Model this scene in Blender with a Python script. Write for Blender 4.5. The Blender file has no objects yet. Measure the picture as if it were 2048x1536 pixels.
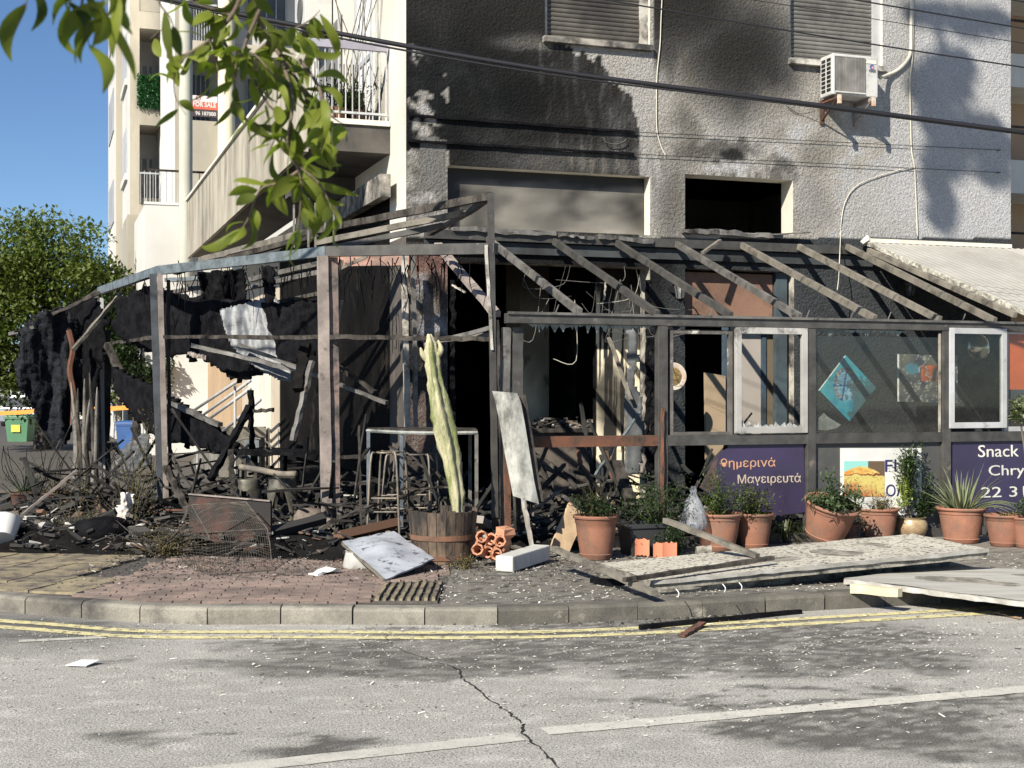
import bpy, math, random
import numpy as np
from mathutils import Vector, Matrix, noise
V = Vector
random.seed(7)
R = random.Random(11)
SC = bpy.context.scene
COL = SC.collection
# ---------------------------------------------------------------- camera
F, HY, CH = 2731.0, 785.0, 1.6          # focal length and horizon in photo pixels, eye height
cam = bpy.data.cameras.new('camera'); camo = bpy.data.objects.new('camera', cam); COL.objects.link(camo)
camo.location = (0, 0, CH); camo.rotation_euler = (math.pi/2, 0, 0)
cam.sensor_width = 36.0; cam.lens = 36.0*F/2048; cam.shift_y = (HY-768)/2048; cam.clip_end = 2000; cam.clip_start = 0.05
SC.camera = camo
cam.dof.use_dof = True; cam.dof.focus_distance = 12.8; cam.dof.aperture_fstop = 10.5
SC.view_settings.view_transform = 'Standard'; SC.view_settings.look = 'None'
SC.view_settings.exposure = 0.85; SC.view_settings.gamma = 1.0
# ---------------------------------------------------------------- sky and sun
TH = math.radians(19.0)
U = V((math.cos(TH), math.sin(TH), 0)); T = V((-math.sin(TH), math.cos(TH), 0))   # along / into the building
LD = (U*0.60 + T*0.50 + V((0, 0, -0.56))).normalized()                              # direction the sunlight travels
w = bpy.data.worlds.new('World'); SC.world = w; w.use_nodes = True
nt = w.node_tree; sky = nt.nodes.new('ShaderNodeTexSky'); sky.sky_type = 'NISHITA'; sky.sun_disc = False
sky.sun_elevation = math.asin(-LD.z); sky.sun_rotation = math.atan2(-LD.x, -LD.y)
sky.altitude = 1500; sky.air_density = 1.0; sky.dust_density = 0.0; sky.ozone_density = 6.0
bg = nt.nodes['Background']; nt.links.new(sky.outputs[0], bg.inputs[0]); bg.inputs[1].default_value = 0.065
sl = bpy.data.lights.new('sun', 'SUN'); sl.energy = 4.8; sl.angle = math.radians(0.53); sl.color = (1.0, 0.93, 0.80)
so = bpy.data.objects.new('sun', sl); COL.objects.link(so); so.rotation_euler = LD.to_track_quat('-Z', 'Y').to_euler()
so.location = (-8, -8, 20)
SC.cycles.max_bounces = 6; SC.cycles.transparent_max_bounces = 12
SC.cycles.use_denoising = True
# ---------------------------------------------------------------- measuring helpers
C0 = V((-1.180, 15.212, 0))                       # front corner of the burnt building on the ground
def at(px, py, Y): return V(((px-1024)/F*Y, Y, CH-(py-HY)/F*Y))
def gr(px, py, z=0.0): return at(px, py, F*(CH-z)/(py-HY))
def W(s, t, z): return C0 + U*s + T*t + V((0, 0, z))
def wl(px, py, t):                                # pixel -> (s, z) on the plane t = const parallel to the facade
    k = (px-1024)/F; b = C0 + T*t
    s = (k*b.y-b.x)/(U.x-k*U.y); Y = b.y+s*U.y
    return s, CH-(py-HY)/F*Y
def pw(px, py, t): s, z = wl(px, py, t); return W(s, t, z)
def sl_(px, py, s):                               # pixel -> (t, z) on a plane along the side street
    k = (px-1024)/F; b = C0+U*s
    t = (k*b.y-b.x)/(T.x-k*T.y); Y = b.y+t*T.y
    return t, CH-(py-HY)/F*Y
def topx(p): return 1024+F*p.x/p.y, HY+F*(CH-p.z)/p.y
# ---------------------------------------------------------------- objects
ROOT = {}
def thing(name, label, cat, loc=(0, 0, 0), group=None):
    o = bpy.data.objects.new(name, None); COL.objects.link(o); o.location = V(loc); o.empty_display_size = 0.2
    o['label'] = label; o['category'] = cat
    if group: o['group'] = group
    ROOT[o.name] = V(loc); return o
def tag(o, label, cat, group=None):
    o['label'] = label; o['category'] = cat
    if group: o['group'] = group
    return o
def struct(o, kind='structure'): o['kind'] = kind; return o
def link(name, data, mat, parent, verts_off=None):
    o = bpy.data.objects.new(name, data); COL.objects.link(o)
    if parent is not None: o.parent = parent
    ROOT[o.name] = ROOT.get(parent.name, V((0, 0, 0))) if parent is not None else V((0, 0, 0))
    return o
def basis(d, up=V((0, 0, 1))):
    d = V(d).normalized()
    x = up.cross(d)
    if x.length < 1e-4: x = V((1, 0, 0)).cross(d)
    if x.length < 1e-4: x = V((0, 1, 0)).cross(d)
    x.normalize(); y = d.cross(x); return x, y, d
class MB:
    def __init__(s): s.v = []; s.f = []
    def add(s, vs, fs):
        n = len(s.v); s.v += [V(a) for a in vs]; s.f += [tuple(n+i for i in f) for f in fs]; return s
    def box(s, c, sz, ax=None, j=0.0):
        c = V(c); X, Y, Z = ax or (V((1, 0, 0)), V((0, 1, 0)), V((0, 0, 1)))
        vs = []
        for dz in (-.5, .5):
            for dx, dy in ((-.5, -.5), (.5, -.5), (.5, .5), (-.5, .5)):
                p = c+X*dx*sz[0]+Y*dy*sz[1]+Z*dz*sz[2]
                if j: p += V((R.uniform(-j, j), R.uniform(-j, j), R.uniform(-j, j)))
                vs.append(p)
        return s.add(vs, [(3, 2, 1, 0), (4, 5, 6, 7), (0, 1, 5, 4), (1, 2, 6, 5), (2, 3, 7, 6), (3, 0, 4, 7)])
    def lbox(s, s0, s1, t0, t1, z0, z1):           # box in the building's own axes
        return s.box(W((s0+s1)/2, (t0+t1)/2, (z0+z1)/2), (abs(s1-s0), abs(t1-t0), abs(z1-z0)), (U, T, V((0, 0, 1))))
    def bar(s, a, b, w=.05, h=.05, up=V((0, 0, 1)), taper=1.0):
        a, b = V(a), V(b); x, y, d = basis(b-a, up); vs = []
        for p, k in ((a, 1), (b, taper)):
            for i, j in ((-.5, -.5), (.5, -.5), (.5, .5), (-.5, .5)): vs.append(p+x*w*i*k+y*h*j*k)
        return s.add(vs, [(3, 2, 1, 0), (4, 5, 6, 7), (0, 1, 5, 4), (1, 2, 6, 5), (2, 3, 7, 6), (3, 0, 4, 7)])
    def rough(s, a, b, w=.06, h=.05, n=8, j=.008, up=V((0, 0, 1))):      # charred, uneven bar
        a, b = V(a), V(b); x, y, d = basis(b-a, up); vs = []; fs = []
        for k in range(n+1):
            p = a.lerp(b, k/n)+x*R.uniform(-j, j)+y*R.uniform(-j, j)
            for i, q in ((-.5, -.5), (.5, -.5), (.5, .5), (-.5, .5)):
                vs.append(p+x*(w*i+R.uniform(-j, j))+y*(h*q+R.uniform(-j, j)))
        for k in range(n):
            for i in range(4): fs.append((4*k+i, 4*k+(i+1) % 4, 4*k+4+(i+1) % 4, 4*k+4+i))
        fs += [(3, 2, 1, 0), tuple(4*n+i for i in range(4))]
        return s.add(vs, fs)
    def tube(s, pts, r, n=8, cap=True):
        pts = [V(p) for p in pts]; N = len(pts); rr = r if isinstance(r, (list, tuple)) else [r]*N
        vs = []; fs = []; px = None
        for i, p in enumerate(pts):
            d = (pts[min(i+1, N-1)]-pts[max(i-1, 0)])
            x, y, d = basis(d)
            if px is not None:
                x = (px-d*px.dot(d)); x = x.normalized() if x.length > 1e-5 else basis(d)[0]; y = d.cross(x)
            px = x
            for k in range(n):
                a = 2*math.pi*k/n; vs.append(p+(x*math.cos(a)+y*math.sin(a))*rr[i])
        for i in range(N-1):
            for k in range(n): fs.append((i*n+k, i*n+(k+1) % n, (i+1)*n+(k+1) % n, (i+1)*n+k))
        if cap: fs += [tuple(reversed(range(n))), tuple((N-1)*n+k for k in range(n))]
        return s.add(vs, fs)
    def lathe(s, prof, c=(0, 0, 0), n=28, ax=None, wob=0.0, sx=1.0):
        c = V(c); X, Y, Z = ax or (V((1, 0, 0)), V((0, 1, 0)), V((0, 0, 1))); vs = []; fs = []
        for r, z in prof:
            for k in range(n):
                a = 2*math.pi*k/n; rr = r*(1+wob*math.sin(3*a+z*9)); vs.append(c+X*math.cos(a)*rr*sx+Y*math.sin(a)*rr+Z*z)
        for i in range(len(prof)-1):
            for k in range(n): fs.append((i*n+k, i*n+(k+1) % n, (i+1)*n+(k+1) % n, (i+1)*n+k))
        return s.add(vs, fs)
    def prism(s, poly, d):                         # poly: list of 3d points (planar), extruded by vector d
        n = len(poly); d = V(d); vs = [V(p) for p in poly]+[V(p)+d for p in poly]
        fs = [tuple(reversed(range(n))), tuple(range(n, 2*n))]+[(i, (i+1) % n, n+(i+1) % n, n+i) for i in range(n)]
        return s.add(vs, fs)
    def quad(s, a, b, c, d): return s.add([a, b, c, d], [(0, 1, 2, 3)])
    def build(s, name, mat=None, parent=None, smooth=False, bev=0.0, kind=None):
        me = bpy.data.meshes.new(name); off = ROOT.get(parent.name, V((0, 0, 0))) if parent is not None else V((0, 0, 0))
        me.from_pydata([tuple(p-off) for p in s.v], [], s.f); me.update()
        if smooth is not False:
            me.shade_smooth()
            if smooth is not True: me.set_sharp_from_angle(angle=math.radians(smooth))
        if mat: me.materials.append(mat)
        o = link(name, me, mat, parent)
        if bev:
            m = o.modifiers.new('bevel', 'BEVEL'); m.width = bev; m.segments = 2; m.limit_method = 'ANGLE'; m.angle_limit = math.radians(35)
        if kind: o['kind'] = kind
        return o
def recalc(o):
    import bmesh
    b = bmesh.new(); b.from_mesh(o.data); bmesh.ops.recalc_face_normals(b, faces=b.faces); b.to_mesh(o.data); b.free(); return o
def lead(mb, name, mat, parent, label, cat, group=None, **k):       # one-mesh thing
    o = mb.build(name, mat, parent, **k); return tag(o, label, cat, group)
def inst(src, name, parent, M, kind=None):                           # piece sharing mesh data
    o = bpy.data.objects.new(name, src); COL.objects.link(o); o.parent = parent
    off = ROOT.get(parent.name, V((0, 0, 0))) if parent is not None else V((0, 0, 0))
    o.matrix_basis = Matrix.Translation(-off) @ M; ROOT[o.name] = V((0, 0, 0)); return o
def mesh_of(mb, mat, name='piece', smooth=False):
    me = bpy.data.meshes.new(name); me.from_pydata([tuple(p) for p in mb.v], [], mb.f); me.update()
    if smooth: me.shade_smooth()
    me.materials.append(mat); return me
# ---------------------------------------------------------------- materials
def nn(t, kind, **kw):
    n = t.nodes.new(kind)
    for k, v in kw.items():
        if k in n.inputs: n.inputs[k].default_value = v
        else: setattr(n, k, v)
    return n
def ramp(t, fac, stops):
    r = t.nodes.new('ShaderNodeValToRGB'); e = r.color_ramp.elements
    while len(e) < len(stops): e.new(0.5)
    for k, (p, c) in zip(e, stops): k.position = p; k.color = (*c, 1) if len(c) == 3 else c
    t.links.new(fac, r.inputs[0]); return r.outputs[0]
def mixc(t, fac, a, b, mode='MIX'):
    m = t.nodes.new('ShaderNodeMix'); m.data_type = 'RGBA'; m.blend_type = mode
    for i, x in ((0, fac), (6, a), (7, b)):
        if isinstance(x, bpy.types.NodeSocket): t.links.new(x, m.inputs[i])
        elif i == 0: m.inputs[0].default_value = x
        else: m.inputs[i].default_value = (*x, 1)
    return m.outputs[2]
MATS = {}
SPEC = {'charcoal': .06, 'ash_debris': .08, 'charred_timber': .15, 'charred_wall': .05, 'charred_tarp': .15}
def pm(name, c1, c2=None, sc=3.0, rough=.8, metal=0.0, bump=.0, bsc=40.0, c3=None, sc3=2.0, th3=.55, w3=.08, attr=None,
       stretch=None, spec=.5, fine=.0, grain=None, alpha=None, coat=0, spread=.12, sss=None, wdist=.01):
    spec = SPEC.get(name, spec); m = bpy.data.materials.new(name); m.use_nodes = True; t = m.node_tree; b = t.nodes['Principled BSDF']
    tc = nn(t, 'ShaderNodeTexCoord'); geo = nn(t, 'ShaderNodeNewGeometry'); oi = nn(t, 'ShaderNodeObjectInfo')
    vec = geo.outputs['Position']
    if stretch:
        mp = nn(t, 'ShaderNodeMapping'); mp.inputs['Scale'].default_value = stretch; t.links.new(vec, mp.inputs[0]); vec2 = mp.outputs[0]
    else: vec2 = vec
    if attr:
        a = nn(t, 'ShaderNodeAttribute', attribute_name=attr); base = a.outputs['Color']
    else: base = c1
    if c2 is not None:
        n1 = nn(t, 'ShaderNodeTexNoise', Scale=sc, Detail=8.0, Roughness=.62); t.links.new(vec2, n1.inputs['Vector'])
        f = ramp(t, n1.outputs[0], [(.5-spread, (0, 0, 0)), (.5+spread, (1, 1, 1))]); base = mixc(t, f, base, c2)
    if c3 is not None:
        n3 = nn(t, 'ShaderNodeTexNoise', Scale=sc3, Detail=10.0, Roughness=.7); t.links.new(vec2, n3.inputs['Vector'])
        f = ramp(t, n3.outputs[0], [(th3-w3, (0, 0, 0)), (th3+w3, (1, 1, 1))]); base = mixc(t, f, base, c3)
    if fine:
        n4 = nn(t, 'ShaderNodeTexNoise', Scale=bsc*1.7, Detail=4.0, Roughness=.8); t.links.new(vec2, n4.inputs['Vector'])
        f = ramp(t, n4.outputs[0], [(.3, (1-fine,)*3), (.7, (1+fine,)*3)]); base = mixc(t, 1.0, base, f, 'MULTIPLY')
    # small value shift from piece to piece
    mr = nn(t, 'ShaderNodeMapRange'); mr.inputs[3].default_value = .86; mr.inputs[4].default_value = 1.12
    t.links.new(oi.outputs['Random'], mr.inputs[0]); 
    base = mixc(t, 1.0, base, mr.outputs[0], 'MULTIPLY')
    t.links.new(base, b.inputs['Base Color'])
    b.inputs['Roughness'].default_value = rough; b.inputs['Metallic'].default_value = metal
    b.inputs['Specular IOR Level'].default_value = spec
    if coat: b.inputs['Coat Weight'].default_value = coat
    if bump:
        nb = nn(t, 'ShaderNodeTexNoise', Scale=bsc, Detail=6.0, Roughness=.65); t.links.new(vec2, nb.inputs['Vector'])
        bp = nn(t, 'ShaderNodeBump', Strength=bump, Distance=wdist); t.links.new(nb.outputs[0], bp.inputs['Height']); t.links.new(bp.outputs[0], b.inputs['Normal'])
    MATS[name] = m; return m
M_ = {}
def glass(name, tint=(.9, .95, .93), gloss=.12, dirt=.2, dirtc=(.25, .24, .2)):
    m = bpy.data.materials.new(name); m.use_nodes = True; t = m.node_tree; t.nodes.remove(t.nodes['Principled BSDF'])
    out = t.nodes['Material Output']; tr = nn(t, 'ShaderNodeBsdfTransparent'); tr.inputs[0].default_value = (*tint, 1)
    gl = nn(t, 'ShaderNodeBsdfGlossy'); gl.inputs['Roughness'].default_value = .03
    df = nn(t, 'ShaderNodeBsdfDiffuse'); df.inputs[0].default_value = (*dirtc, 1)
    fr = nn(t, 'ShaderNodeFresnel', IOR=1.5); ad = nn(t, 'ShaderNodeMath', operation='ADD'); ad.inputs[1].default_value = gloss
    t.links.new(fr.outputs[0], ad.inputs[0]); m1 = nn(t, 'ShaderNodeMixShader')
    gb = nn(t, 'ShaderNodeNewGeometry'); iv = nn(t, 'ShaderNodeMath', operation='SUBTRACT'); iv.inputs[0].default_value = 1.0; t.links.new(gb.outputs['Backfacing'], iv.inputs[1])
    mu = nn(t, 'ShaderNodeMath', operation='MULTIPLY'); t.links.new(ad.outputs[0], mu.inputs[0]); t.links.new(iv.outputs[0], mu.inputs[1]); t.links.new(mu.outputs[0], m1.inputs[0])
    t.links.new(tr.outputs[0], m1.inputs[1]); t.links.new(gl.outputs[0], m1.inputs[2])
    g = nn(t, 'ShaderNodeNewGeometry'); n = nn(t, 'ShaderNodeTexNoise', Scale=5.0, Detail=10.0, Roughness=.75); t.links.new(g.outputs['Position'], n.inputs['Vector'])
    f = ramp(t, n.outputs[0], [(.38, (dirt*.25,)*3), (.72, (min(1, dirt*2.2),)*3)])
    m2 = nn(t, 'ShaderNodeMixShader'); t.links.new(f, m2.inputs[0]); t.links.new(m1.outputs[0], m2.inputs[1]); t.links.new(df.outputs[0], m2.inputs[2])
    t.links.new(m2.outputs[0], out.inputs[0]); return m
asphalt = pm('asphalt', (.2, .19, .175), attr='Col', c3=(.10, .097, .09), sc3=48, th3=.60, w3=.06, rough=.95, bump=1.0, bsc=60, fine=1.1, spec=.12, wdist=.009)
pave_m = pm('pavement_concrete', (.3, .29, .26), attr='Col', rough=.9, bump=.6, bsc=50, fine=.35, wdist=.008)
plaster = pm('painted_plaster', (.6, .6, .62), attr='Col', rough=.9, bump=1.0, bsc=30, fine=.4, spec=.12, wdist=.045)
kerb_m = pm('kerb_concrete', (.24, .225, .19), (.15, .14, .12), 2.5, bump=.5, bsc=70, c3=(.06, .055, .05), sc3=1.6, th3=.56, w3=.08, fine=.35)
brick_m = pm('red_paver', (.27, .195, .165), (.21, .165, .14), 3, bump=.3, bsc=90, c3=(.06, .05, .045), sc3=2.2, th3=.57, w3=.14, fine=.2)
tact_m = pm('tactile_yellow', (.27, .225, .14), (.2, .17, .115), 5, bump=.4, bsc=70, c3=(.06, .05, .05), sc3=6, th3=.55, fine=.3)
mort_m = pm('paver_bed', (.05, .045, .04), (.1, .09, .08), 20, bump=.5)
yel_m = pm('road_paint_yellow', (.60, .54, .27), (.50, .45, .25), 8, bump=.3, bsc=80, c3=(.16, .15, .12), sc3=14, th3=.56, w3=.04, fine=.2)
wht_m = pm('road_paint_white', (.50, .48, .43), (.42, .41, .37), 8, bump=.5, bsc=95, c3=(.30, .29, .26), sc3=22, th3=.60, w3=.04, fine=.3)
crack_m = pm('crack_dark', (.015, .014, .013))
frame_m = pm('burnt_grey_frame', (.07, .067, .062), (.038, .037, .035), 6, rough=.6, metal=.0, bump=.15, bsc=60, c3=(.16, .13, .11), sc3=5, th3=.66, w3=.05)
framel_m = pm('scorched_frame', (.18, .172, .16), (.09, .086, .08), 5, rough=.55, metal=.15, bump=.15, bsc=60, c3=(.05, .045, .04), sc3=7, th3=.58, w3=.04)
rustf_m = pm('rusty_pink_frame', (.31, .26, .235), (.17, .145, .13), 3.5, rough=.75, bump=.2, bsc=70, c3=(.05, .042, .04), sc3=6, th3=.62, w3=.05, fine=.15)
steel_m = pm('galvanised_steel', (.20, .235, .25), (.12, .14, .15), 11, rough=.5, metal=.35, bump=.2, bsc=60, c3=(.07, .075, .08), sc3=8, th3=.58)
redrust_m = pm('red_rust', (.15, .06, .035), (.08, .045, .03), 7, rough=.9, bump=.3, bsc=80, c3=(.03, .025, .02), sc3=9, th3=.6)
char_m = pm('charcoal', (.004, .004, .005), (.010, .010, .012), 9, rough=.8, bump=.6, bsc=45, c3=(.06, .057, .055), sc3=14, th3=.72, w3=.05, wdist=.02)
ash_m = pm('ash_debris', (.016, .015, .015), (.008, .008, .008), 6, rough=.95, bump=.9, bsc=35, c3=(.13, .125, .12), sc3=22, th3=.68, w3=.03, wdist=.03)  # ash, kept extra dark to stand in for shade over the bay
charw_m = pm('charred_timber', (.03, .027, .025), (.09, .08, .07), 6, rough=.85, bump=.6, bsc=40, c3=(.015, .014, .013), sc3=10, th3=.56, stretch=(1, 1, .5))
white_m = pm('white_aluminium', (.44, .45, .46), (.36, .36, .36), 4, rough=.4, c3=(.12, .1, .085), sc3=3.5, th3=.66, w3=.05)
whites_m = pm('scorched_white_aluminium', (.5, .48, .44), (.3, .27, .23), 4, rough=.5, c3=(.05, .045, .04), sc3=3.5, th3=.56, w3=.07, bump=.1)
wood_m = pm('timber', (.42, .3, .18), (.3, .21, .13), 6, rough=.8, bump=.5, bsc=30, stretch=(1, 1, 5), c3=(.08, .06, .045), sc3=5, th3=.65)
gwood_m = pm('weathered_timber', (.20, .18, .15), (.12, .11, .09), 6, rough=.85, bump=.5, bsc=30, c3=(.07, .06, .05), sc3=6, th3=.6)
terra_m = pm('terracotta', (.31, .145, .095), (.23, .115, .08), 5, rough=.85, spec=.2, bump=.25, bsc=60, c3=(.16, .11, .085), sc3=3.5, th3=.58, w3=.10, fine=.15)
terrad_m = pm('sooty_terracotta', (.16, .07, .05), (.06, .035, .03), 5, rough=.9, bump=.3, c3=(.02, .018, .017), sc3=6, th3=.55)
soil_m = pm('soil', (.04, .03, .022), (.07, .055, .04), 30, bump=1, bsc=60, wdist=.03)
white_plastic = pm('white_plastic', (.7, .7, .68), (.6, .6, .58), 3, rough=.45)
black_m = pm('black_plastic', (.012, .012, .013), rough=.5)
cable_m = pm('black_cable', (.012, .012, .016), rough=.5)
cream_m = pm('cream_pipe', (.62, .59, .5), (.5, .47, .39), 3, rough=.5)
blue_m = pm('blue_plastic', (.03, .09, .25), (.025, .07, .2), 3, rough=.5)
shutter_m = pm('roller_shutter_grey', (.19, .185, .17), (.13, .125, .115), 1.6, rough=.55, c3=(.05, .048, .045), sc3=1.1, th3=.6, w3=.12)
shutterd_m = pm('sooty_roller_shutter', (.11, .10, .085), (.06, .056, .05), 1.6, rough=.6, c3=(.03, .028, .026), sc3=1.3, th3=.55, w3=.12)
leaf_mats = []
lerp3 = lambda a, b, f: tuple(a[i]+(b[i]-a[i])*f for i in range(3))
def leafmat(name, c1, c2, trans=.35, rough=.45):
    m = bpy.data.materials.new(name); m.use_nodes = True; t = m.node_tree; b = t.nodes['Principled BSDF']; out = t.nodes['Material Output']
    g = nn(t, 'ShaderNodeNewGeometry'); oi = nn(t, 'ShaderNodeObjectInfo')
    n = nn(t, 'ShaderNodeTexNoise', Scale=9.0, Detail=3.0); t.links.new(g.outputs['Position'], n.inputs['Vector'])
    rr = nn(t, 'ShaderNodeMath', operation='ADD'); t.links.new(n.outputs[0], rr.inputs[0])
    m2 = nn(t, 'ShaderNodeMath', operation='MULTIPLY'); t.links.new(oi.outputs['Random'], m2.inputs[0]); m2.inputs[1].default_value = .35
    m3 = nn(t, 'ShaderNodeMath', operation='MULTIPLY'); t.links.new(g.outputs['Random Per Island'], m3.inputs[0]); m3.inputs[1].default_value = .35
    m4 = nn(t, 'ShaderNodeMath', operation='ADD'); t.links.new(m2.outputs[0], m4.inputs[0]); t.links.new(m3.outputs[0], m4.inputs[1]); t.links.new(m4.outputs[0], rr.inputs[1])
    c = ramp(t, rr.outputs[0], [(.42, c1), (.72, lerp3(c1, c2, .45)), (1.0, c2)]); t.links.new(c, b.inputs['Base Color']); b.inputs['Roughness'].default_value = rough; b.inputs['Specular IOR Level'].default_value = .25
    tr = nn(t, 'ShaderNodeBsdfTranslucent'); hc = mixc(t, 1.0, c, (1.2, 1.6, .5), 'MULTIPLY'); t.links.new(hc, tr.inputs[0])
    mx = nn(t, 'ShaderNodeMixShader'); mx.inputs[0].default_value = trans
    t.links.new(b.outputs[0], mx.inputs[1]); t.links.new(tr.outputs[0], mx.inputs[2]); t.links.new(mx.outputs[0], out.inputs[0]); return m
leaf_hang = leafmat('leaf_hanging', (.010, .022, .007), (.17, .20, .03), .38, .5)
leaf_dark = leafmat('leaf_dark', (.012, .024, .01), (.055, .085, .03), .2)
leaf_tree = leafmat('leaf_tree', (.022, .038, .012), (.13, .16, .045), .25)
leaf_dry = leafmat('leaf_dry', (.06, .045, .025), (.16, .14, .06), .2, .8)
leaf_aloe = leafmat('leaf_aloe', (.07, .1, .06), (.2, .22, .12), .15, .5)
leaf_hedge = leafmat('leaf_hedge', (.02, .08, .03), (.06, .17, .07), .2)
fbm = lambda x, y, z=0.0, o=4: noise.fractal(V((x, y, z)), 1.0, 2.0, o)
def sstep(a, b, x):
    t = max(0.0, min(1.0, (x-a)/(b-a))) if a != b else float(x > a); return t*t*(3-2*t)
def blob(x, y, cx, cy, rx, ry, soft=.4):
    d = math.hypot((x-cx)/rx, (y-cy)/ry); return 1-sstep(1-soft, 1+soft, d)
def lerp3(a, b, f): return tuple(a[i]+(b[i]-a[i])*f for i in range(3))
def setcol(me, cols):
    a = me.color_attributes.new('Col', 'FLOAT_COLOR', 'POINT')
    arr = np.ones((len(cols), 4), dtype=np.float32); arr[:, :3] = np.array(cols, dtype=np.float32); a.data.foreach_set('color', arr.ravel())
# ================================================================ ground, road, pavement
ZP = 0.12
def kpt(px, py): return gr(px, py, ZP)
kline = [V((-6.05, 12.05, 0)), V((-4.9, 10.75, 0)), V((-3.75, 9.98, 0)), V((-3.0, 9.66, 0))] + [V((p.x, p.y, 0)) for p in (kpt(350, 1214), kpt(600, 1214), kpt(925, 1215.5), kpt(1200, 1210), kpt(1600, 1190), kpt(1800, 1180), kpt(2048, 1166))]
kline.append(kline[-1]+U*6)
kline = [kline[0]+T*60+V((-1.6, 0, 0)), kline[0]+T*3+V((-1.2, .0, 0)), kline[0]+T*1.0+V((-.7, 0, 0))]+kline
def catmull(p, n=12):
    o = []
    for i in range(len(p)-1):
        a, b, c, d = p[max(i-1, 0)], p[i], p[i+1], p[min(i+2, len(p)-1)]
        for k in range(n):
            t = k/n; o.append(.5*((2*b)+(c-a)*t+(2*a-5*b+4*c-d)*t*t+(3*b-a-3*c+d)*t**3))
    return o+[p[-1]]
kc = [kline[0]]+catmull(kline[1:])
def resample(pts, step):
    out = [pts[0]]; acc = 0
    for a, b in zip(pts, pts[1:]):
        L = (b-a).length; pos = step-acc
        while pos <= L: out.append(a.lerp(b, pos/L)); pos += step
        acc = L-(pos-step)
    return out
def offs(pts, d):
    out = []
    for i, p in enumerate(pts):
        t = (pts[min(i+1, len(pts)-1)]-pts[max(i-1, 0)]).normalized(); out.append(p+V((t.y, -t.x, 0))*d)   # + = towards the road
    return out
# big ground sheet
g = MB().quad(V((-400, -60, -.012)), V((400, -60, -.012)), V((400, 700, -.012)), V((-400, 700, -.012)))
gro = struct(g.build('ground', pm('far_asphalt', (.15, .145, .13), (.12, .115, .1), 2, bump=.3)))
# road sheet with stains
stains = [(330, 450, 370, 45, .0, 0), (1000, 1300, 420, 38, .55, 1), (800, 1345, 270, 14, .4, 1), (1500, 1290, 420, 55, .5, 1), (1150, 1265, 420, 14, .5, 1), (620, 1330, 240, 18, .45, 1), (1650, 1330, 260, 28, .45, 1), (560, 1300, 150, 14, .3, 1),
          (620, 1492, 120, 26, .7, 1), (1800, 1440, 260, 32, .55, 1), (1420, 1348, 230, 18, .45, 1), (290, 1475, 90, 14, .4, 1), (120, 1262, 200, 14, .55, 1), (1500, 1402, 340, 12, .35, 1), (1800, 1400, 240, 18, .3, 1), (1950, 1500, 160, 30, .4, 1),
          (1850, 1392, 330, 7, .55, 1), (1720, 1470, 240, 30, .6, 1), (1150, 1215, 330, 16, .85, 1), (1250, 1235, 200, 10, .8, 1), (170, 1318, 90, 10, .35, 1)]
def roadcol(x, y):
    px, py = topx(V((x, y, 0)));
    n = fbm(x*1.3, y*2.6); n2 = fbm(x*5, y*9, 3.0); n3 = fbm(x*.5, y*.5, 8)
    c = (.40, .388, .36); k = 1+.14*n2+.10*n3; n4 = fbm(x*22, y*22, 7)
    d = 0
    for (cx, cy, rx, ry, a, on) in stains:
        if on and abs(px-cx) < rx*2 and abs(py-cy) < ry*2.2:
            d = max(d, min(1, a*1.5)*blob(px+n*140, py+n*24+n2*9, cx, cy, rx, ry, .28))
    d *= (.75+.5*n2)
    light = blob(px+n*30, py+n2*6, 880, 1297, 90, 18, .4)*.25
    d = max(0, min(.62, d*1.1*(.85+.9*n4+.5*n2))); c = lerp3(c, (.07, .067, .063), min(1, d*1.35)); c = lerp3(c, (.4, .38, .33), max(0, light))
    # newer, darker patch at the far left edge of the side road and towards the gutter
    lf = sstep(60, -5, py-1272)*sstep(420, 120, px); c = lerp3(c, (.12, .12, .115), .7*lf)
    if d < .3 and n2 > .42: k *= 1.12
    return tuple(max(.01, q*k) for q in c)
xs = list(np.linspace(-5.6, 6.2, 260)); ys = list(np.linspace(3.2, 11.6, 190))
mb = MB(); mb.v = [V((x, y, 0.0)) for y in ys for x in xs]; nx = len(xs)
mb.f = [(j*nx+i, j*nx+i+1, (j+1)*nx+i+1, (j+1)*nx+i) for j in range(len(ys)-1) for i in range(nx-1)]
ro = struct(mb.build('road', asphalt, None, smooth=True)); setcol(ro.data, [roadcol(v.x, v.y) for v in mb.v])
mb = MB(); mb.quad(V((-60, -20, -.006)), V((60, -20, -.006)), V((60, 12, -.006)), V((-60, 12, -.006)))
o = struct(mb.build('road', asphalt)); setcol(o.data, [(.38, .36, .33)]*4)
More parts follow.
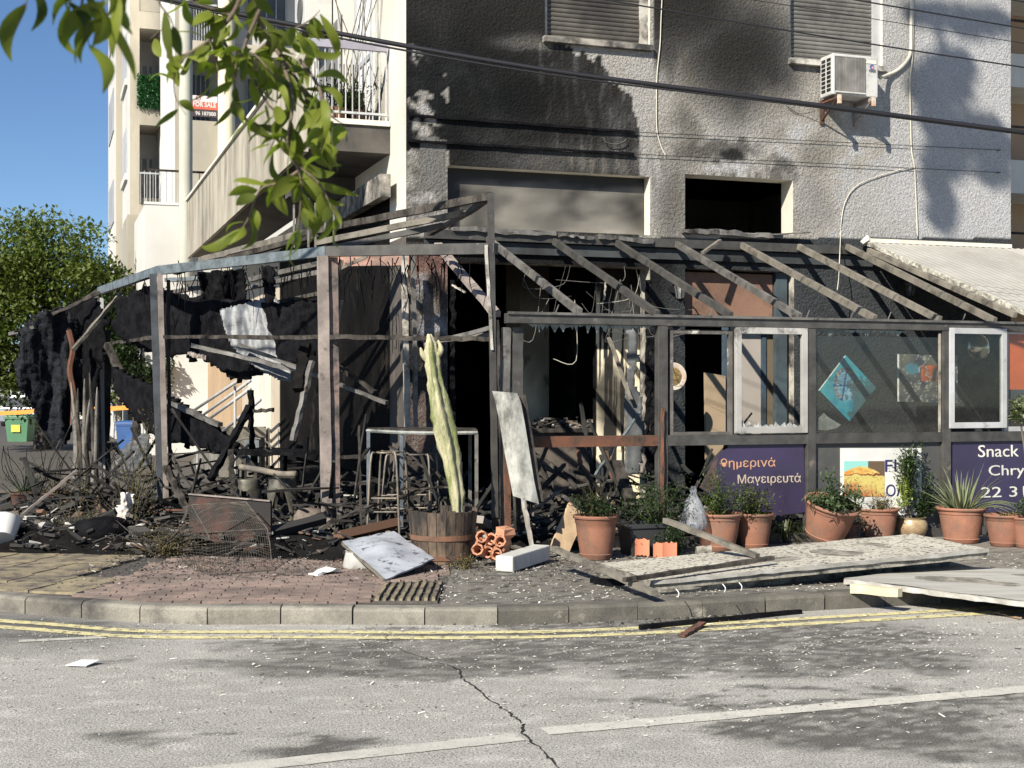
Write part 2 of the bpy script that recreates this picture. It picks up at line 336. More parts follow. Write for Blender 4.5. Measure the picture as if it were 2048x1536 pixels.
# kerb stones
kerb = bpy.data.objects.new('kerb', None); COL.objects.link(kerb); struct(kerb); ROOT[kerb.name] = V((0, 0, 0))
kerbd_m = pm('sooty_kerb', (.13, .12, .10), (.075, .07, .06), 4, bump=.5, bsc=70, c3=(.28, .26, .22), sc3=5, th3=.64, w3=.05, fine=.4)
near = [p for p in kc if p.y < 22]
st = resample(near, .50)
for i, (a, b) in enumerate(zip(st, st[1:])):
    d = (b-a); L = d.length; d.normalize(); n = V((d.y, -d.x, 0)); gap = R.choice([.006, .008, .012, .03])
    z1 = ZP+R.uniform(-.006, .006); A, B = a+d*gap/2, b-d*gap/2; w_ = .15; m = MB()
    prof = [(0, -.05), (0, z1-.025), (-.012, z1-.008), (-.03, z1), (-w_, z1), (-w_, -.05)]
    vs = [p+n*o_+V((0, 0, z_)) for p in (A, B) for o_, z_ in prof]
    m.add(vs, [(5, 4, 3, 2, 1, 0), (6, 7, 8, 9, 10, 11)]+[(k, (k+1) % 6, 6+(k+1) % 6, 6+k) for k in range(6)])
    ko = m.build('kerb_stone', kerb_m if a.x < -.2 else kerbd_m, kerb); ko.rotation_euler = (0, 0, 0)
m = MB()
far_k = [p for p in kc if p.y >= 21.5]
for a, b in zip(far_k, far_k[1:]): m.bar(a+V((0, 0, .05)), b+V((0, 0, .05)), .15, .14)
# gutter joint and double yellow lines, centre line
def strip(name, pts, wd, z, mat, jag=0.0):
    m = MB(); L = offs(pts, -wd/2); Rr = offs(pts, wd/2)
    if jag:
        L = [p+V((R.uniform(-jag, jag), R.uniform(-jag, jag), 0)) for p in L]; Rr = [p+V((R.uniform(-jag, jag), R.uniform(-jag, jag), 0)) for p in Rr]
    m.v = [V((p.x, p.y, z)) for p in L+Rr]; n = len(L); m.f = [(i, n+i, n+i+1, i+1) for i in range(n-1)]
    return m.build(name, mat)
dens = resample([p for p in kc if p.y < 19], .06)
for d_ in (.30, .50):
    struct(strip('yellow_line', offs(dens, d_), .105, .004, yel_m, .006))
def line2(a, b, step=.05):
    n = max(2, int((b-a).length/step)); return [a.lerp(b, i/n) for i in range(n+1)]
for a, b, w_ in ((gr(300, 1555), gr(1040, 1475), .14), (gr(1088, 1464), gr(2180, 1368), .14), (gr(38, 1283), gr(215, 1275), .09)):
    struct(strip('white_line', line2(a, b), w_, .004, wht_m, .006))
ck = [(768, 1268), (776, 1283), (800, 1300), (860, 1322), (905, 1334), (922, 1345), (925, 1360), (950, 1375), (965, 1388), (1000, 1415), (1016, 1424), (1030, 1440), (1048, 1452), (1042, 1468), (1060, 1482), (1085, 1500), (1100, 1520), (1140, 1560)]
pts = [gr(*p) for p in ck]; fine_ = []
for a, b in zip(pts, pts[1:]):
    for i in range(5): fine_.append(a.lerp(b, i/5)+V((R.uniform(-.012, .012), R.uniform(-.012, .012), 0)))
m = MB(); n = len(fine_)
ws = [R.uniform(.001, .006)*(1.3 if i > 20 else .5) for i in range(n)]
m.v = [V((p.x-ws[i], p.y, .005)) for i, p in enumerate(fine_)]+[V((p.x+ws[i], p.y+.004, .005)) for i, p in enumerate(fine_)]
m.f = [(i, n+i, n+i+1, i+1) for i in range(n-1)]; struct(m.build('road_crack', crack_m))
# pavement bed and slabs
inner = offs([p for p in kc], -.152)
inner_near = inner
def inside_line(p):    # signed: how far p lies beyond the kerb's inner edge (roughly, along +y)
    best = 1e9; s = 1
    for a, b in zip(inner, inner[1:]):
        d = b-a; t = max(0, min(1, (p-a).dot(d)/d.length_squared)); q = a+d*t; L = (p-q).length
        if L < best: best = L; s = 1 if d.cross(p-a).z > 0 else -1
    return best*s
far = [inner[0], inner[-1], inner[-1]+T*60, inner[0]+T*20]
m = MB(); poly = [V((p.x, p.y, ZP-.02)) for p in inner]+[V((p.x, p.y, ZP-.02)) for p in (inner[-1]+T*40, W(-3, 110, 0))]
m.v = poly; m.f = [tuple(range(len(poly)))]; struct(m.build('pavement_bed', mort_m)).data.validate()
# concrete pavement right of the tactile tile (grid, clipped to the kerb)
pstain = [(1150, 1190, 420, 60, .5), (1050, 1130, 260, 30, .6), (1400, 1195, 300, 20, .6), (1950, 1110, 200, 22, .3)]
def pavecol(x, y):
    px, py = topx(V((x, y, ZP))); n = fbm(x*2, y*3, 5); n2 = fbm(x*9, y*13, 2)
    d = .25+.1*n
    for cx, cy, rx, ry, a in pstain: d = max(d, a*blob(px+n*120, py+n*20, cx, cy, rx, ry, .6))
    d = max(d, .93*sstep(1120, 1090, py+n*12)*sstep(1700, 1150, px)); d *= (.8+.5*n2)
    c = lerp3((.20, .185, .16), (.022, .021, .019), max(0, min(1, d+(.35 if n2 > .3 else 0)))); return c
def patch(name, cond, z, mat, x0, x1, y0, y1, step, colf):
    xs = np.arange(x0, x1, step); ys = np.arange(y0, y1, step); idx = {}; m = MB(); keep = []
    def vid(i, j):
        if (i, j) not in idx: idx[(i, j)] = len(m.v); m.v.append(V((xs[i], ys[j], z)))
        return idx[(i, j)]
    for j in range(len(ys)-1):
        for i in range(len(xs)-1):
            c = V((xs[i]+step/2, ys[j]+step/2, 0))
            if cond(c): m.f.append((vid(i, j), vid(i+1, j), vid(i+1, j+1), vid(i, j+1)))
    o = m.build(name, mat, None, smooth=True); setcol(o.data, [colf(v.x, v.y) for v in m.v]); return o
XB = -.50
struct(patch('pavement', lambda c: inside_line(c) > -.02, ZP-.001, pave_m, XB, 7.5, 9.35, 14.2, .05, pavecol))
# individual red pavers, tactile tiles
pv = bpy.data.objects.new('paving', None); COL.objects.link(pv); struct(pv); ROOT[pv.name] = V((0, 0, 0))
bm1 = MB().box((0, 0, 0), (.189, .087, .05)); bme = mesh_of(bm1, brick_m, 'paver')
cnt = 0; rest = MB(); ang = math.radians(4)
ca, sa = math.cos(ang), math.sin(ang)
brs = []
for j in range(0, 70):
    for i in range(-40, 30):
        x = (i+.5*(j % 2))*.2; y = j*.1; p = V((-2.2+x*ca-y*sa, 9.62+x*sa+y*ca, 0))
        if p.x > XB-.1 or p.x < -3.18+.05*(p.y-9.6) or p.y > 14: continue
        if inside_line(p) < .06: continue
        if -1.02 < p.x < -.5 and p.y < 10.75: continue
        brs.append(p)
brs.sort(key=lambda p: p.y)
for k, p in enumerate(brs):
    M4 = Matrix.Translation((p.x, p.y, ZP-.025+R.uniform(-.003, .003))) @ Matrix.Rotation(ang+R.uniform(-.012, .012), 4, 'Z') @ Matrix.Rotation(R.uniform(-.01, .01), 4, 'X')
    if k < 290: inst(bme, 'paver', pv, M4)
    else: rest.add([M4 @ v for v in bm1.v], bm1.f)
rest.build('paver_field', brick_m, pv, kind='stuff')
tm = MB().box((0, 0, 0), (.394, .394, .05))
tmL = mesh_of(tm, tact_m, 'tile')
tr = MB().box((0, 0, -.004), (.46, .60, .05))
trm = mesh_of(tr, mort_m, 'tile')
for q, (cx, cy) in enumerate(((-.76, 9.95), (-.76, 10.45))):
    M4 = Matrix.Translation((cx, cy, ZP-.025)); inst(trm, 'tactile_tile', pv, M4 @ Matrix.Scale(.82, 4, (0, 1, 0)))
for i in range(8):
    rb = MB().rough((-.965+i*.058, 9.72, ZP+.004), (-.985+i*.058+.02, 10.66, ZP+.004), .026, .02, 10, .003)
    rb.build('tactile_rib', tact_m, pv)
for i in range(8):
    for j in range(9):
        p = V((-3.42-i*.4+.05*j, 9.95+j*.4+.12*i, 0))
        if p.x > -3.3 or inside_line(p) < .22: continue
        inst(tmL, 'tactile_tile', pv, Matrix.Translation((p.x, p.y, ZP-.025+R.uniform(-.002, .002))) @ Matrix.Rotation(math.radians(-14), 4, 'Z'))
# ================================================================ burnt corner building
BH = 10.4; SW = 8.15; DEP = 9.0
bld = thing('burnt_building', 'fire damaged corner block with sooty white plaster over a gutted grey shop front', 'building', C0)
def px2(t, x0, x1, yt, yb):     # pixel rectangle -> (s0,s1,z0,z1) on plane t using its centre lines
    s0 = wl(x0, (yt+yb)/2, t)[0]; s1 = wl(x1, (yt+yb)/2, t)[0]; xm = (x0+x1)/2
    return s0, s1, wl(xm, yb, t)[1], wl(xm, yt, t)[1]
ZFL = .14
win1 = list(px2(0, 1090, 1300, 0, 82)); win1[3] = win1[2]+1.45
win2 = list(px2(0, 1580, 1765, 0, 118)); win2[2] = win1[2]; win2[3] = win1[2]+1.45
rec = px2(0, 895, 1300, 342, 462); dark = px2(0, 1370, 1586, 354, 465)
opA = list(px2(0, 895, 1300, 528, 1000)); opA[2] = ZFL
opB = list(px2(0, 1370, 1588, 540, 1000)); opB[2] = ZFL
OPEN = [win1, win2, rec, dark, opA, opB]
WT = .28
def cuts(vals, lo, hi, step):
    vs = sorted(set([lo, hi]+[v for v in vals if lo < v < hi])); out = [vs[0]]
    for a, b in zip(vs, vs[1:]):
        n = max(1, int(round((b-a)/step))); out += [a+(b-a)*k/n for k in range(1, n+1)]
    return out
ss = cuts([o[0] for o in OPEN]+[o[1] for o in OPEN], 0, SW, .03)
zz = cuts([o[2] for o in OPEN]+[o[3] for o in OPEN], 0, 6.9, .03)+[8.0, BH]
def wallcol(s, z):
    p = W(s, 0, z); x, y = topx(p); n = fbm(s*1.6, z*1.6, 1); n2 = fbm(s*7, z*7, 2); n3 = fbm(s*9, z*1.6, 4); nv = fbm(s*16, z*2.2, 6)
    if y > 476:                                            # ground floor: dark grey paint, burnt pillar
        c = (.058, .064, .07)
        if x < 903 and y > 484:
            c = (.07, .064, .06)
            c = lerp3(c, (.21, .12, .10), .85*blob(x+n2*16, y+n*20, 872, 530, 60, 42, .5))
            c = lerp3(c, (.30, .30, .31), .9*blob(x+n2*30, y+n2*22, 850, 585, 18, 34, .7))
            c = lerp3(c, (.36, .37, .40), .9*blob(x+n2*30, y+n2*25, 866, 655, 28, 24, .6))
            c = lerp3(c, (.26, .21, .17), .6*blob(x+n2*30, y+n2*25, 858, 620, 22, 30, .7))
            c = lerp3(c, (.012, .012, .012), .95*blob(x+n2*8, y+n2*8, 870, 568, 17, 26, .4))
            c = lerp3(c, (.012, .012, .012), .8*blob(x+n2*16, y+n2*20, 835, 715, 44, 44, .5))
            c = lerp3(c, (.2, .14, .12), .5*blob(x+n2*30, y, 845, 850, 30, 70, .5))
            if n2 > .3: c = lerp3(c, (.22, .2, .18), .3)
            return tuple(q*(1+.2*n2) for q in c)
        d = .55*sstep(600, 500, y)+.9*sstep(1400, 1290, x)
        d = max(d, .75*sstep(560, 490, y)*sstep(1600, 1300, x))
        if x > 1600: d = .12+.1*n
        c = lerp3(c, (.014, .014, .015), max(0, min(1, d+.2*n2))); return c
    base = lerp3((.60, .60, .61), (.53, .52, .50), max(0, min(1, .5+n)))
    if x > 1830: base = lerp3(base, (.66, .67, .70), .5)
    bx = [(0, 1090), (60, 1092), (95, 1125), (125, 1190), (165, 1228), (200, 1255), (250, 1274), (330, 1280), (480, 1280)]
    xb = np.interp(y, [b[0] for b in bx], [b[1] for b in bx])
    jag = 9*(noise.cell(V((s*11, 3, 0)))-.2)+7*nv
    yb = np.interp(x+jag*.5, [b[1] for b in bx], [b[0] for b in bx]) if x > 1092 else -1e3
    inside = (x+jag*.6) < xb
    soot = 0.0
    if inside or (y-jag*1.2 > yb and x < 1272): soot = .86+.10*n+.06*n2
    if y < 100 and x < 1100: soot = .88-.12*sstep(40, 100, y)*sstep(950, 1060, x)+.08*n
    soot -= .22*blob(x, y+n*16, 1050, 86, 70, 14, .6)
    dk = blob(x+n*30, y+n*30, 1080, 190, 190, 90, .8); soot = max(soot, .96*dk*(1 if soot > .5 else 0))
    soot -= .28*blob(x+n2*20, y, 1130, 322, 130, 30, .7)*(1 if soot > .5 else 0)
    soot -= .16*sstep(1090, 1270, x)*(.5+n3)*(1 if soot > .5 else 0)
    if soot > .5 and nv > .3 and x > 1080: soot -= .12
    if x >= xb and x < 1330: soot = max(soot, .16+.35*max(0, nv)*sstep(250, 330, y))
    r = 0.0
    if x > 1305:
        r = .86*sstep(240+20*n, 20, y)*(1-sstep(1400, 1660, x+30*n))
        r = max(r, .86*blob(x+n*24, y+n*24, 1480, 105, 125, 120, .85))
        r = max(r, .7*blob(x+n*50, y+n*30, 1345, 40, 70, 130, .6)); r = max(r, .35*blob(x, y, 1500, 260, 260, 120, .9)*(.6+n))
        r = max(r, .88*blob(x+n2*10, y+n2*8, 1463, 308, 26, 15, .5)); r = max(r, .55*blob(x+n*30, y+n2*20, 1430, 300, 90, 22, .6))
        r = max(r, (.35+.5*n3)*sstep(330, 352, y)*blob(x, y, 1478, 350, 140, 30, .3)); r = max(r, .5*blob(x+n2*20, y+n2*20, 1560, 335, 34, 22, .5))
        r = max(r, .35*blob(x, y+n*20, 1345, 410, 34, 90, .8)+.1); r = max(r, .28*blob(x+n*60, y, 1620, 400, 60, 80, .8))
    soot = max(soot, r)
    if x < 900:
        if y > 300: soot = .34+.4*n2
        pk = 0
        for cx, cy, rx, ry in ((832, 112, 18, 20), (840, 212, 30, 20), (860, 235, 24, 22), (845, 262, 30, 30), (868, 285, 26, 16)): pk = max(pk, blob(x+n2*22, y+n2*20, cx, cy, rx*.55, ry*.6, .5))
        if 150 < y < 205 and n2 > .28: pk = max(pk, .8)
        soot *= 1-.85*pk
        if 272 < y < 385 and 838+n2*12 < x < 893 and y-272 > (x-838)*.15: base = (.24, .235, .225); soot = min(soot, .12)
    soot = max(soot, .10*sstep(440, 478, y)); soot = max(0, min(.985, soot)); soot = 1-(1-soot)**(1+1.3*soot)
    sc_ = lerp3((.022, .021, .019), (.005, .006, .007), blob(x, y, 870, 200, 260, 160, .8))
    sc_ = lerp3(sc_, (.05, .047, .04), .25*max(0, n))
    c = lerp3(base, sc_, soot**.6)
    if .15 < soot < .8: c = (c[0]*1.03, c[1]*.99, c[2]*.93)
    return c
def is_open(s, z): return any(o[0] < s < o[1] and o[2] < z < o[3] for o in OPEN)
m = MB(); ns = len(ss)
for z in zz:
    for s in ss:
        n_ = .010*noise.noise(V((s*3, z*3, 0))); m.v.append(W(s, n_*0-.0, z))
keep = []
for j in range(len(zz)-1):
    zc = (zz[j]+zz[j+1])/2
    for i in range(ns-1):
        if not is_open((ss[i]+ss[i+1])/2, zc): m.f.append((j*ns+i, j*ns+i+1, (j+1)*ns+i+1, (j+1)*ns+i))
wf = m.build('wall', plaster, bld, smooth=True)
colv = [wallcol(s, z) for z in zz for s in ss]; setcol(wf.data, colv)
# reveals of the openings, back skin, inner leaf
rev_m = pm('sooty_reveal', (.4, .37, .32), (.2, .18, .16), 3, c3=(.03, .03, .028), sc3=3, th3=.52, w3=.1, bump=.3)
revl_m = pm('pale_reveal', (.66, .63, .55), (.55, .52, .45), 3, bump=.2, c3=(.1, .09, .08), sc3=3, th3=.68)
def reveal(o, dep, mat, name='reveal'):
    s0, s1, z0, z1 = o; m = MB()
    m.quad(W(s0, 0, z0), W(s0, dep, z0), W(s0, dep, z1), W(s0, 0, z1)); m.quad(W(s1, 0, z0), W(s1, 0, z1), W(s1, dep, z1), W(s1, dep, z0))
    m.quad(W(s0, 0, z1), W(s0, dep, z1), W(s1, dep, z1), W(s1, 0, z1)); m.quad(W(s0, 0, z0), W(s1, 0, z0), W(s1, dep, z0), W(s0, dep, z0))
    return m.build(name, mat, bld)
reveal(win1, .2, revl_m); reveal(win2, .2, revl_m); reveal(rec, .17, revl_m); reveal(dark, WT, revl_m); reveal(opA, WT, rev_m); reveal(opB, WT, rev_m)
# rest of the shell: sides, back, floors, inner walls
sidew = pm('side_wall_plaster', (.62, .60, .54), (.5, .48, .42), 1.2, rough=.9, bump=.5, bsc=22, c3=(.3, .28, .24), sc3=1.3, th3=.66, w3=.1, stretch=(1, 1, .4), wdist=.02)
beige_in = pm('smoky_beige_wall', (.42, .36, .26), (.26, .21, .15), 1.1, c3=(.03, .026, .022), sc3=1.2, th3=.55, w3=.12, bump=.25, bsc=30)
brown_in = pm('smoked_brown_wall', (.12, .085, .06), (.17, .12, .085), .9, c3=(.02, .017, .015), sc3=1.1, th3=.52, w3=.12, bump=.2)
m = MB(); m.quad(W(0, 0, 4.05), W(0, 0, BH), W(0, 7, BH), W(0, 7, 4.05)); m.build('side_wall', sidew, bld)
m = MB(); m.quad(W(0, 0, 3.35), W(0, 0, 4.05), W(0, .75, 4.05), W(0, .75, 3.35)); m.build('corner_return', sidew, bld); m = MB(); m.quad(W(0, 0, 0), W(0, 0, 3.35), W(0, .75, 3.35), W(0, .75, 0)); m.build('scorched_return', pm('scorched_return', (.10, .085, .075), (.05, .045, .04), 2.5, bump=.4, c3=(.4, .36, .3), sc3=2.2, th3=.66, w3=.05, stretch=(1, 1, .4)), bld)
m = MB(); m.lbox(.012, .25, .76, 8.6, ZFL, 4.04); m.build('charred_side_wall', pm('charred_wall', (.004, .004, .004), (.010, .009, .009), 1.3, bump=.5, bsc=18, c3=(.05, .042, .034), sc3=1.5, th3=.68, w3=.1, wdist=.03), bld)
m = MB(); m.lbox(-.0, .25, 8.62, 15, ZFL, 4.04)
m.build('rendered_side_wall', pm('warm_side_wall', (.45, .38, .29), (.38, .33, .26), 1.5, bump=.2), bld)
m = MB(); m.quad(W(SW, 0, 0), W(SW, 7, 0), W(SW, 7, BH), W(SW, 0, BH)); m.quad(W(0, 7, 4.3), W(0, 7, BH), W(SW, 7, BH), W(SW, 7, 4.3)); m.quad(W(0, 15, 0), W(0, 15, 4.3), W(SW, 15, 4.3), W(SW, 15, 0)); m.lbox(.0, SW, 7.01, 15, 4.05, 4.3); m.build('rear_wall', sidew, bld)
m = MB(); m.lbox(-.02, SW+.02, -.02, 7.02, BH, BH+.3); m.build('roof', sidew, bld)
m = MB(); m.lbox(.26, SW-.02, WT+.01, 14.9, 3.31, 3.42); m.build('ceiling_slab', char_m, bld)
m = MB(); m.lbox(.26, SW-.02, WT+.01, 6.9, 5.0, 5.02); m.build('upper_floor', char_m, bld)
m = MB(); m.lbox(0.02, SW-.02, WT+.0, 14.9, .0, ZFL); m.build('shop_floor', ash_m, bld)
# inner partition walls seen through openings
sA0, sA1 = opA[0], opA[1]
m = MB(); m.lbox(sA0-.5, sA1+.25, 3.9, 4.05, ZFL, 3.3)                         # back wall of the shop, with a black doorway
bw = MB(); d0 = wl(1098, 800, 3.9)[0]; d1 = wl(1190, 800, 3.9)[0]
d0 = wl(1098, 800, 1.7)[0]; d00 = wl(1012, 800, 1.7)[0]; d1 = wl(1192, 800, .85)[0]
def inpanel(nm, s0, s1, t, z0, z1, f, n=50):
    m = MB(); ny = n
    for j in range(ny+1):
        for i in range(n+1): m.v.append(W(s0+(s1-s0)*i/n, t, z0+(z1-z0)*j/ny))
    m.f = [(j*(n+1)+i, j*(n+1)+i+1, (j+1)*(n+1)+i+1, (j+1)*(n+1)+i) for j in range(ny) for i in range(n)]
    o = m.build(nm, inp_m, bld, smooth=True); setcol(o.data, [f(*topx(v), i) for i, v in enumerate(m.v)])
    MB().lbox(s0, s1, t+.005, t+.1, z0, z1).build(nm+'_core', char_m, bld); return o
inp_m = pm('smoked_sunpatch_wall', (.5, .5, .5), attr='Col', rough=.9, bump=.3, bsc=30, fine=.15)  # smoke tones together with painted sun patches
def fin1(x, y, i):  # pale lower left area is a sun patch put into the colour
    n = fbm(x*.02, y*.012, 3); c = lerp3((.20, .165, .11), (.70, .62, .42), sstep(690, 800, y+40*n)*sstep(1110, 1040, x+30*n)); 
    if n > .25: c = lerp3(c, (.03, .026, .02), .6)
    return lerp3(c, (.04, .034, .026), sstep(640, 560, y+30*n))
def fin2(x, y, i):  # pale base is sunlight painted into the colour, crossed by black stripes
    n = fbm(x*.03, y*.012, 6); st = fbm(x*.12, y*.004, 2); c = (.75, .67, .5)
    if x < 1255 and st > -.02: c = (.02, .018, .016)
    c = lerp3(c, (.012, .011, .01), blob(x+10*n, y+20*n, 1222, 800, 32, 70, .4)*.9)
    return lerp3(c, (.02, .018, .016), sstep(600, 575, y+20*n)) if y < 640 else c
inpanel('rear_partition', d00, d0, 1.7, ZFL, 3.3, fin1); inpanel('sunpatch_partition', d1, sA1+.25, .85, ZFL, 3.3, fin2)
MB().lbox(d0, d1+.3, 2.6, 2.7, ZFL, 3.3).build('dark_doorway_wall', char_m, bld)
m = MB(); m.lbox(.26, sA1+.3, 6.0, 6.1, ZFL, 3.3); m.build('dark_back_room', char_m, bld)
m = MB(); m.lbox(sA1+.28, sA1+.40, WT+.02, 6.0, ZFL, 3.3); m.build('dividing_wall', beige_in, bld)
m = MB(); m.lbox(sA0-.5+.1, sA0+.42, 1.7, 1.78, 1.2, 3.3); m.build('brown_partition', brown_in, bld)
m = MB(); m.lbox(opB[0]-.6, SW-.3, 1.9, 2.0, ZFL, 3.3); m.build('store_wall', char_m, bld)
# inner leaf of front wall so no light leaks
m = MB(); s_ = cuts([o[0] for o in OPEN]+[o[1] for o in OPEN], 0.26, SW-.02, 99); z_ = cuts([o[2] for o in OPEN]+[o[3] for o in OPEN], 0, BH, 99)
for j in range(len(z_)-1):
    for i in range(len(s_)-1):
        if not is_open((s_[i]+s_[i+1])/2, (z_[j]+z_[j+1])/2): m.quad(W(s_[i], WT, z_[j]), W(s_[i+1], WT, z_[j]), W(s_[i+1], WT, z_[j+1]), W(s_[i], WT, z_[j+1]))
m.build('inner_wall', char_m, bld)
# roller shutters, slat by slat
def shutter(o, mat, name, x_frame=True, light_frame=True):
    s0, s1, z0, z1 = o; fr = MB()
    root = MB().lbox(s1-.10, s1, .05, .15, z0, z1).build('shutter_frame', white_m if light_frame else whites_m, bld); MB().lbox(s0+.0, s0+.05, .06, .14, z0, z1).build('frame_side', whites_m, root)
    hgt = .052; k = 0; z = z0+.01
    sm = MB(); L = (s1-.105)-(s0+.055)
    pr = [(0, 0), (-.008, .010), (-.011, .024), (-.008, .040), (0, .047)]
    for a in (s0+.055, s1-.105):
        for d_, zz_ in pr: sm.v.append(U*(a-s0)+T*(d_)+V((0, 0, zz_)))
    sm.f = [(i, 5+i, 6+i, i+1) for i in range(4)]
    me = mesh_of(sm, mat, 'slat', True)
    while z < z1-.02:
        inst(me, 'shutter_slat', root, Matrix.Translation(W(s0, .10, z))); z += hgt
    b = MB().lbox(s0+.04, s1-.1, .105, .11, z0, z1); b.build('shutter_backing', black_m, root)
    sill = MB().lbox(s0-.03, s1+.015, -.07, .20, z0-.075, z0-.004); return sill.build('window_sill', rev_m if not light_frame else pm(name+'_sill', (.5, .48, .43), (.2, .19, .17), 4, c3=(.03, .03, .028), th3=.5), bld, bev=.006)
shutter(win1, shutterd_m, 'w1', light_frame=False); shutter(win2, shutter_m, 'w2')
# smoke stained infill panel and its splintered bottom ledge, soffit of dark opening
smp = pm('smoked_panel', (.40, .375, .33), (.22, .2, .175), .9, rough=.7, bump=.1, spread=.2)
m = MB(); n1, n2_ = 44, 16
for j in range(n2_+1):
    for i in range(n1+1): m.v.append(W(rec[0]+(rec[1]-rec[0])*i/n1, .16, rec[2]+(rec[3]-rec[2])*j/n2_))
m.f = [(j*(n1+1)+i, j*(n1+1)+i+1, (j+1)*(n1+1)+i+1, (j+1)*(n1+1)+i) for j in range(n2_) for i in range(n1)]
smp = pm('smoke_stained_board', (.4, .4, .4), attr='Col', rough=.6, bump=.12, bsc=30, fine=.06)
po = m.build('infill_board', smp, bld, smooth=True)
cc = []
for j in range(n2_+1):
    for i in range(n1+1):
        u_, v_ = i/n1, j/n2_; q = .5+.5*fbm(u_*3, v_*2, 9)
        d = max(sstep(.45, 1.0, v_+.3*(q-.5)), sstep(.14, 0, u_), .8*sstep(.45, .0, u_)*q, .55*q); cc.append(lerp3((.30, .28, .245), (.012, .011, .010), min(1, max(d*1.3, .95*(.45+1.1*fbm(u_*2.2, v_*1.2, 3))))))
setcol(po.data, cc)
ld = MB()
for a, b, h_, q in ((900, 1105, .05, 0), (1110, 1180, .03, -.02), (1190, 1298, .05, -.03)):
    p0 = W(wl(a, 460, 0)[0], -.06, rec[2]-.03+q); p1 = W(wl(b, 468, 0)[0], -.06, rec[2]-.05+q*1.5); ld.rough(p0, p1, .16, h_, 10, .01)
ld.build('splintered_ledge', framel_m, bld)
ld = MB().rough(W(dark[0]-.05, -.03, dark[2]-.02), W(dark[1]-.2, -.03, dark[2]-.03), .12, .045, 14, .018); ld.rough(W(dark[1]-.35, -.08, dark[2]-.02), W(dark[1]+.15, -.12, dark[2]+.02), .1, .015, 3, .004)
ld.build('burnt_sill', framel_m, bld)
# conservatory ledger and fascia against the wall
DZ = wl(1400, 480, -.05)[1]
# opening B: smoked brown panel on top, pale door leaves below
sB0, sB1 = opB[0], opB[1]; zB = wl(1480, 632, .12)[1]
bp = MB().lbox(sB0+.03, sB1-.22, .14, .17, zB, opB[3]-.03); bp.build('brown_panel', pm('scorched_brown_panel', (.22, .125, .085), (.14, .08, .055), 1.2, bump=.1, c3=(.03, .025, .02), sc3=1.5, th3=.6, w3=.1), bld)
bp = MB().lbox(sB0, sB1, .10, .20, zB-.05, zB); bp.build('transom_bar', framel_m, bld)
bp = MB().lbox(sB1-.2, sB1-.05, .08, .16, ZFL, opB[3]); bp.build('blue_jamb', pm('blue_grey_jamb', (.055, .08, .095), (.035, .045, .055), 3, c3=(.02, .02, .02), th3=.6), bld)
dl = pm('stained_pale_door', (.36, .33, .30), (.27, .235, .2), .9, stretch=(1, 1, .3), c3=(.1, .07, .05), sc3=1.5, th3=.6, w3=.1)
tb = pm('dusty_blue_paint', (.05, .085, .12), (.035, .055, .075), 2, c3=(.02, .02, .02), th3=.62)
a0 = wl(1478, 760, .3)[0]; a1 = wl(1522, 760, .3)[0]; a2 = wl(1528, 760, .3)[0]; a3 = wl(1560, 760, .3)[0]
MB().lbox(a0-.12, a1, .30, .34, ZFL, zB-.05).build('door_leaf', dl, bld, bev=.004)
MB().lbox(a1+.005, a2+.02, .28, .36, ZFL, zB-.05).build('door_mullion', tb, bld)
MB().lbox(a2+.025, a3, .30, .34, ZFL, zB-.05).build('door_leaf', pm('olive_stained_door', (.17, .135, .09), (.12, .095, .065), 1, stretch=(1, 1, .3)), bld)
MB().lbox(a3+.005, a3+.05, .28, .36, ZFL, zB-.05).build('door_mullion', tb, bld)
sh = MB(); sh.lbox(a3+.055, a3+.24, .33, .35, ZFL, zB-.05); sh.build('slatted_side', pm('grey_blue_slats', (.11, .15, .16), (.07, .09, .1), 3), bld)
for z in (1.05, 1.45, 1.85): MB().lbox(a3+.06, a3+.27, .12, .30, z, z+.03).build('shelf', black_m, bld); 
MB().lbox(a3+.19, a3+.27, .10, .16, ZFL+.4, 2.2).build('white_strip', white_plastic, bld)
c0 = wl(1405, 760, .1)[0]; c1 = wl(1445, 760, .1)[0]
cb = MB(); q0 = W(c0, .05, ZFL); 
cb.prism([W(c0+.02, .02, .5), W(c1, .02, .5), W(c1, .02, wl(1445, 752, .1)[1]), W(c0, .02, wl(1405, 745, .1)[1])], T*.05).build('propped_cardboard', pm('brown_cardboard', (.32, .24, .16), (.26, .2, .13), 2, bump=.2, c3=(.1, .08, .06), th3=.66), bld)
MB().lbox(c1+.01, c1+.06, .06, .14, ZFL, zB-.05).build('door_mullion', tb, bld)
# projecting fascia between shop front and upper wall
fz = wl(1100, 482, -.03)[1]
# ---------------------------------------------------------------- balcony over the side street
t0, z_sb = .73, wl(720, 304, .73)[1]
sbal = wl(617, 200, .73)[0]; z_st = wl(720, 250, .73)[1]; 
bz = pm('balcony_plaster', (.46, .42, .34), (.34, .31, .25), 1.1, rough=.9, bump=.4, bsc=26, c3=(.08, .07, .055), sc3=1.2, th3=.58, w3=.14, stretch=(1, 1, .3))
bsoot = pm('sooty_balcony_edge', (.045, .042, .038), (.09, .08, .07), 2, bump=.4)
TE = 13.9
MB().lbox(sbal, -.005, t0, TE, z_sb, z_st).build('balcony_slab', bsoot, bld)
MB().lbox(sbal-.02, -.006, t0-.03, t0+.08, z_st, z_st+.06).build('balcony_edge_trim', revl_m, bld)
zpt = sl_(480, 275, sbal)[1]
pc = MB(); 
pc.lbox(sbal-.06, sbal-.002, t0+.0, TE, z_sb-.03, zpt); pc.build('balcony_parapet', bz, bld)
MB().lbox(sbal-.10, sbal+.03, t0+2.2, TE+.02, zpt+.002, zpt+.05).build('parapet_coping', revl_m, bld)
MB().lbox(sbal-.005, -.01, TE-.1, TE, z_st, zpt).build('balcony_end', bz, bld)
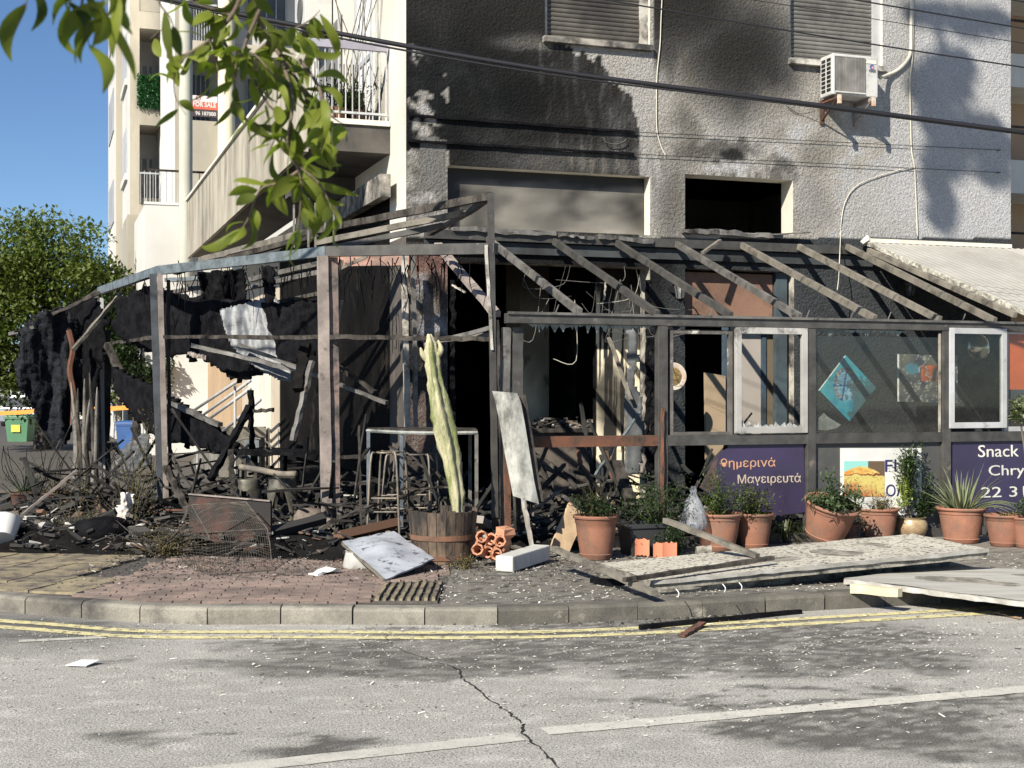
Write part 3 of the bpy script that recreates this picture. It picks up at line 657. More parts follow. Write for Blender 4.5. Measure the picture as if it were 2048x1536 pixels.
# railing
rz = wl(700, 90, t0)[1]
rail = MB().lbox(sbal+.0, -.03, t0+.01, t0+.06, rz-.04, rz+.05).build('balcony_rail', pm('grey_lilac_rail', (.33, .32, .38), (.25, .24, .28), 3), bld)
MB().lbox(sbal, -.03, t0+.02, t0+.05, z_st+.13, z_st+.155).build('lower_rail', white_m, rail)
bal = MB().tube([V((0, 0, 0)), V((0, 0, rz-.05-z_st))], .008, 6); bme_ = mesh_of(bal, white_m, 'baluster')
nb = 12
for i in range(nb): inst(bme_, 'baluster', rail, Matrix.Translation(W(sbal+.04+(-.08-sbal)*i/(nb-1), t0+.035, z_st)))
# concertina gate behind it
gt = thing('folding_gate', 'dark metal concertina gate standing half open behind the balcony railing', 'gate', W(-.5, 1.1, z_st))
for i in range(8):
    a = -.93+i*.115
    for sg in (-1, 1):
        x0 = a; m = MB()
        m.bar(W(x0, 1.1+.01*sg, z_st+.05), W(x0+.115*3.0*(1 if sg > 0 else -1)*.55+(.0 if sg > 0 else .19), 1.1+.01*sg, z_st+.78), .012, .006, up=T); m.build('lattice_bar', charw_m, gt)
# balcony door and window on the side wall, seen behind the railing
dr = MB().lbox(-.03, -.004, 1.5, 2.4, z_st, z_st+2.1).build('balcony_door', pm('pale_door_paint', (.7, .7, .68), (.6, .6, .58), 2), bld)
for tt in (1.5, 1.93, 2.36): MB().lbox(-.055, -.031, tt, tt+.05, z_st, z_st+2.12).build('door_stile', white_m, dr)
for zt in (z_st+.02, z_st+1.0, z_st+2.0): MB().lbox(-.05, -.032, 1.551, 2.35, zt, zt+.06).build('door_rail', white_m, dr)
w_ = MB().lbox(-.03, -.004, 3.4, 4.9, z_st+.7, z_st+2.0).build('side_window', shutter_m, bld)
for tt in (3.38, 4.88): MB().lbox(-.06, -.031, tt, tt+.06, z_st+.66, z_st+2.05).build('window_frame', white_m, w_)
MB().lbox(-.07, -.031, 3.3, 5.0, z_st+.58, z_st+.655).build('window_sill', revl_m, w_)
# soffit beams under the balcony and scorched lintel
MB().lbox(sbal+.1, -.01, 2.6, 2.9, z_sb-.28, z_sb-.005).build('soffit_beam', bsoot, bld)
MB().bar(W(-.15, .35, 3.95), W(-.15, 6, 3.95), .12, .26).build('scorched_lintel', rev_m, bld)
la = at(652, 523, 15.6); lb = at(822, 521, 15.2)
MB().rough(la, lb, .1, .118, 8, .004).build('pink_scorched_lintel', pm('pink_scorched', (.42, .24, .19), (.25, .16, .13), 3, bump=.3, c3=(.1, .08, .07), th3=.62), bld)
# concrete ramp, boarded doors and windows farther down the side street
for (x0, x1, yt, mat, nm) in ((345, 372, 700, white_m, 'pale_shutter_panel'), (378, 405, 695, white_m, 'pale_shutter_panel'), (418, 482, 700, pm('plywood_board', (.44, .31, .19), (.34, .24, .15), 1.5, bump=.2, stretch=(1, 1, .3)), 'plywood_board'), (500, 540, 700, sidew, 'pale_wall_panel')):
    ta = sl_(x1, 800, -.02)[0]; tb_ = sl_(x0, 800, -.02)[0]
    MB().lbox(-.05, -.004, ta, tb_, .3, 2.75).build(nm, mat, bld)
m = MB(); m.lbox(-.001, .3, 15.01, 34, ZP, 4.4); m.build('rendered_side_wall', pm('warm_side_wall2', (.40, .36, .29), (.33, .30, .25), .6, bump=.2), bld)
ramp_ = MB(); ramp_.prism([W(-.9, 9.4, ZP), W(-.9, 14.5, ZP), W(-.9, 9.4, 1.0)], U*.8); ramp_.build('ramp', kerb_m, bld)
# ================================================================ conservatory frame
TC = -2.9
con = thing('conservatory', 'burnt out grey metal conservatory frame standing around the shop corner', 'conservatory', W(2, TC, 0))
def cz(px, py): return wl(px, py, TC)
zb0, zb1 = cz(1500, 655)[1], cz(1500, 636)[1]
def post(px, z0, z1, wd=.10, dp=.09, mat=frame_m, name='post', t=TC, **k):
    s = wl(px, 760, t)[0]; return MB().lbox(s-wd/2, s+wd/2, t-dp/2, t+dp/2, z0, z1).build(name, mat, con, bev=.004)
s_l, s_r = cz(1003, 700)[0], cz(2048, 700)[0]+2.6
MB().lbox(s_l+.04, s_r, TC-.055, TC+.045, zb0, zb1).build('front_beam', frame_m, con, bev=.004)
MB().lbox(s_l+.04, s_r, TC-.075, TC-.056, zb1-.012, zb1+.012).build('gutter_lip', framel_m, con)
zm1, zm0 = cz(1700, 866)[1], cz(1700, 886)[1]
sP = [cz(1322, 760)[0], cz(1618, 760)[0], cz(1888, 760)[0], cz(2160, 760)[0], cz(2420, 760)[0]]
for i, s in enumerate(sP): MB().lbox(s-.05, s+.05, TC-.05, TC+.04, ZP, zb0-.002).build('post', frame_m, con, bev=.004)
sr = cz(1055, 800)[0]
MB().lbox(sr, sP[0]-.051, TC-.045, TC+.035, zm0+.0, zm1).build('rusty_rail', redrust_m, con)
for a, b in zip(sP, sP[1:]): MB().lbox(a+.051, b-.051, TC-.045, TC+.035, zm0, zm1).build('middle_rail', frame_m, con)
for a, b in zip(sP, sP[1:]): MB().lbox(a+.051, b-.051, TC-.045, TC+.035, ZP+.002, ZP+.09).build('bottom_rail', frame_m, con)
MB().rough(W(sP[0]-.015, TC-.062, ZP+.02), W(sP[0]-.02, TC-.062, 1.45), .05, .02, 14, .004).build('rust_streak', redrust_m, con)
# tall charred corner post with uprights either side
s1 = cz(1003, 700)[0]
zt = CH+(HY-388)/F*12.5
P0 = W(wl(982, 600, TC)[0], TC, 0)
def up(px, y0, y1, Y, wd, dp, mat, name='post', px1=None, j=.002):
    a = at(px if px1 is None else px1, y1, Y); b = at(px, y0, Y); return MB().rough(V((a.x, a.y, max(a.z, ZP))), b, wd, dp, 10, j, up=T).build(name, mat, con)
up(981, 386, 1035, P0.y, .05, .05, frame_m, 'corner_upright', px1=990, j=.001)
up(972, 490, 700, P0.y-.03, .022, .03, whites_m, 'upright_trim', px1=984)
up(990, 640, 1060, P0.y+.03, .06, .07, charw_m, 'corner_upright', px1=992, j=.006)
up(1012, 655, 1062, P0.y+.10, .075, .06, framel_m, 'corner_upright', px1=1004)
up(1034, 655, 790, P0.y+.14, .10, .05, frame_m, 'corner_upright')
up(1034, 792, 1060, P0.y+.14, .05, .05, charw_m, 'corner_upright', j=.008)
up(1012, 880, 1075, P0.y-.07, .055, .03, redrust_m, 'rusty_upright', px1=1016)
# rafters from the wall ledger down to the front beam
lz = 3.36
MB().lbox(wl(850, 478, -.06)[0], wl(1722, 478, -.06)[0], -.10, -.014, wl(1400, 497, -.1)[1], wl(1400, 480, -.1)[1]).build('ledger', frame_m, con)
MB().lbox(wl(850, 478, -.06)[0], SW-.03, -.045, -.012, wl(1400, 520, -.1)[1], wl(1400, 499, -.1)[1]).build('fascia', pm('dark_fascia', (.05, .058, .062), (.035, .04, .044), 2, c3=(.015, .015, .015), sc3=1.2, th3=.55), con)
raf = [(963, 472, 1160, 636, 1), (1100, 476, 1315, 636, 0), (1228, 480, 1462, 636, 0), (1352, 482, 1600, 637, 1), (1470, 484, 1750, 638, 2), (1590, 487, 1880, 640, 2), (1710, 488, 1990, 641, 2)]
for x0, y0, x1, y1, q in raf:
    a = pw(x0, y0+6, -.12); b = pw(x1, y1-2, TC); b.z = zb1+.02
    # keep each rafter square to the wall
    sa = (b-C0).dot(U); a2 = W(sa, -.12, a.z)
    MB().rough(a2, b, .045, .07, 6, .001 if q else .003).build('rafter', (frame_m, framel_m, gwood_m)[q], con)
MB().rough(pw(875, 490, -.1), at(992, 628, P0.y+.1), .09, .05, 6, .004).build('rafter', rustf_m, con)
MB().bar(pw(1405, 506, -.35), pw(1440, 481, -.2), .05, .03).build('broken_rafter_end', gwood_m, con)
for px in (1418, 1612, 1700, 1775, 1924, 1110): 
    a = pw(px, 634, TC+.02); a.z = zb1; MB().tube([a, a+V((.02, 0, .05)), a+V((.035, 0, .09))], .006, 5).build('clip', framel_m, con)
# the faceted bay turning the corner
Q = [at(985, 500, 12.45), at(655, 510, 13.47)]
bz1 = CH+(HY-500)/F*13.47
def bayp(px, py): Y = F*(bz1-CH)/(HY-py); return at(px, py, Y)
Q = [at(992, 492, P0.y), bayp(655, 503), bayp(318, 541), bayp(200, 582), bayp(70, 660)]
Q[0].z = CH+(HY-497)/F*P0.y
Q[4] = Q[3]+(Q[4]-Q[3])*.45
Qk = ['bay_beam']*4
for i in range(4):
    MB().rough(Q[i], Q[i+1], .07, .10 if i < 3 else .07, 12, .0015 if i else .001).build('bay_beam', (frame_m, steel_m, steel_m, charw_m)[i], con)
# lower glazing bar of the bay
def down(p, z): return V((p.x, p.y, z))
zg = CH+(HY-672)/F*13.2
for i, (ya, yb) in enumerate(((678, 674), (674, 674), (674, 690))):
    Ya, Yb = Q[i].y, Q[i+1].y
    MB().rough(down(Q[i], CH+(HY-ya)/F*Ya), down(Q[i+1], CH+(HY-yb)/F*Yb), .04, .04, 16, .006).build('glazing_bar', charw_m, con)
# bay posts : pairs
def bpost(px0, y0, px1, y1, Y, wd, dp, mat, j=.002):
    a = at(px0, y0, Y); b = at(px1, y1, Y); b.z = max(b.z, ZP); return MB().rough(b, a, wd, dp, 12, j, up=T).build('bay_post', mat, con, bev=.0)
Y1 = Q[1].y; Y2 = Q[2].y; Y3 = Q[3].y
bpost(645, 512, 654, 1084, Y1-.02, .10, .08, rustf_m); bpost(665, 515, 670, 1080, Y1+.05, .095, .08, pm('scorched_pink_frame', (.26, .18, .155), (.15, .13, .12), 4, bump=.2, c3=(.04, .04, .04), sc3=5, th3=.55))
bpost(655, 515, 665, 1080, Y1+.0, .02, .02, redrust_m)
bpost(306, 548, 322, 1025, Y2-.03, .075, .08, pm('blueblack_frame', (.06, .07, .085), (.035, .04, .045), 5, bump=.15)); bpost(320, 548, 333, 1035, Y2-.08, .06, .05, rustf_m, .003); bpost(336, 560, 340, 1020, Y2+.05, .04, .06, charw_m, .006)
bpost(191, 590, 200, 975, Y3-.03, .07, .07, framel_m); bpost(203, 596, 207, 980, Y3, .05, .07, white_m, .003); bpost(214, 660, 214, 980, Y3+.05, .09, .06, charw_m, .008)
# roof bars of the bay
apx = at(982, 392, P0.y+.02)
e1 = at(400, 520, 18.2); e2 = at(630, 489, 14.4); e3 = at(652, 499, Y1+.05)
e1b = at(600, 468, 15.2)
MB().rough(apx, e1b, .05, .07, 14, .003).build('roof_bar', charw_m, con); MB().rough(e1b, e1, .05, .07, 14, .003).build('roof_bar', gwood_m, con)
k1 = at(936, 424, P0.y+.6); MB().rough(k1, at(632, 486, 14.2), .045, .06, 12, .002).build('roof_bar', gwood_m, con); MB().rough(apx, k1, .05, .06, 6, .002).build('roof_bar', frame_m, con)
k2 = at(890, 450, P0.y+1.0); MB().rough(k2, e3, .045, .055, 12, .002).build('roof_bar', frame_m, con); MB().rough(k1, k2, .05, .05, 6, .002).build('roof_bar', framel_m, con)
MB().rough(k2, at(860, 466, P0.y+1.6), .06, .05, 3, .004).build('roof_bar', charw_m, con)
for x0, y0, x1, y1, Y0, Y1_, m_ in ((350, 545, 640, 470, 17, 14.9, charw_m), (400, 596, 660, 540, 17.4, 15.2, framel_m), (330, 560, 430, 556, 17.5, 17.5, steel_m), (360, 606, 470, 596, 17.6, 17.0, whites_m), (500, 560, 650, 525, 15.5, 14.3, framel_m), (400, 640, 650, 585, 16.5, 15.2, charw_m), (250, 600, 420, 572, 18, 17, framel_m)):
    MB().rough(at(x0, y0, Y0), at(x1, y1, Y1_), .06, .05, 10, .004).build('roof_bar', m_, con)
for px, Yv in ((617, 14.5), (631, 14.4), (650, 14.2), (668, 14.1), (588, 14.8)):       # short uprights between the roof and the balcony
    MB().bar(at(px, 495, Yv), at(px, 400+R.uniform(-10, 10), Yv), .022, .022).build('thin_upright', framel_m, con)
for a, b, ya, yb, Yv, w_ in ((664, 684, 600, 520, 14.0, .05), (664, 735, 545, 512, 14.0, .04), (655, 684, 760, 600, 13.9, .03)):
    MB().bar(at(a, ya, Yv), at(b, yb, Yv), w_, .03).build('brace', gwood_m, con)
MB().rough(at(808, 500, 14.9), at(815, 865, 14.9), .06, .05, 10, .003, up=T).build('inner_upright', whites_m, con)
MB().rough(at(826, 500, 14.85), at(832, 860, 14.85), .04, .04, 10, .003, up=T).build('inner_upright', framel_m, con)
# middle rail of the side bay and its inner glazing bars
for x0, y0, x1, y1, Y_ in ((985, 655, 850, 690, 13.2), (985, 668, 870, 683, 13.3)): MB().rough(at(x0, y0, Y_-.6), at(x1, y1, Y_), .03, .04, 6, .002).build('glazing_bar', framel_m, con)
# ---------------------------------------------------------------- window sashes, panes
gl_clear = glass('dusty_glass', (.9, .93, .91), .03, .05, (.10, .095, .08)); gl_dirty = glass('smoked_glass', (.80, .82, .80), .03, .12, (.07, .068, .06))
def sash(name, px0, px1, py0, py1, mat, t=TC-.02, fw=.05, pane=None, dp=.045):
    s0, s1 = cz(px0, 760)[0], cz(px1, 760)[0]; z1, z0 = cz((px0+px1)/2, py0)[1], cz((px0+px1)/2, py1)[1]
    o = MB().lbox(s0, s0+fw, t-dp, t, z0, z1).build(name, mat, con, bev=.003)
    for q in ((s1-fw, s1, z0, z1), (s0+fw+.001, s1-fw-.001, z1-fw, z1), (s0+fw+.001, s1-fw-.001, z0, z0+fw)):
        MB().lbox(q[0], q[1], t-dp, t, q[2], q[3]).build('sash_bar', mat, o, bev=.003)
    if pane: MB().lbox(s0+fw, s1-fw, t-dp/2-.003, t-dp/2+.003, z0+fw, z1-fw).build('pane', pane, o)
    return o, (s0, s1, z0, z1)
o, bb = sash('window_sash', 1466, 1609, 656, 866, pm('part_scorched_sash', (.40, .39, .37), (.30, .29, .275), 3, rough=.45, c3=(.06, .055, .05), sc3=2.2, th3=.6, w3=.05), fw=.062)
o2, b2 = sash('window_sash', 1338, 1464, 660, 872, pm('blackened_sash', (.13, .12, .11), (.06, .055, .05), 5, c3=(.5, .47, .42), sc3=4, th3=.62, w3=.04), t=TC+.03, fw=.04)
def shards(par, s0, s1, z, up_, t, n, hmax, mat, name='glass_shard'):
    m = MB(); s = s0
    while s < s1:
        w_ = R.uniform(.03, .12); h = R.uniform(.02, hmax)
        m.prism([W(s, t, z), W(min(s+w_, s1), t, z), W(s+w_*R.uniform(.2, .8), t, z+up_*h)], T*.005); s += w_*.8
    return m.build(name, mat, par, kind='stuff')
sooty_glass = pm('sooty_glass_shard', (.05, .06, .058), (.2, .22, .21), 7, rough=.12, spec=.8)
shards(con, sr, sP[0]-.1, zb0, -1, TC, 9, .09, sooty_glass)
shards(o, bb[0]+.06, bb[1]-.06, bb[2]+.06, 1, TC-.045, 9, .07, pm('broken_pale_glass', (.5, .5, .48), (.08, .08, .08), 12, rough=.3))
shards(con, sP[1]+.06, sP[2]-.5, zb0-.01, -1, TC-.01, 9, .07, sooty_glass)
s0 = sP[1]+.06; s1_ = sP[2]-.06
MB().lbox(s0, s1_, TC-.012, TC-.006, zm1+.001, zb0-.07).build('pane', gl_dirty, con)
MB().lbox(s1_-.02, s1_, TC-.03, TC-.013, zm1+.001, zb0-.03).build('glazing_bead', whites_m, con)
def onc(px, py, dt=0): s, z = cz(px, py); return W(s, TC+dt, z)
MB().prism([onc(1630, 858), onc(1636, 838), onc(1648, 826), (onc(1656, 834)), onc(1682, 850), onc(1672, 857), onc(1650, 861)], T*.006).build('white_glass_scrap', pm('frosted_scrap', (.62, .62, .6), (.4, .4, .39), 9, rough=.6), con)
MB().prism([onc(1822, 820, .02), onc(1905, 716, .02), onc(1880, 880, .02)], T*.002) 
o3, b3 = sash('window_sash', 1892, 2006, 657, 856, white_m, fw=.06, pane=gl_clear)
o4, b4 = sash('window_sash', 2007, 2168, 660, 862, white_m, t=TC+.028, fw=.05, pane=gl_clear)
MB().tube([onc(2000, 672, -.05), onc(1998, 690, -.05)], .006).build('window_latch', black_m, con)
# lower infill panels
gp = pm('grey_infill', (.075, .076, .074), (.055, .056, .055), 1.5, rough=.55, bump=.08, c3=(.12, .11, .095), sc3=2.5, th3=.66, w3=.1)
for a, b in ((sP[1], sP[2]), (sP[2], sP[3]), (sP[3], sP[4])): MB().lbox(a+.052, b-.052, TC-.005, TC+.015, ZP+.092, zm0-.002).build('infill_panel', gp, con)
# ================================================================ signs
pur = pm('purple_sign_face', (.048, .036, .088), (.04, .032, .07), 2, rough=.4, c3=(.03, .025, .04), sc3=2, th3=.64)
def text(body, loc, size, mat, par, ext=.002, bold=0.0, sx=1.0, align='LEFT', name='lettering', fit=None, UU=None):
    UU = UU or U; TT = V((-UU.y, UU.x, 0))
    c = bpy.data.curves.new(name, 'FONT'); c.body = body; c.size = size; c.extrude = ext; c.offset = bold; c.align_x = align; c.resolution_u = 3
    tmp = bpy.data.objects.new('tmp', c); COL.objects.link(tmp); dg = bpy.context.evaluated_depsgraph_get(); dg.update()
    me = bpy.data.meshes.new_from_object(tmp.evaluated_get(dg)); bpy.data.objects.remove(tmp); me.name = name
    co = np.empty(len(me.vertices)*3, dtype=np.float32); me.vertices.foreach_get('co', co); co = co.reshape(-1, 3)
    if fit and len(co): k = fit/max(1e-4, co[:, 0].max()-co[:, 0].min()); co[:, 0] = (co[:, 0]-co[:, 0].min())*k
    off = ROOT.get(par.name, V((0, 0, 0))); L = V(loc)-off
    out = np.stack([L.x+UU.x*co[:, 0]-TT.x*co[:, 2], L.y+UU.y*co[:, 0]-TT.y*co[:, 2], L.z+co[:, 1]], 1).astype(np.float32)
    me.vertices.foreach_set('co', out.ravel()); me.materials.clear(); me.materials.append(mat); me.update()
    o = bpy.data.objects.new(name, me); COL.objects.link(o); o.parent = par; ROOT[o.name] = off; return o
cream_l = pm('cream_lettering', (.55, .47, .38), (.45, .36, .3), 4)
orange_l = pm('orange_lettering', (.50, .27, .16), (.42, .24, .17), 4)
white_l = pm('white_lettering', (.6, .6, .55), (.5, .5, .46), 4)
sg = thing('purple_sign', 'torn purple vinyl sign with orange and cream Greek lettering behind the terracotta pots', 'sign', onc(1520, 1030))
poly = [(1398, 975), (1410, 955), (1418, 940), (1424, 925), (1440, 905), (1460, 892), (1495, 886), (1606, 884), (1610, 1024), (1560, 1030), (1480, 1032), (1440, 1020), (1428, 1000), (1412, 985)]
def pc_(px, py, dt): s, z = cz(px, py); return W(s, TC+dt, z)
MB().prism([pc_(x, y, -.012) for x, y in poly], T*.012).build('sign_face', pur, sg)
MB().prism([pc_(x, y, -.018) for x, y in ((1398, 975), (1410, 950), (1424, 925), (1436, 915), (1430, 940), (1440, 960), (1430, 975), (1414, 985))], T*.004).build('burnt_edge', pm('burnt_vinyl', (.16, .09, .085), (.07, .045, .05), 7, c3=(.02, .02, .02), th3=.6), sg)
def tfit(body, px0, px1, ybase, hcap, mat, par, dt=-.016, bold=0.0):
    a = pc_(px0, ybase, dt); b = pc_(px1, ybase, dt); L = (b-a).length; k = (pc_(px0, ybase-hcap, dt)-a).length
    return text(body, a, k/.70, mat, par, bold=bold, fit=L)
tfit('θημερινά', 1440, 1549, 935, 17, orange_l, sg); tfit('Μαγειρευτά', 1474, 1600, 967, 17, cream_l, sg)
ps = thing('pastry_poster', 'white poster with a pastry photo and dark blue lettering on the grey panel', 'sign', onc(1760, 1020))
def rect(par, name, px0, py0, px1, py1, dt, mat, th=.006): 
    a, b, c, d = pc_(px0, py1, dt), pc_(px1, py1, dt), pc_(px1, py0, dt), pc_(px0, py0, dt); return MB().prism([a, b, c, d], T*th).build(name, mat, par)
rect(ps, 'poster_sheet', 1679, 896, 1841, 1030, -.016, white_plastic)
def gridcol(par, name, px0, py0, px1, py1, dt, nx, ny, f, rough=.5):
    m = MB(); P = [[pc_(px0+(px1-px0)*i/nx, py1+(py0-py1)*j/ny, dt) for i in range(nx+1)] for j in range(ny+1)]
    m.v = [p for r in P for p in r]; m.f = [(j*(nx+1)+i, j*(nx+1)+i+1, (j+1)*(nx+1)+i+1, (j+1)*(nx+1)+i) for j in range(ny) for i in range(nx)]
    o = m.build(name, pm(name+'_print', (.5, .5, .5), attr='Col', rough=rough), par); setcol(o.data, [f(i/nx, j/ny) for j in range(ny+1) for i in range(nx+1)]); return o
def pastry(u, v):
    n = fbm(u*5, v*5, 3); n2 = fbm(u*16, v*16, 2); top = .93-.9*abs(u-.42)**1.7*.9; c = (.25, .55, .5) if u < .6 else (.12, .08, .05)
    if v < top*.92:
        c = lerp3((.62, .30, .07), (.66, .50, .16), .5+n)
        if v < .62 and v < 1.1-.3*u: c = lerp3((.55, .45, .14), (.42, .12, .05), sstep(.55, .1, v+u*.45-.1+n*.2))
        if n2 > .3: c = lerp3(c, (.15, .12, .03), .5)
        if abs(v-.62-.05*n) < .02: c = (.16, .05, .03)
    return c
gridcol(ps, 'pastry_picture', 1686, 922, 1767, 993, -.020, 60, 50, pastry)
navy = pm('navy_lettering', (.02, .02, .10))
tfit('Fl', 1768, 1790, 943, 24, navy, ps, -.02, 0); tfit('Ολ', 1770, 1808, 992, 22, navy, ps, -.02, 0)
s2 = thing('purple_sign', 'dark purple snack bar sign at the right edge behind the spiky aloe', 'sign', onc(1980, 1030))
rect(s2, 'sign_face', 1903, 873, 2150, 1024, -.016, pm('purple_sign_face2', (.036, .03, .072), (.03, .026, .055), 2, rough=.4))
tfit('Snack Bar', 1954, 2092, 914, 24, white_l, s2, -.02, 0); tfit('Chryso', 1975, 2078, 951, 21, white_l, s2, -.02, 0); tfit('22 316', 1960, 2076, 995, 21, white_l, s2, -.02, 0)
# ================================================================ things behind the glass on the wall
pt = thing('painting', 'blue diamond hung canvas with a pale figure sketch on the dark wall', 'painting', pw(1695, 850, -.05))
def pwall(px, py, t): s, z = wl(px, py, t); return W(s, t, z)
TP = -.9
cn = [pwall(x, y, TP) for x, y in ((1639, 781), (1699, 843), (1752, 775), (1692, 711))]
MB().prism(cn, T*.03).build('canvas', pm('canvas_edge', (.6, .66, .66)), pt)
m = MB(); N = 54
a, b, c, d = [p-T*.002 for p in cn]
for j in range(N+1):
    for i in range(N+1): m.v.append((a.lerp(b, i/N)).lerp(d.lerp(c, i/N), j/N))
m.f = [(j*(N+1)+i, j*(N+1)+i+1, (j+1)*(N+1)+i+1, (j+1)*(N+1)+i) for j in range(N) for i in range(N)]
def portrait(u, v):
    X = (u+v)/2*2-1; Yy = (v-u)          # diamond axes: X right, Yy up
    n = fbm(X*3, Yy*3, 4); n2 = fbm(X*11, Yy*11, 3)
    c = lerp3((.05, .30, .42), (.08, .42, .48), .5+n+.3*Yy)
    h = math.hypot((X+.06)/.42, (Yy-.12)/.5)
    if h < 1.0: c = lerp3((.16, .36, .52), (.30, .50, .62), .5+n2)
    if .8 < h < 1.06 and (Yy > 0 or X < -.2): c = lerp3((.42, .36, .26), (.04, .14, .28), .5+1.2*n2)
    if h < 1 and abs(n2) < .05: c = (.03, .10, .25)
    if h < 1 and (abs(X+.15-.25*Yy) < .03 or abs(Yy-.1) < .025 and X < .05): c = (.03, .09, .2)
    if X+.25*n > .02 and Yy < .25+.3*n2: c = lerp3(c, (.07, .11, .12), .8)
    return c
po = m.build('painted_face', pm('portrait_print', (.5, .5, .5), attr='Col', rough=.35), pt); setcol(po.data, [portrait(i/N, j/N) for j in range(N+1) for i in range(N+1)])
p2 = thing('painting', 'unframed abstract canvas with orange strokes right of the blue diamond canvas', 'painting', pwall(1846, 850, -.5))
cn = [pwall(x, y, -.6) for x, y in ((1798, 803), (1915, 806), (1915, 712), (1798, 708))]
MB().prism(cn, T*.035).build('canvas', pm('white_canvas_edge', (.75, .75, .73)), p2)
m = MB(); a, b, c, d = [p-T*.002 for p in cn]; N = 44
for j in range(N+1):
    for i in range(N+1): m.v.append((a.lerp(b, i/N)).lerp(d.lerp(c, i/N), j/N))
m.f = [(j*(N+1)+i, j*(N+1)+i+1, (j+1)*(N+1)+i+1, (j+1)*(N+1)+i) for j in range(N) for i in range(N)]
def abst(u, v):
    n = fbm(u*4, v*4, 5); n2 = fbm(u*9, v*3, 7); c = lerp3((.05, .06, .09), (.15, .145, .125), .5+n)
    if .38 < u < .78 and .45 < v < .78: c = lerp3((.55, .13, .04), (.10, .05, .04), .5+1.1*n2)
    if abs(n2) < .04: c = (.4, .4, .38)
    if math.hypot(u-.22, v-.7) < .12: c = (.08, .22, .3)
    return c
po = m.build('painted_face', pm('abstract_print', (.5, .5, .5), attr='Col', rough=.4), p2); setcol(po.data, [abst(i/N, j/N) for j in range(N+1) for i in range(N+1)])
op = thing('orange_panel', 'bright orange board seen behind the glass of the right edge window', 'panel', pwall(2060, 780, TC+.15))
MB().lbox(cz(2016, 700)[0], cz(2130, 700)[0], TC+.03, TC+.045, cz(2040, 779)[1], cz(2040, 668)[1]).build('board', pm('orange_board', (.62, .13, .05), (.55, .12, .05), 2, rough=.5), op)
# decorative plate
dp = thing('wall_plate', 'round white rimmed decorative plate on the grey pier', 'plate', pwall(1345, 752, -.4))
ctr = pwall(1346, 753, -.45); ax = (U, V((0, 0, 1)), -T)
MB().lathe([(.0, .0), (.10, .005), (.155, .03), (.16, .028), (.11, -.01), (0, -.012)], ctr, 30, ax).build('rim', pm('plate_rim', (.62, .58, .5), (.5, .38, .3), 12), dp, smooth=True)
MB().lathe([(0, .012), (.105, .012)], ctr, 26, ax).build('plate_motif', pm('plate_motif', (.34, .23, .08), (.12, .09, .05), 26, rough=.5), dp)
# wall lanterns
def lantern(px, py, label):
    o = pwall(px, py, -.02); th_ = thing('wall_lantern', label, 'lamp', o, 'lanterns on the shop wall')
    c = o-T*.22
    MB().lathe([(.0, 0), (.05, .0), (.05, .02), (0, .02)], o, 14, (U, V((0, 0, 1)), -T)).build('back_plate', black_m, th_, smooth=30)
    MB().tube([o-T*.01+V((0, 0, .03)), o-T*.08+V((0, 0, .12)), o-T*.16+V((0, 0, .13)), c+V((0, 0, .09))], .010, 8).build('arm', black_m, th_, smooth=True)
    MB().lathe([(.0, .13), (.012, .125), (.012, .10), (.05, .085), (.095, .04), (.09, .035), (0, .04)], c, 8).build('cap', black_m, th_)
    MB().lathe([(.078, .035), (.05, -.12), (.0, -.12)], c, 8).build('glass_shade', glass('lantern_glass%d' % px, (.8, .8, .8), .25, .2, (.5, .5, .5)), th_)
    m = MB()
    for k in range(8):
        a = math.pi/4*k; m.bar(c+V((math.cos(a)*.08, math.sin(a)*.08, .037)), c+V((math.cos(a)*.052, math.sin(a)*.052, -.12)), .008, .008)
    m.build('cage', black_m, th_); MB().lathe([(.055, -.12), (.06, -.13), (.02, -.16), (0, -.18)], c, 8).build('finial', black_m, th_)
    MB().lathe([(0, .02), (.018, 0), (.022, -.04), (0, -.07)], c, 10).build('bulb', white_plastic, th_, smooth=True)
lantern(1345, 578, 'black wall lantern on the pier left of the brown panel'); lantern(1800, 575, 'black wall lantern under the awning above the canvases')
# round metal pan reflecting the sun
dsh = thing('metal_dish', 'shiny round metal dish hanging behind the right window', 'dish', pwall(1958, 697, -.4))
MB().lathe([(0, .06), (.06, .05), (.13, .02), (.16, 0), (.16, -.01)], pwall(1958, 695, -.8), 26, (U, V((0, 0, 1)), -T)).build('bowl', pm('polished_dish', (.5, .45, .35), rough=.18, metal=1.0), dsh, smooth=True)
tw = thing('tray_table', 'small dark table with red bottles behind the right window', 'table', W(5.3, -1.4, ZFL))
sx = wl(1965, 850, -1.5)[0]
MB().lbox(sx-.5, sx+.35, -1.8, -1.1, .98, 1.02).build('tabletop', charw_m, tw)
for a in (-.45, .3):
    for b in (-1.75, -1.15): MB().lbox(sx+a, sx+a+.04, b, b+.04, ZP, .979).build('leg', charw_m, tw)
redp = pm('red_plastic', (.6, .04, .03), (.5, .04, .03), 3, rough=.35)
for px, h_, lb in ((1957, .13, 'red sauce bottle with conical top behind the right window'), (1968, .07, 'short red pot beside the sauce bottle behind the right window')):
    o = W(wl(px, 840, -1.7)[0], -1.7, 1.021); b_ = thing('sauce_bottle', lb, 'bottle', o); MB().lathe([(.0, 0), (.028, .0), (.028, h_*.7), (.012, h_*.85), (.006, h_), (0, h_)], o, 14).build('body', redp, b_, smooth=40)
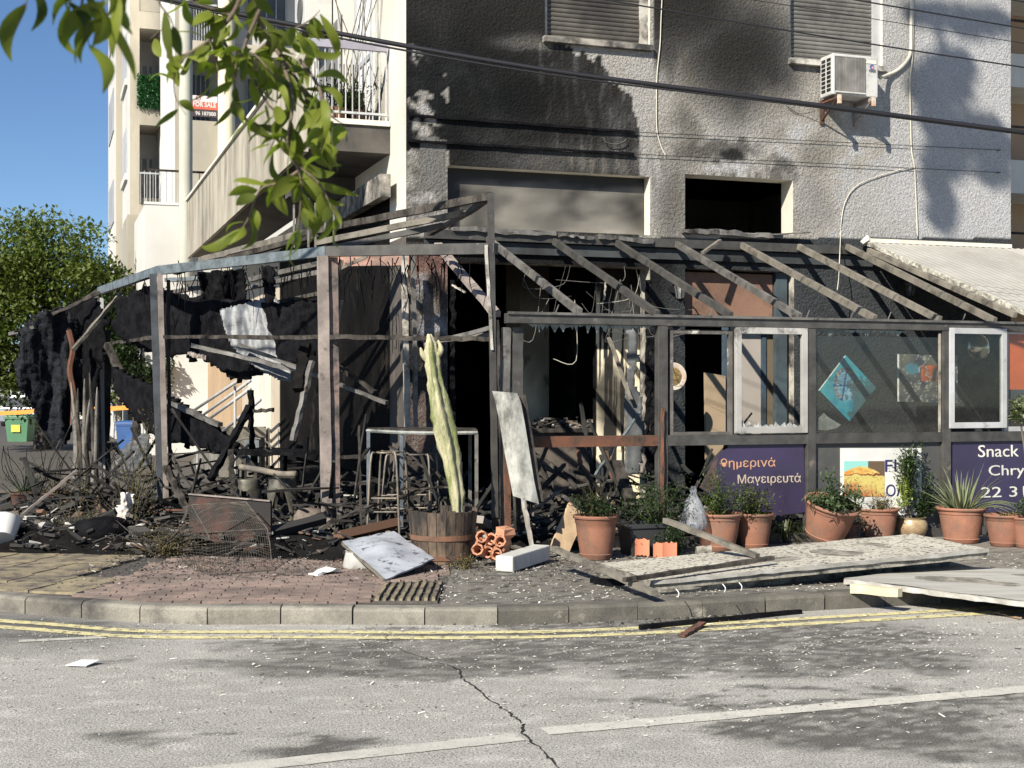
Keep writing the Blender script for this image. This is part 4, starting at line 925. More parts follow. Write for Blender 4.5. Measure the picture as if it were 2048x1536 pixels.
# ================================================================ awning of ribbed sheets on the right
aw = thing('sandwich_awning', 'pale ribbed metal awning roof still in place at the right', 'awning', W(7, -1.5, 3))
awm = pm('dusty_awning_sheet', (.40, .39, .355), (.33, .32, .29), 2, rough=.6, bump=.1, c3=(.3, .27, .22), sc3=2.5, th3=.66)
sa0 = wl(1742, 482, -.15)[0]; za = 3.42; zlow = zb1+.03
def roofz(t): return za+(zlow-za)*(t+.12)/(TC-.22+.12)
sh_w = 1.0; s = sa0; k = 0
while s < 12.5:
    m = MB(); a, b = s+.004, s+sh_w-.004; n = 10; ta, tb2 = -.13, TC-.11
    for (t_, ) in ((ta,), (tb2,)):
        for i in range(n*4+1):
            f = i/(n*4); ph = (i % 4); rz_ = .006 if ph in (1, 2) else 0
            m.v.append(W(a+(b-a)*f, t_, roofz(t_)+.05+rz_))
    q = n*4+1; m.f = [(i, i+1, q+i+1, q+i) for i in range(q-1)]
    base = len(m.v); m.v += [W(a, ta, roofz(ta)), W(b, ta, roofz(ta)), W(b, tb2, roofz(tb2)), W(a, tb2, roofz(tb2))]
    m.f += [(base, base+3, base+2, base+1), (0, q, base+3, base), (q-1, base+1, base+2, 2*q-1), tuple(list(range(q, 2*q))+[base+2, base+3])]
    m.build('roof_sheet', awm, aw); s += sh_w
MB().rough(W(sa0-.02, -.13, roofz(-.13)+.03), W(sa0-.02, TC-.11, roofz(TC-.11)+.03), .035, .05, 30, .006).build('torn_edge', pm('torn_foam_edge', (.6, .58, .5), (.2, .19, .16), 20, c3=(.05, .05, .05), th3=.6), aw)
MB().bar(W(sa0+.02, -.13, za+.075), W(SW-.1, -.13, za+.075), .03, .05).build('flashing', revl_m, aw)
MB().tube([W(sa0-.09, -.08, za+.04), W(sa0-.02, -.1, za+.10), W(sa0+.04, -.1, za+.05)], [.03, .05, .03], 7).build('sealant_lump', revl_m, aw)
MB().bar(W(sa0-.07, -.2, roofz(-.2)-.03), W(sa0-.07, TC-.0, roofz(TC)-.02), .05, .06).build('edge_rafter', gwood_m, aw)
# ================================================================ wall services
# air conditioner
acx0, acx1 = wl(1667, 200, -.38)[0], wl(1758, 200, -.38)[0]; acz0, acz1 = wl(1700, 190, -.38)[1], wl(1700, 108, -.38)[1]
ac = thing('air_conditioner', 'white outdoor air conditioner unit on rusty wall brackets below the shuttered window', 'air conditioner', W(acx0, -.38, acz0))
acw = pm('ac_white', (.52, .52, .5), (.44, .44, .42), 3, rough=.5, c3=(.2, .19, .18), sc3=2, th3=.66, w3=.1)
MB().lbox(acx0, acx1, -.36, -.08, acz0, acz1).build('casing', acw, ac, bev=.012)
gx0, gx1 = acx0+.03, acx0+(acx1-acx0)*.70
MB().lbox(gx0, gx1, -.372, -.361, acz0+.03, acz1-.03).build('grille_recess', pm('sooty_grille', (.05, .048, .045), (.1, .095, .09), 4), ac)
for i in range(26):
    s = gx0+.01+(gx1-gx0-.02)*i/25; MB().lbox(s-.0022, s+.0022, -.385, -.373, acz0+.035, acz1-.035).build('grille_bar', pm('grille_bar', (.16, .155, .15), (.3, .29, .28), 3) if i == 0 else MATS['grille_bar'], ac)
m = MB()
for r_ in (acz0+.03, acz1-.03): MB().lbox(gx0, gx1, -.386, -.372, r_-.008, r_+.008).build('grille_edge', acw, ac)
MB().lbox(acx0+(acx1-acx0)*.74, acx1-.03, -.366, -.361, acz1-.09, acz1-.05).build('panel_recess', revl_m, ac)
lc = W((acx0+(acx1-acx0)*.86), -.366, acz1-.13)
MB().lathe([(0, .0), (.030, .0)], lc, 20, (U, V((0, 0, 1)), -T)).build('badge', pm('badge_blue', (.06, .09, .3)), ac)
MB().lathe([(0, .001), (.017, .001)], lc+U*.008-V((0, 0, .008))-T*.001, 16, (U, V((0, 0, 1)), -T)).build('badge', pm('badge_red', (.6, .25, .25)), ac)
text('GREE', lc-U*.045-V((0, 0, .06))-T*.001, .042, pm('badge_text', (.05, .07, .12)), ac, .0005, .001)
for j in range(2):
    for i in range(8):
        z = acz0+.05+i*(acz1-acz0-.08)/8; t_ = -.32+j*.12
        MB().lbox(acx0-.006, acx0-.0015, t_, t_+.085, z, z+.036).build('side_slot', black_m, ac)
for i, s in enumerate((acx0+.06, acx1-.10)):
    m = MB().lbox(s-.02, s+.02, -.42, -.0, acz0-.055, acz0-.012).bar(W(s, -.38, acz0-.05), W(s, -.02, acz0-.26), .03, .01).lbox(s-.02, s+.02, -.03, -.002, acz0-.3, acz0-.056)
    b_ = m.build('bracket', rustf_m if i else redrust_m, ac, kind=None)
    MB().lbox(s-.022, s+.022, -.43, -.40, acz0-.12, acz0-.014).build('bracket_end', pm('rust_orange', (.5, .22, .09), (.55, .5, .42), 9) if i == 0 else MATS['rust_orange'], ac)
def cable(name, label, pts, r, mat, cat='cable', group=None, n=6):
    return lead(MB().tube(pts, r, n), name, mat, None, label, cat, group, smooth=True)
def smooth_pts(pts, n=8): return catmull([V(p) for p in pts], n)
wp = lambda px, py, t=-.02: pw(px, py, t)
cable('wall_conduit', 'cream pipe bending from the air conditioner up the wall', smooth_pts([wp(1760, 156, -.2), wp(1775, 150, -.06), wp(1795, 140, -.03), wp(1812, 124, -.03), wp(1821, 104, -.03), wp(1822, 60, -.03), wp(1823, -20, -.03)]), .022, cream_m, 'pipe')
cable('wall_conduit', 'thin cream pipe down the right part of the wall to the awning', smooth_pts([wp(1827, -10), wp(1825, 110), wp(1820, 160), wp(1821, 230), wp(1823, 300), wp(1829, 335), wp(1832, 400), wp(1835, 474)]), .010, cream_m, 'pipe')
cable('drooping_cable', 'white cable arching down the pale wall and dangling over the rafters', smooth_pts([wp(1829, 333), wp(1790, 342), wp(1740, 358), wp(1708, 376), wp(1690, 405), wp(1683, 440), wp(1681, 476), wp(1679, 520, -.3), wp(1677, 560, -.3), wp(1673, 588, -.3)]), .006, cream_m)
cable('drooping_cable', 'pale cable running down the sooty wall between the two shuttered windows', smooth_pts([wp(1325, -20), wp(1322, 40), wp(1320, 90), wp(1314, 150), wp(1313, 210), wp(1314, 260), wp(1322, 292), wp(1331, 311)]), .006, cream_m)
for ya, yb, lb in ((230, 300, 'upper'), (281, 345, 'lower')):
    TW = -.032; o1 = wl(815, ya, TW); o2 = wl(1268, ya+34 if ya == 230 else 308, TW); o3 = wl(1998, yb, TW)
    q = thing('washing_line', lb+' of two black lines stretched along the wall above the shop', 'cable', W(o1[0], -.06, o1[1]))
    MB().rough(W(o1[0], TW, o1[1]), W(o2[0], TW, o2[1]), .028, .028, 20, .003).build('charred_sleeve', char_m, q)
    MB().tube([W(o2[0], TW, o2[1]), W(o3[0], TW, o3[1])], .004, 6).build('line', cable_m, q)
    MB().tube([W(o3[0], -.06, o3[1]), W(o3[0], -.0, o3[1])], .008, 6).build('hook', frame_m, q)
cable('wire_loop', 'thin wire loop hanging from the blackened wall', smooth_pts([wp(1207, 275, -.05), wp(1212, 284, -.05), wp(1230, 288, -.05), wp(1246, 284, -.05), wp(1252, 278, -.05)]), .005, framel_m)
cable('drooping_cable', 'short cable from a wall bracket to the air conditioner', smooth_pts([wp(1573, 212), wp(1590, 224), wp(1606, 228), wp(1630, 222, -.1)]), .004, black_m)
# overhead cables
def span(label, pts, Y0, Y1, r, x0=-600, x1=2600):
    xs_ = [p[0] for p in pts]; out = []
    for k in range(41):
        px = x0+(x1-x0)*k/40; py = np.interp(px, xs_, [p[1] for p in pts])
        if px < xs_[0]: py = pts[0][1]+(px-xs_[0])*(pts[1][1]-pts[0][1])/(xs_[1]-xs_[0])
        if px > xs_[-1]: py = pts[-1][1]+(px-xs_[-1])*(pts[-1][1]-pts[-2][1])/(xs_[-1]-xs_[-2])
        out.append(at(px, py, Y0+(Y1-Y0)*(px+600)/3200))
    # smooth to a real sag
    for _ in range(6): out = [out[0]]+[(out[i-1]+out[i]*2+out[i+1])/4 for i in range(1, len(out)-1)]+[out[-1]]
    return cable('overhead_cable', label, out, r, cable_m, 'cable', 'overhead cables crossing the street')
span('thickest overhead cable bundle sloping across the whole facade', [(-600, -230), (330, 0), (700, 72), (1100, 144), (1600, 205), (2048, 265), (2600, 335)], 11.0, 12.5, .021)
span('slim cable twisted under the thickest overhead bundle', [(-600, -226), (330, 5), (700, 82), (1100, 153), (1600, 209), (2048, 269), (2600, 339)], 11.0, 12.5, .009)
span('lowest of the thin overhead cables crossing above the air conditioner', [(500, -122), (1215, 0), (1660, 76), (2048, 135), (2600, 217)], 11.5, 12.5, .007)
span('thinnest overhead cable at the top right', [(500, -150), (1590, 12), (2048, 87), (2600, 176)], 11.5, 12.5, .0035)
span('medium overhead cable near the upper right corner', [(500, -210), (1710, 0), (2048, 57), (2600, 150)], 11.5, 12.5, .007)
span('short stretch of overhead cable at the very top right corner', [(500, -280), (2010, -3), (2048, 5), (2600, 100)], 11.5, 12.5, .006)
# ================================================================ pots and plants
def leafquad(m, p, d, L, w_, up=V((0, 0, 1)), curl=.15):
    d = d.normalized(); x = d.cross(up); x = x.normalized() if x.length > .01 else V((1, 0, 0)); nrm = x.cross(d)
    a, b, c = p, p+d*L*.5+nrm*curl*L*.4, p+d*L-nrm*curl*L*.3
    m.add([a, b-x*w_/2, b+x*w_/2, c], [(0, 2, 1), (1, 2, 3)])
def rdir(zmin=-.2, r=R):
    while True:
        v = V((r.uniform(-1, 1), r.uniform(-1, 1), r.uniform(-1, 1)))
        if .1 < v.length < 1 and v.z > zmin*v.length: return v.normalized()
def bush(par, o, rx, rz, n, L, mat, name='foliage', lift=.0, clump=7, kind=None, squash=1.0):
    rz *= 1.25; rx *= 1.1; n = int(n*2.6); clump = int(clump*1.4)+2; m = MB(); cl = [o+V((R.gauss(0, .45)*rx, R.gauss(0, .45)*rx*squash, lift+abs(R.gauss(.45, .3))*rz)) for _ in range(clump)]
    for i in range(n):
        c = R.choice(cl); d = rdir(-.3); p = c+V((R.gauss(0, rx*.22), R.gauss(0, rx*.22), R.gauss(0, rz*.16)))
        p.z = max(p.z, o.z-.02); leafquad(m, p, d, L*R.uniform(.6, 1.3), L*.45*R.uniform(.7, 1.2))
    for c in cl: m.tube([o+V((R.gauss(0, .02), R.gauss(0, .02), 0)), (o+c)/2+V((R.gauss(0, .02), 0, .02)), c], [.006, .004, .002], 4, False)
    return m.build(name, mat, par)
def pot(px, yrim, ybase, wpx, label, mat=terra_m, Y=None, tilt=None, plant=None, name='plant_pot', prof=None, cat='plant pot', group='terracotta pots along the shop front', hscale=1.0, soil=True):
    z0 = ZP+.002
    if Y is None: Y = F*(CH-ZP)/(ybase-HY)
    r = wpx/2*Y/F; h = (ybase-yrim)*Y/F*hscale; o = at(px, 0, Y); o.z = z0; th_ = thing(name, label, cat, o, group)
    ax = None
    if tilt: 
        q = Matrix.Rotation(tilt[0], 3, 'X') @ Matrix.Rotation(tilt[1], 3, 'Y'); ax = (q @ V((1, 0, 0)), q @ V((0, 1, 0)), q @ V((0, 0, 1)))
        o = o+V((0, 0, r*.62*abs(math.sin(tilt[0]))+r*.62*abs(math.sin(tilt[1]))))
    P = prof or [(0, 0), (.62, 0), (.66, .03), (.70, .10), (.72, .12), (.70, .14), (.80, .45), (.86, .70), (.88, .80), (.91, .82), (.93, .90), (.96, .92), (1.0, .93), (1.02, .965), (.99, 1.0), (.92, 1.0), (.90, .97), (.86, .9), (.80, .85)]
    MB().lathe([(a*r, b*h) for a, b in P], o, 36, ax).build('pot_body', mat, th_, smooth=35)
    if soil: MB().lathe([(0, .90*h), (.87*r, .895*h)], o, 20, ax).build('soil', soil_m, th_)
    top = o+(ax[2] if ax else V((0, 0, 1)))*h*.9
    return th_, top, r, h
# left to right
t_, top, r, h = pot(1192, 1030, 1118, 92, 'terracotta pot of low greenery behind the leaning plank, farthest left of the row')
bush(t_, top, r*.95, .16, 420, .035, leaf_dark)
m = MB()
for i in range(26): a = top+V((R.uniform(-.1, .05), R.uniform(-.1, .1), 0)); m.tube([a, a+V((R.gauss(0, .03), 0, .12)), a+V((R.gauss(0, .07), R.gauss(0, .03), R.uniform(.2, .34)))], [.003, .002, .001], 3, False)
m.build('grass_stems', leaf_dry, t_)
bt = thing('planter', 'black plastic trough planter with a dark leafy shrub between two terracotta pots', 'planter', gr(1295, 1112, ZP))
o = gr(1297, 1108, ZP); m = MB()
def frus(c, w0, d0, w1, d1, h_, th_=.02):
    m = MB(); vs = []
    for w_, d_, z in ((w0, d0, 0), (w1, d1, h_-.04), (w1+.03, d1+.03, h_-.04), (w1+.03, d1+.03, h_), (w1-.02, d1-.02, h_), (w1-.03, d1-.03, h_-.06)):
        for i, j in ((-.5, -.5), (.5, -.5), (.5, .5), (-.5, .5)): vs.append(c+U*w_*i+T*d_*j+V((0, 0, z)))
    fs = [(3, 2, 1, 0)]+[(4*k+i, 4*k+(i+1) % 4, 4*k+4+(i+1) % 4, 4*k+4+i) for k in range(5) for i in range(4)]+[(20, 21, 22, 23)]
    m.add(vs, fs); return m
frus(o, .44, .26, .50, .30, .29).build('trough', pm('black_trough', (.035, .037, .04), (.028, .03, .03), 3, rough=.6), bt, bev=.006)
bush(bt, o+V((.05, 0, .27)), .22, .34, 900, .03, leaf_dark, clump=16)
bush(bt, o+V((.22, -.18, .02)), .12, .24, 420, .03, leaf_dark, clump=8, name='trailing_foliage')
t_, top, r, h = pot(1436, 1034, 1100, 98, 'large terracotta pot of feathery weeds below the torn purple sign', hscale=1.12)
bush(t_, top, r*.9, .26, 800, .03, leafmat('leaf_weed', (.03, .05, .015), (.12, .16, .05)), clump=16)
t_, top, r, h = pot(1508, 1020, 1090, 80, 'terracotta pot partly hidden behind the pot of feathery weeds', Y=13.0)
bush(t_, top, r*.9, .22, 500, .04, leafmat('leaf_weed2', (.03, .05, .015), (.16, .18, .06)), clump=12)
gt_ = thing('grass_clump', 'strappy spider plant on the ground left of the tilted pot', 'plant', gr(1568, 1090, ZP))
m = MB(); o = gr(1568, 1086, ZP)
for i in range(46):
    a = R.uniform(0, 6.28); L = R.uniform(.22, .42); d = V((math.cos(a), math.sin(a)*.7, 0)); q = [o, o+d*L*.3+V((0, 0, L*.55)), o+d*L*.75+V((0, 0, L*.5)), o+d*L*1.05+V((0, 0, L*.12))]
    x = V((-d.y, d.x, 0))*.008
    for k in range(3): m.quad(q[k]-x, q[k]+x, q[k+1]+x*(1-k*.3), q[k+1]-x*(1-k*.3))
m.build('blades', leafmat('leaf_strap', (.02, .04, .015), (.09, .1, .04)), gt_)
t_, top, r, h = pot(1648, 1026, 1092, 112, 'big terracotta pot tipped towards the road with white flecked leaves', tilt=(math.radians(17), math.radians(10)), hscale=1.15)
bush(t_, top+V((0, 0, -.02)), r*.85, .2, 520, .055, leafmat('leaf_variegated', (.03, .06, .025), (.14, .18, .1)), clump=12)
t_, top, r, h = pot(1702, 1038, 1082, 44, 'small dark terracotta pot with wilted flowers squeezed behind the tipped pot', mat=terrad_m, Y=13.2)
bush(t_, top, r, .1, 160, .03, leaf_dry, clump=7)
t_, top, r, h = pot(1757, 1022, 1079, 82, 'terracotta pot of sparse twigs in front of the pastry poster', hscale=1.1)
bush(t_, top, r*.8, .12, 160, .03, leaf_dry, clump=9); 
m = MB()
for i in range(14): a = top+V((R.uniform(-.1, .1), R.uniform(-.05, .05), 0)); m.tube([a, a+V((R.gauss(0, .04), 0, .08)), a+V((R.gauss(0, .08), 0, R.uniform(.1, .22)))], [.003, .002, .001], 3, False)
m.build('twigs', charw_m, t_)
t_, top, r, h = pot(1823, 1034, 1076, 64, 'cream glazed ceramic pot with painted flowers holding a tall bush', mat=pm('glazed_cream', (.42, .33, .2), (.3, .2, .12), 11, rough=.35, c3=(.09, .07, .08), sc3=15, th3=.64, w3=.03), prof=[(0, 0), (.6, 0), (.8, .15), (1.0, .45), (.98, .7), (.85, .9), (.88, .97), (.93, 1.0), (.8, 1.0), (.75, .9)], cat='plant pot', group=None)
bush(t_, top+V((-.03, 0, .28)), .16, .36, 520, .045, leaf_dark, clump=12); bush(t_, top+V((-.10, -.08, .15)), .08, .22, 160, .04, leafmat('leaf_lime', (.12, .18, .04), (.34, .38, .12)), clump=6, name='lime_foliage')
bush(t_, top+V((.12, 0, .02)), .12, .3, 300, .045, leaf_dark, clump=7, name='side_foliage')
m = MB()
for i in range(5): a = top+V((R.uniform(-.04, .04), 0, -.02)); m.tube([a, a+V((R.gauss(-.02, .03), 0, .2)), a+V((R.gauss(-.03, .06), 0, .45))], [.007, .006, .003], 5, False)
m.build('stems', gwood_m, t_)
t_, top, r, h = pot(1923, 1022, 1085, 98, 'large terracotta pot holding a spiky aloe in front of the snack bar sign', hscale=1.12)
def blade(par, base, dirv, L, w_, droop, mat, name='leaf', fold=.35):
    m = MB(); n = 7; d = dirv.normalized(); x = V((-d.y, d.x, 0)); x = x.normalized() if x.length > .01 else V((1, 0, 0)); p = base.copy(); dd = d.copy(); st = []
    for i in range(n+1):
        f = i/n; ww = w_*(1-f**1.6)*(1 if i else .8)+.0005; nrm = x.cross(dd); st.append((p-x*ww/2, p-nrm*ww*fold, p+x*ww/2)); p = p+dd*L/n; dd = (dd+V((0, 0, -droop/n))).normalized()
    for a, b, c in st: m.v += [a, b, c]
    for i in range(n): 
        for k in range(2): m.f.append((i*3+k, i*3+k+1, i*3+4+k, i*3+3+k))
    return m.build(name, mat, par, smooth=True)
for i in range(54):
    a = R.uniform(0, 6.28); el = R.uniform(.5, 1.45); d = V((math.cos(a)*math.cos(el), math.sin(a)*math.cos(el)*.8, math.sin(el)))
    blade(t_, top+V((math.cos(a)*.07, math.sin(a)*.07, -.02)), d, R.uniform(.28, .55), R.uniform(.02, .034), R.uniform(.1, .9), leaf_aloe if R.random() < .85 else leaf_dry)
for i in range(6): blade(t_, top+V((.1, -.1, 0)), V((.7, -.5, R.uniform(.3, .8))), R.uniform(.4, .6), .03, R.uniform(.9, 1.7), leaf_aloe)
t_, top, r, h = pot(2008, 1032, 1092, 78, 'terracotta pot with almost nothing growing, right of the aloe', hscale=1.05)
bush(t_, top, r*.7, .06, 40, .03, leaf_dry, clump=4)
t_, top, r, h = pot(2052, 1034, 1095, 60, 'terracotta pot cut by the right edge of the picture')
bush(t_, top, r*.8, .16, 120, .04, leaf_dark, clump=6)
# tall leafy shrub at the right edge
ts = thing('potted_shrub', 'bare stemmed shrub with pale leaves reaching into the right edge of the view', 'plant', gr(2075, 1120, ZP))
bs = gr(2075, 1120, ZP); m = MB(); tp = at(2040, 835, bs.y-.2)
m.tube(smooth_pts([bs, at(2062, 1000, bs.y), at(2052, 920, bs.y-.1), tp]), .009, 6); m.build('stem', gwood_m, ts)
bush(ts, tp+V((.02, 0, -.05)), .09, .14, 60, .10, leaf_aloe, clump=6)
# burnt pots at the left
for px, yr, yb_, wd, lb in ((48, 985, 1032, 56, 'sooty terracotta pot of singed weeds at the far left'), (112, 985, 1030, 54, 'blackened terracotta pot beside the stump'), (172, 1000, 1040, 58, 'broken charred terracotta pot under the burnt logs')):
    t_, top, r, h = pot(px, yr, yb_, wd, lb, mat=terrad_m, group='burnt pots at the left corner')
    bush(t_, top, r, .22, 160, .03, leaf_dry if px > 60 else leaf_dark, clump=8)
    m = MB()
    for i in range(12): 
        a = top; e = a+V((R.gauss(0, .2), R.gauss(0, .1), R.uniform(.25, .6))); m.tube(smooth_pts([a, (a+e)/2+V((R.gauss(0, .06), 0, 0)), e], 3), .004, 4, False)
    m.build('twigs', char_m, t_)
# white plastic flower bag / bottle
bg_ = thing('plastic_bag', 'crumpled clear plastic bag standing among the pots left of the torn sign', 'bag', gr(1388, 1080, ZP)); o = at(1387, 1035, 12.6)
m = MB(); n = 20
prof = [(.02, .34), (.035, .30), (.03, .27), (.07, .2), (.10, .1), (.12, 0), (.10, -.06)]
vs = []
for r_, z in prof:
    for k in range(n):
        a = 6.283*k/n; rr = r_*(1+.25*noise.noise(V((math.cos(a)*3, math.sin(a)*3, z*12)))); vs.append(o+V((math.cos(a)*rr, math.sin(a)*rr, z-.05)))
m.add(vs, [(i*n+k, i*n+(k+1) % n, (i+1)*n+(k+1) % n, (i+1)*n+k) for i in range(len(prof)-1) for k in range(n)])
m.build('bag_film', glass('crumpled_film', (.8, .82, .85), .25, .3, (.6, .62, .66)), bg_)
# ================================================================ barrel planter with cactus
bc = gr(886, 1122, ZP); bl = thing('barrel_planter', 'scorched half barrel planter with rusty hoops in front of the burnt bay', 'planter', bc)
Rb = 62*bc.y/F*1.06; Hb = .46
stave_m = pm('barrel_stave', (.12, .08, .055), (.22, .16, .11), 7, rough=.8, bump=.5, bsc=30, stretch=(1, 1, .25), c3=(.02, .016, .014), sc3=4.2, th3=.5, w3=.08)
def br(z): return Rb*(.84+.20*math.sin(min(1, (z/Hb)*.62+.12)*math.pi*.5)+.02)
nS = 22
for k in range(nS):
    a0, a1 = 2*math.pi*(k+.03)/nS, 2*math.pi*(k+.97)/nS; m = MB(); top_ = Hb+R.uniform(-.025, .006)-(.05 if math.sin((a0+a1)/2) > .2 and math.cos(a0) < 0 else 0); nz = 6; vs = []
    for i in range(nz+1):
        z = top_*i/nz; rr = br(z)+R.uniform(-.001, .003)
        for a, dr in ((a0, 0), (a1, 0), (a1, -.03), (a0, -.03)): vs.append(bc+V((math.cos(a)*(rr+dr), math.sin(a)*(rr+dr), z)))
    m.add(vs, [(3, 2, 1, 0), tuple(4*nz+q for q in range(4))]+[(4*i+q, 4*i+(q+1) % 4, 4*i+4+(q+1) % 4, 4*i+4+q) for i in range(nz) for q in range(4)])
    m.build('stave', stave_m, bl)
hoop = pm('barrel_hoop', (.20, .10, .06), (.12, .07, .05), 8, rough=.85, bump=.3, metal=.2)
for za_, zb_ in ((.03, .07), (.20, .245)):
    MB().lathe([(br(za_)+.003, za_), (br(za_)+.008, za_), (br(zb_)+.008, zb_), (br(zb_)+.003, zb_)], bc, 44).build('hoop', hoop, bl)
MB().lathe([(0, Hb*.8), (Rb*.97, Hb*.78)], bc, 24).build('soil', soil_m, bl)
ct = thing('cactus', 'tall scorched columnar cactus leaning out of the barrel planter', 'cactus', bc+V((.1, 0, .36)))
cac = [(918, 1050, 15), (913, 985, 26), (903, 920, 32), (890, 860, 42), (878, 800, 34), (868, 750, 26), (863, 705, 26), (862, 688, 20), (859, 668, 7)]
cm = pm('cactus_skin', (.22, .24, .10), (.12, .15, .06), 8, rough=.8, spec=.2, bump=.8, bsc=30, c3=(.44, .41, .27), sc3=7, th3=.50, stretch=(1, 1, .25), fine=.2)
m = MB(); pts = [(at(x, y, bc.y-.02), w_/2*bc.y/F*1.12) for x, y, w_ in cac]
fin = []
for i in range(len(pts)-1):
    for k in range(5): f = k/5; fin.append((pts[i][0].lerp(pts[i+1][0], f), pts[i][1]+(pts[i+1][1]-pts[i][1])*f))
fin.append(pts[-1]); n = 20; vs = []
for i, (p, r_) in enumerate(fin):
    for k in range(n):
        a = 6.283*k/n+.5; lob = .50+.55*abs(math.cos(a*2))**1.2; rr = r_*lob*(1+.30*noise.noise(V((math.cos(a)*2.2, math.sin(a)*2.2, i*.55)))+.12*noise.noise(V((k*2.1, i*1.7, 0)))); vs.append(p+V((math.cos(a)*rr, math.sin(a)*rr, 0)))
m.add(vs, [(i*n+k, i*n+(k+1) % n, (i+1)*n+(k+1) % n, (i+1)*n+k) for i in range(len(fin)-1) for k in range(n)]+[tuple(range((len(fin)-1)*n, len(fin)*n))])
m.build('cactus_stem', cm, ct, smooth=True)
for x0, y0, x1, y1, x2, y2 in ((858, 722, 846, 710, 841, 695), (870, 715, 882, 700, 876, 680)):
    MB().tube(smooth_pts([at(x0, y0, bc.y), at(x1, y1, bc.y-.02), at(x2, y2, bc.y-.02)], 4), [.034, .033, .03, .028, .026, .022, .016, .012, .006][:9], 9).build('cactus_arm', cm, ct, smooth=True)
m = MB()
for p, r_ in fin[3:-1]:
    for k in range(3): a = R.uniform(3.3, 6.1); b_ = p+V((math.cos(a)*r_, math.sin(a)*r_, 0)); m.tube([b_, b_+V((math.cos(a)*.02, math.sin(a)*.02, R.uniform(-.01, .01)))], [.0015, .0005], 3, False)
m.build('spines', charw_m, ct, kind='stuff')
# grey sheet leaning on a white bucket, by the barrel
gs = thing('metal_sheet', 'bent grey metal sheet leaning on a pail left of the barrel planter', 'sheet', gr(775, 1150, ZP))
shm = pm('spattered_sheet', (.42, .45, .50), (.28, .3, .34), 3, rough=.45, metal=.1, bump=.15, c3=(.03, .03, .032), sc3=9, th3=.60, w3=.05)
cn = [at(685, 1082, 11.8), at(748, 1066, 12.1), at(788, 1062, 12.2), at(869, 1137, 11.35), gr(768, 1160, ZP+.012)]
cn[3].z = ZP+.10
m = MB(); N = 12
def bil(u, v): 
    A = cn[0].lerp(cn[2], u); B = cn[4].lerp(cn[3], u); p = A.lerp(B, v); p.z += .05*math.exp(-((u-.5)**2+(v-.4)**2)*18)+.015*noise.noise(V((u*5, v*5, 2))); return p
for th_ in (0, -.012):
    for j in range(N+1):
        for i in range(N+1): m.v.append(bil(i/N, j/N)+V((0, 0, th_)))
q = (N+1)**2
m.f = [(j*(N+1)+i, (j+1)*(N+1)+i, (j+1)*(N+1)+i+1, j*(N+1)+i+1) for j in range(N) for i in range(N)]+[(q+j*(N+1)+i, q+j*(N+1)+i+1, q+(j+1)*(N+1)+i+1, q+(j+1)*(N+1)+i) for j in range(N) for i in range(N)]
bd = [i for i in range(N+1)]+[(k*(N+1)+N) for k in range(1, N+1)]+[N*(N+1)+k for k in range(N-1, -1, -1)]+[k*(N+1) for k in range(N-1, 0, -1)]
m.f += [(bd[i], bd[(i+1) % len(bd)], q+bd[(i+1) % len(bd)], q+bd[i]) for i in range(len(bd))]
m.build('sheet_plate', shm, gs, smooth=30)
MB().rough(cn[0]-V((0, 0, .02)), cn[4]+V((0, -.0, .0)), .02, .02, 10, .002).build('sheet_edge', gwood_m, gs)
pl = thing('pail', 'dented pale bucket under the leaning grey sheet', 'bucket', gr(706, 1140, ZP)); o = gr(722, 1134, ZP)
MB().lathe([(0, 0), (.15, 0), (.155, .02), (.13, .13), (.135, .14), (.12, .14), (.14, .02)], o, 26).build('pail_body', pm('pale_pail', (.5, .5, .48), (.35, .35, .33), 4, rough=.5, c3=(.08, .08, .08), th3=.6), pl, smooth=35)
sb = thing('white_shard', 'curved white plastic shard lying left of the bucket', 'debris', gr(640, 1140, ZP)); MB().rough(gr(625, 1146, ZP+.02), gr(672, 1138, ZP+.03), .12, .02, 5, .01).build('shard', white_plastic, sb)
# wire cage
cg = thing('wire_cage', 'collapsed chrome wire shopping basket lying on the pavement', 'basket', gr(440, 1140, ZP))
wire_m = pm('dull_wire', (.22, .20, .17), (.11, .09, .07), 14, rough=.45, metal=.5)
A, B, C_, D = at(383, 1010, 12.3), at(492, 1004, 12.4), at(535, 1058, 11.9), at(415, 1065, 11.7)
E, F_, G_, H_ = gr(345, 1092, ZP+.02), gr(420, 1150, ZP+.01), gr(545, 1140, ZP+.01), at(540, 1090, 11.8)
def mesh_wires(p00, p10, p11, p01, nu, nv, r, name, par, bow=.02):
    m = MB()
    def P(u, v): return p00.lerp(p10, u).lerp(p01.lerp(p11, u), v)+V((0, 0, bow*math.sin(u*3.1)*math.sin(v*3.1)+.008*noise.noise(V((u*6, v*6, nu)))))
    for i in range(nu+1): m.tube([P(i/nu, k/8) for k in range(9)], r, 3, False)
    for j in range(nv+1): m.tube([P(k/10, j/nv) for k in range(11)], r*1.1, 3, False)
    return m.build(name, wire_m, par, kind='stuff')
mesh_wires(A, B, C_, D, 26, 6, .0022, 'top_mesh', cg, .09); mesh_wires(D, C_, H_, at(420, 1080, 11.6), 26, 2, .0022, 'rim_mesh', cg)
mesh_wires(A, D, at(420, 1080, 11.6), E, 10, 10, .0018, 'side_mesh', cg, .07); mesh_wires(at(420, 1080, 11.6), H_, G_, F_, 24, 9, .0018, 'front_mesh', cg, .06)
mesh_wires(E, at(420, 1080, 11.6), F_, gr(372, 1130, ZP+.01), 10, 9, .0018, 'corner_mesh', cg)
for a, b in ((A, B), (B, C_), (C_, D), (D, A), (D, at(420, 1080, 11.6)), (C_, H_), (E, F_), (F_, G_), (G_, H_), (A, E)): MB().tube([a, b], .005, 6).build('rim_wire', wire_m, cg)
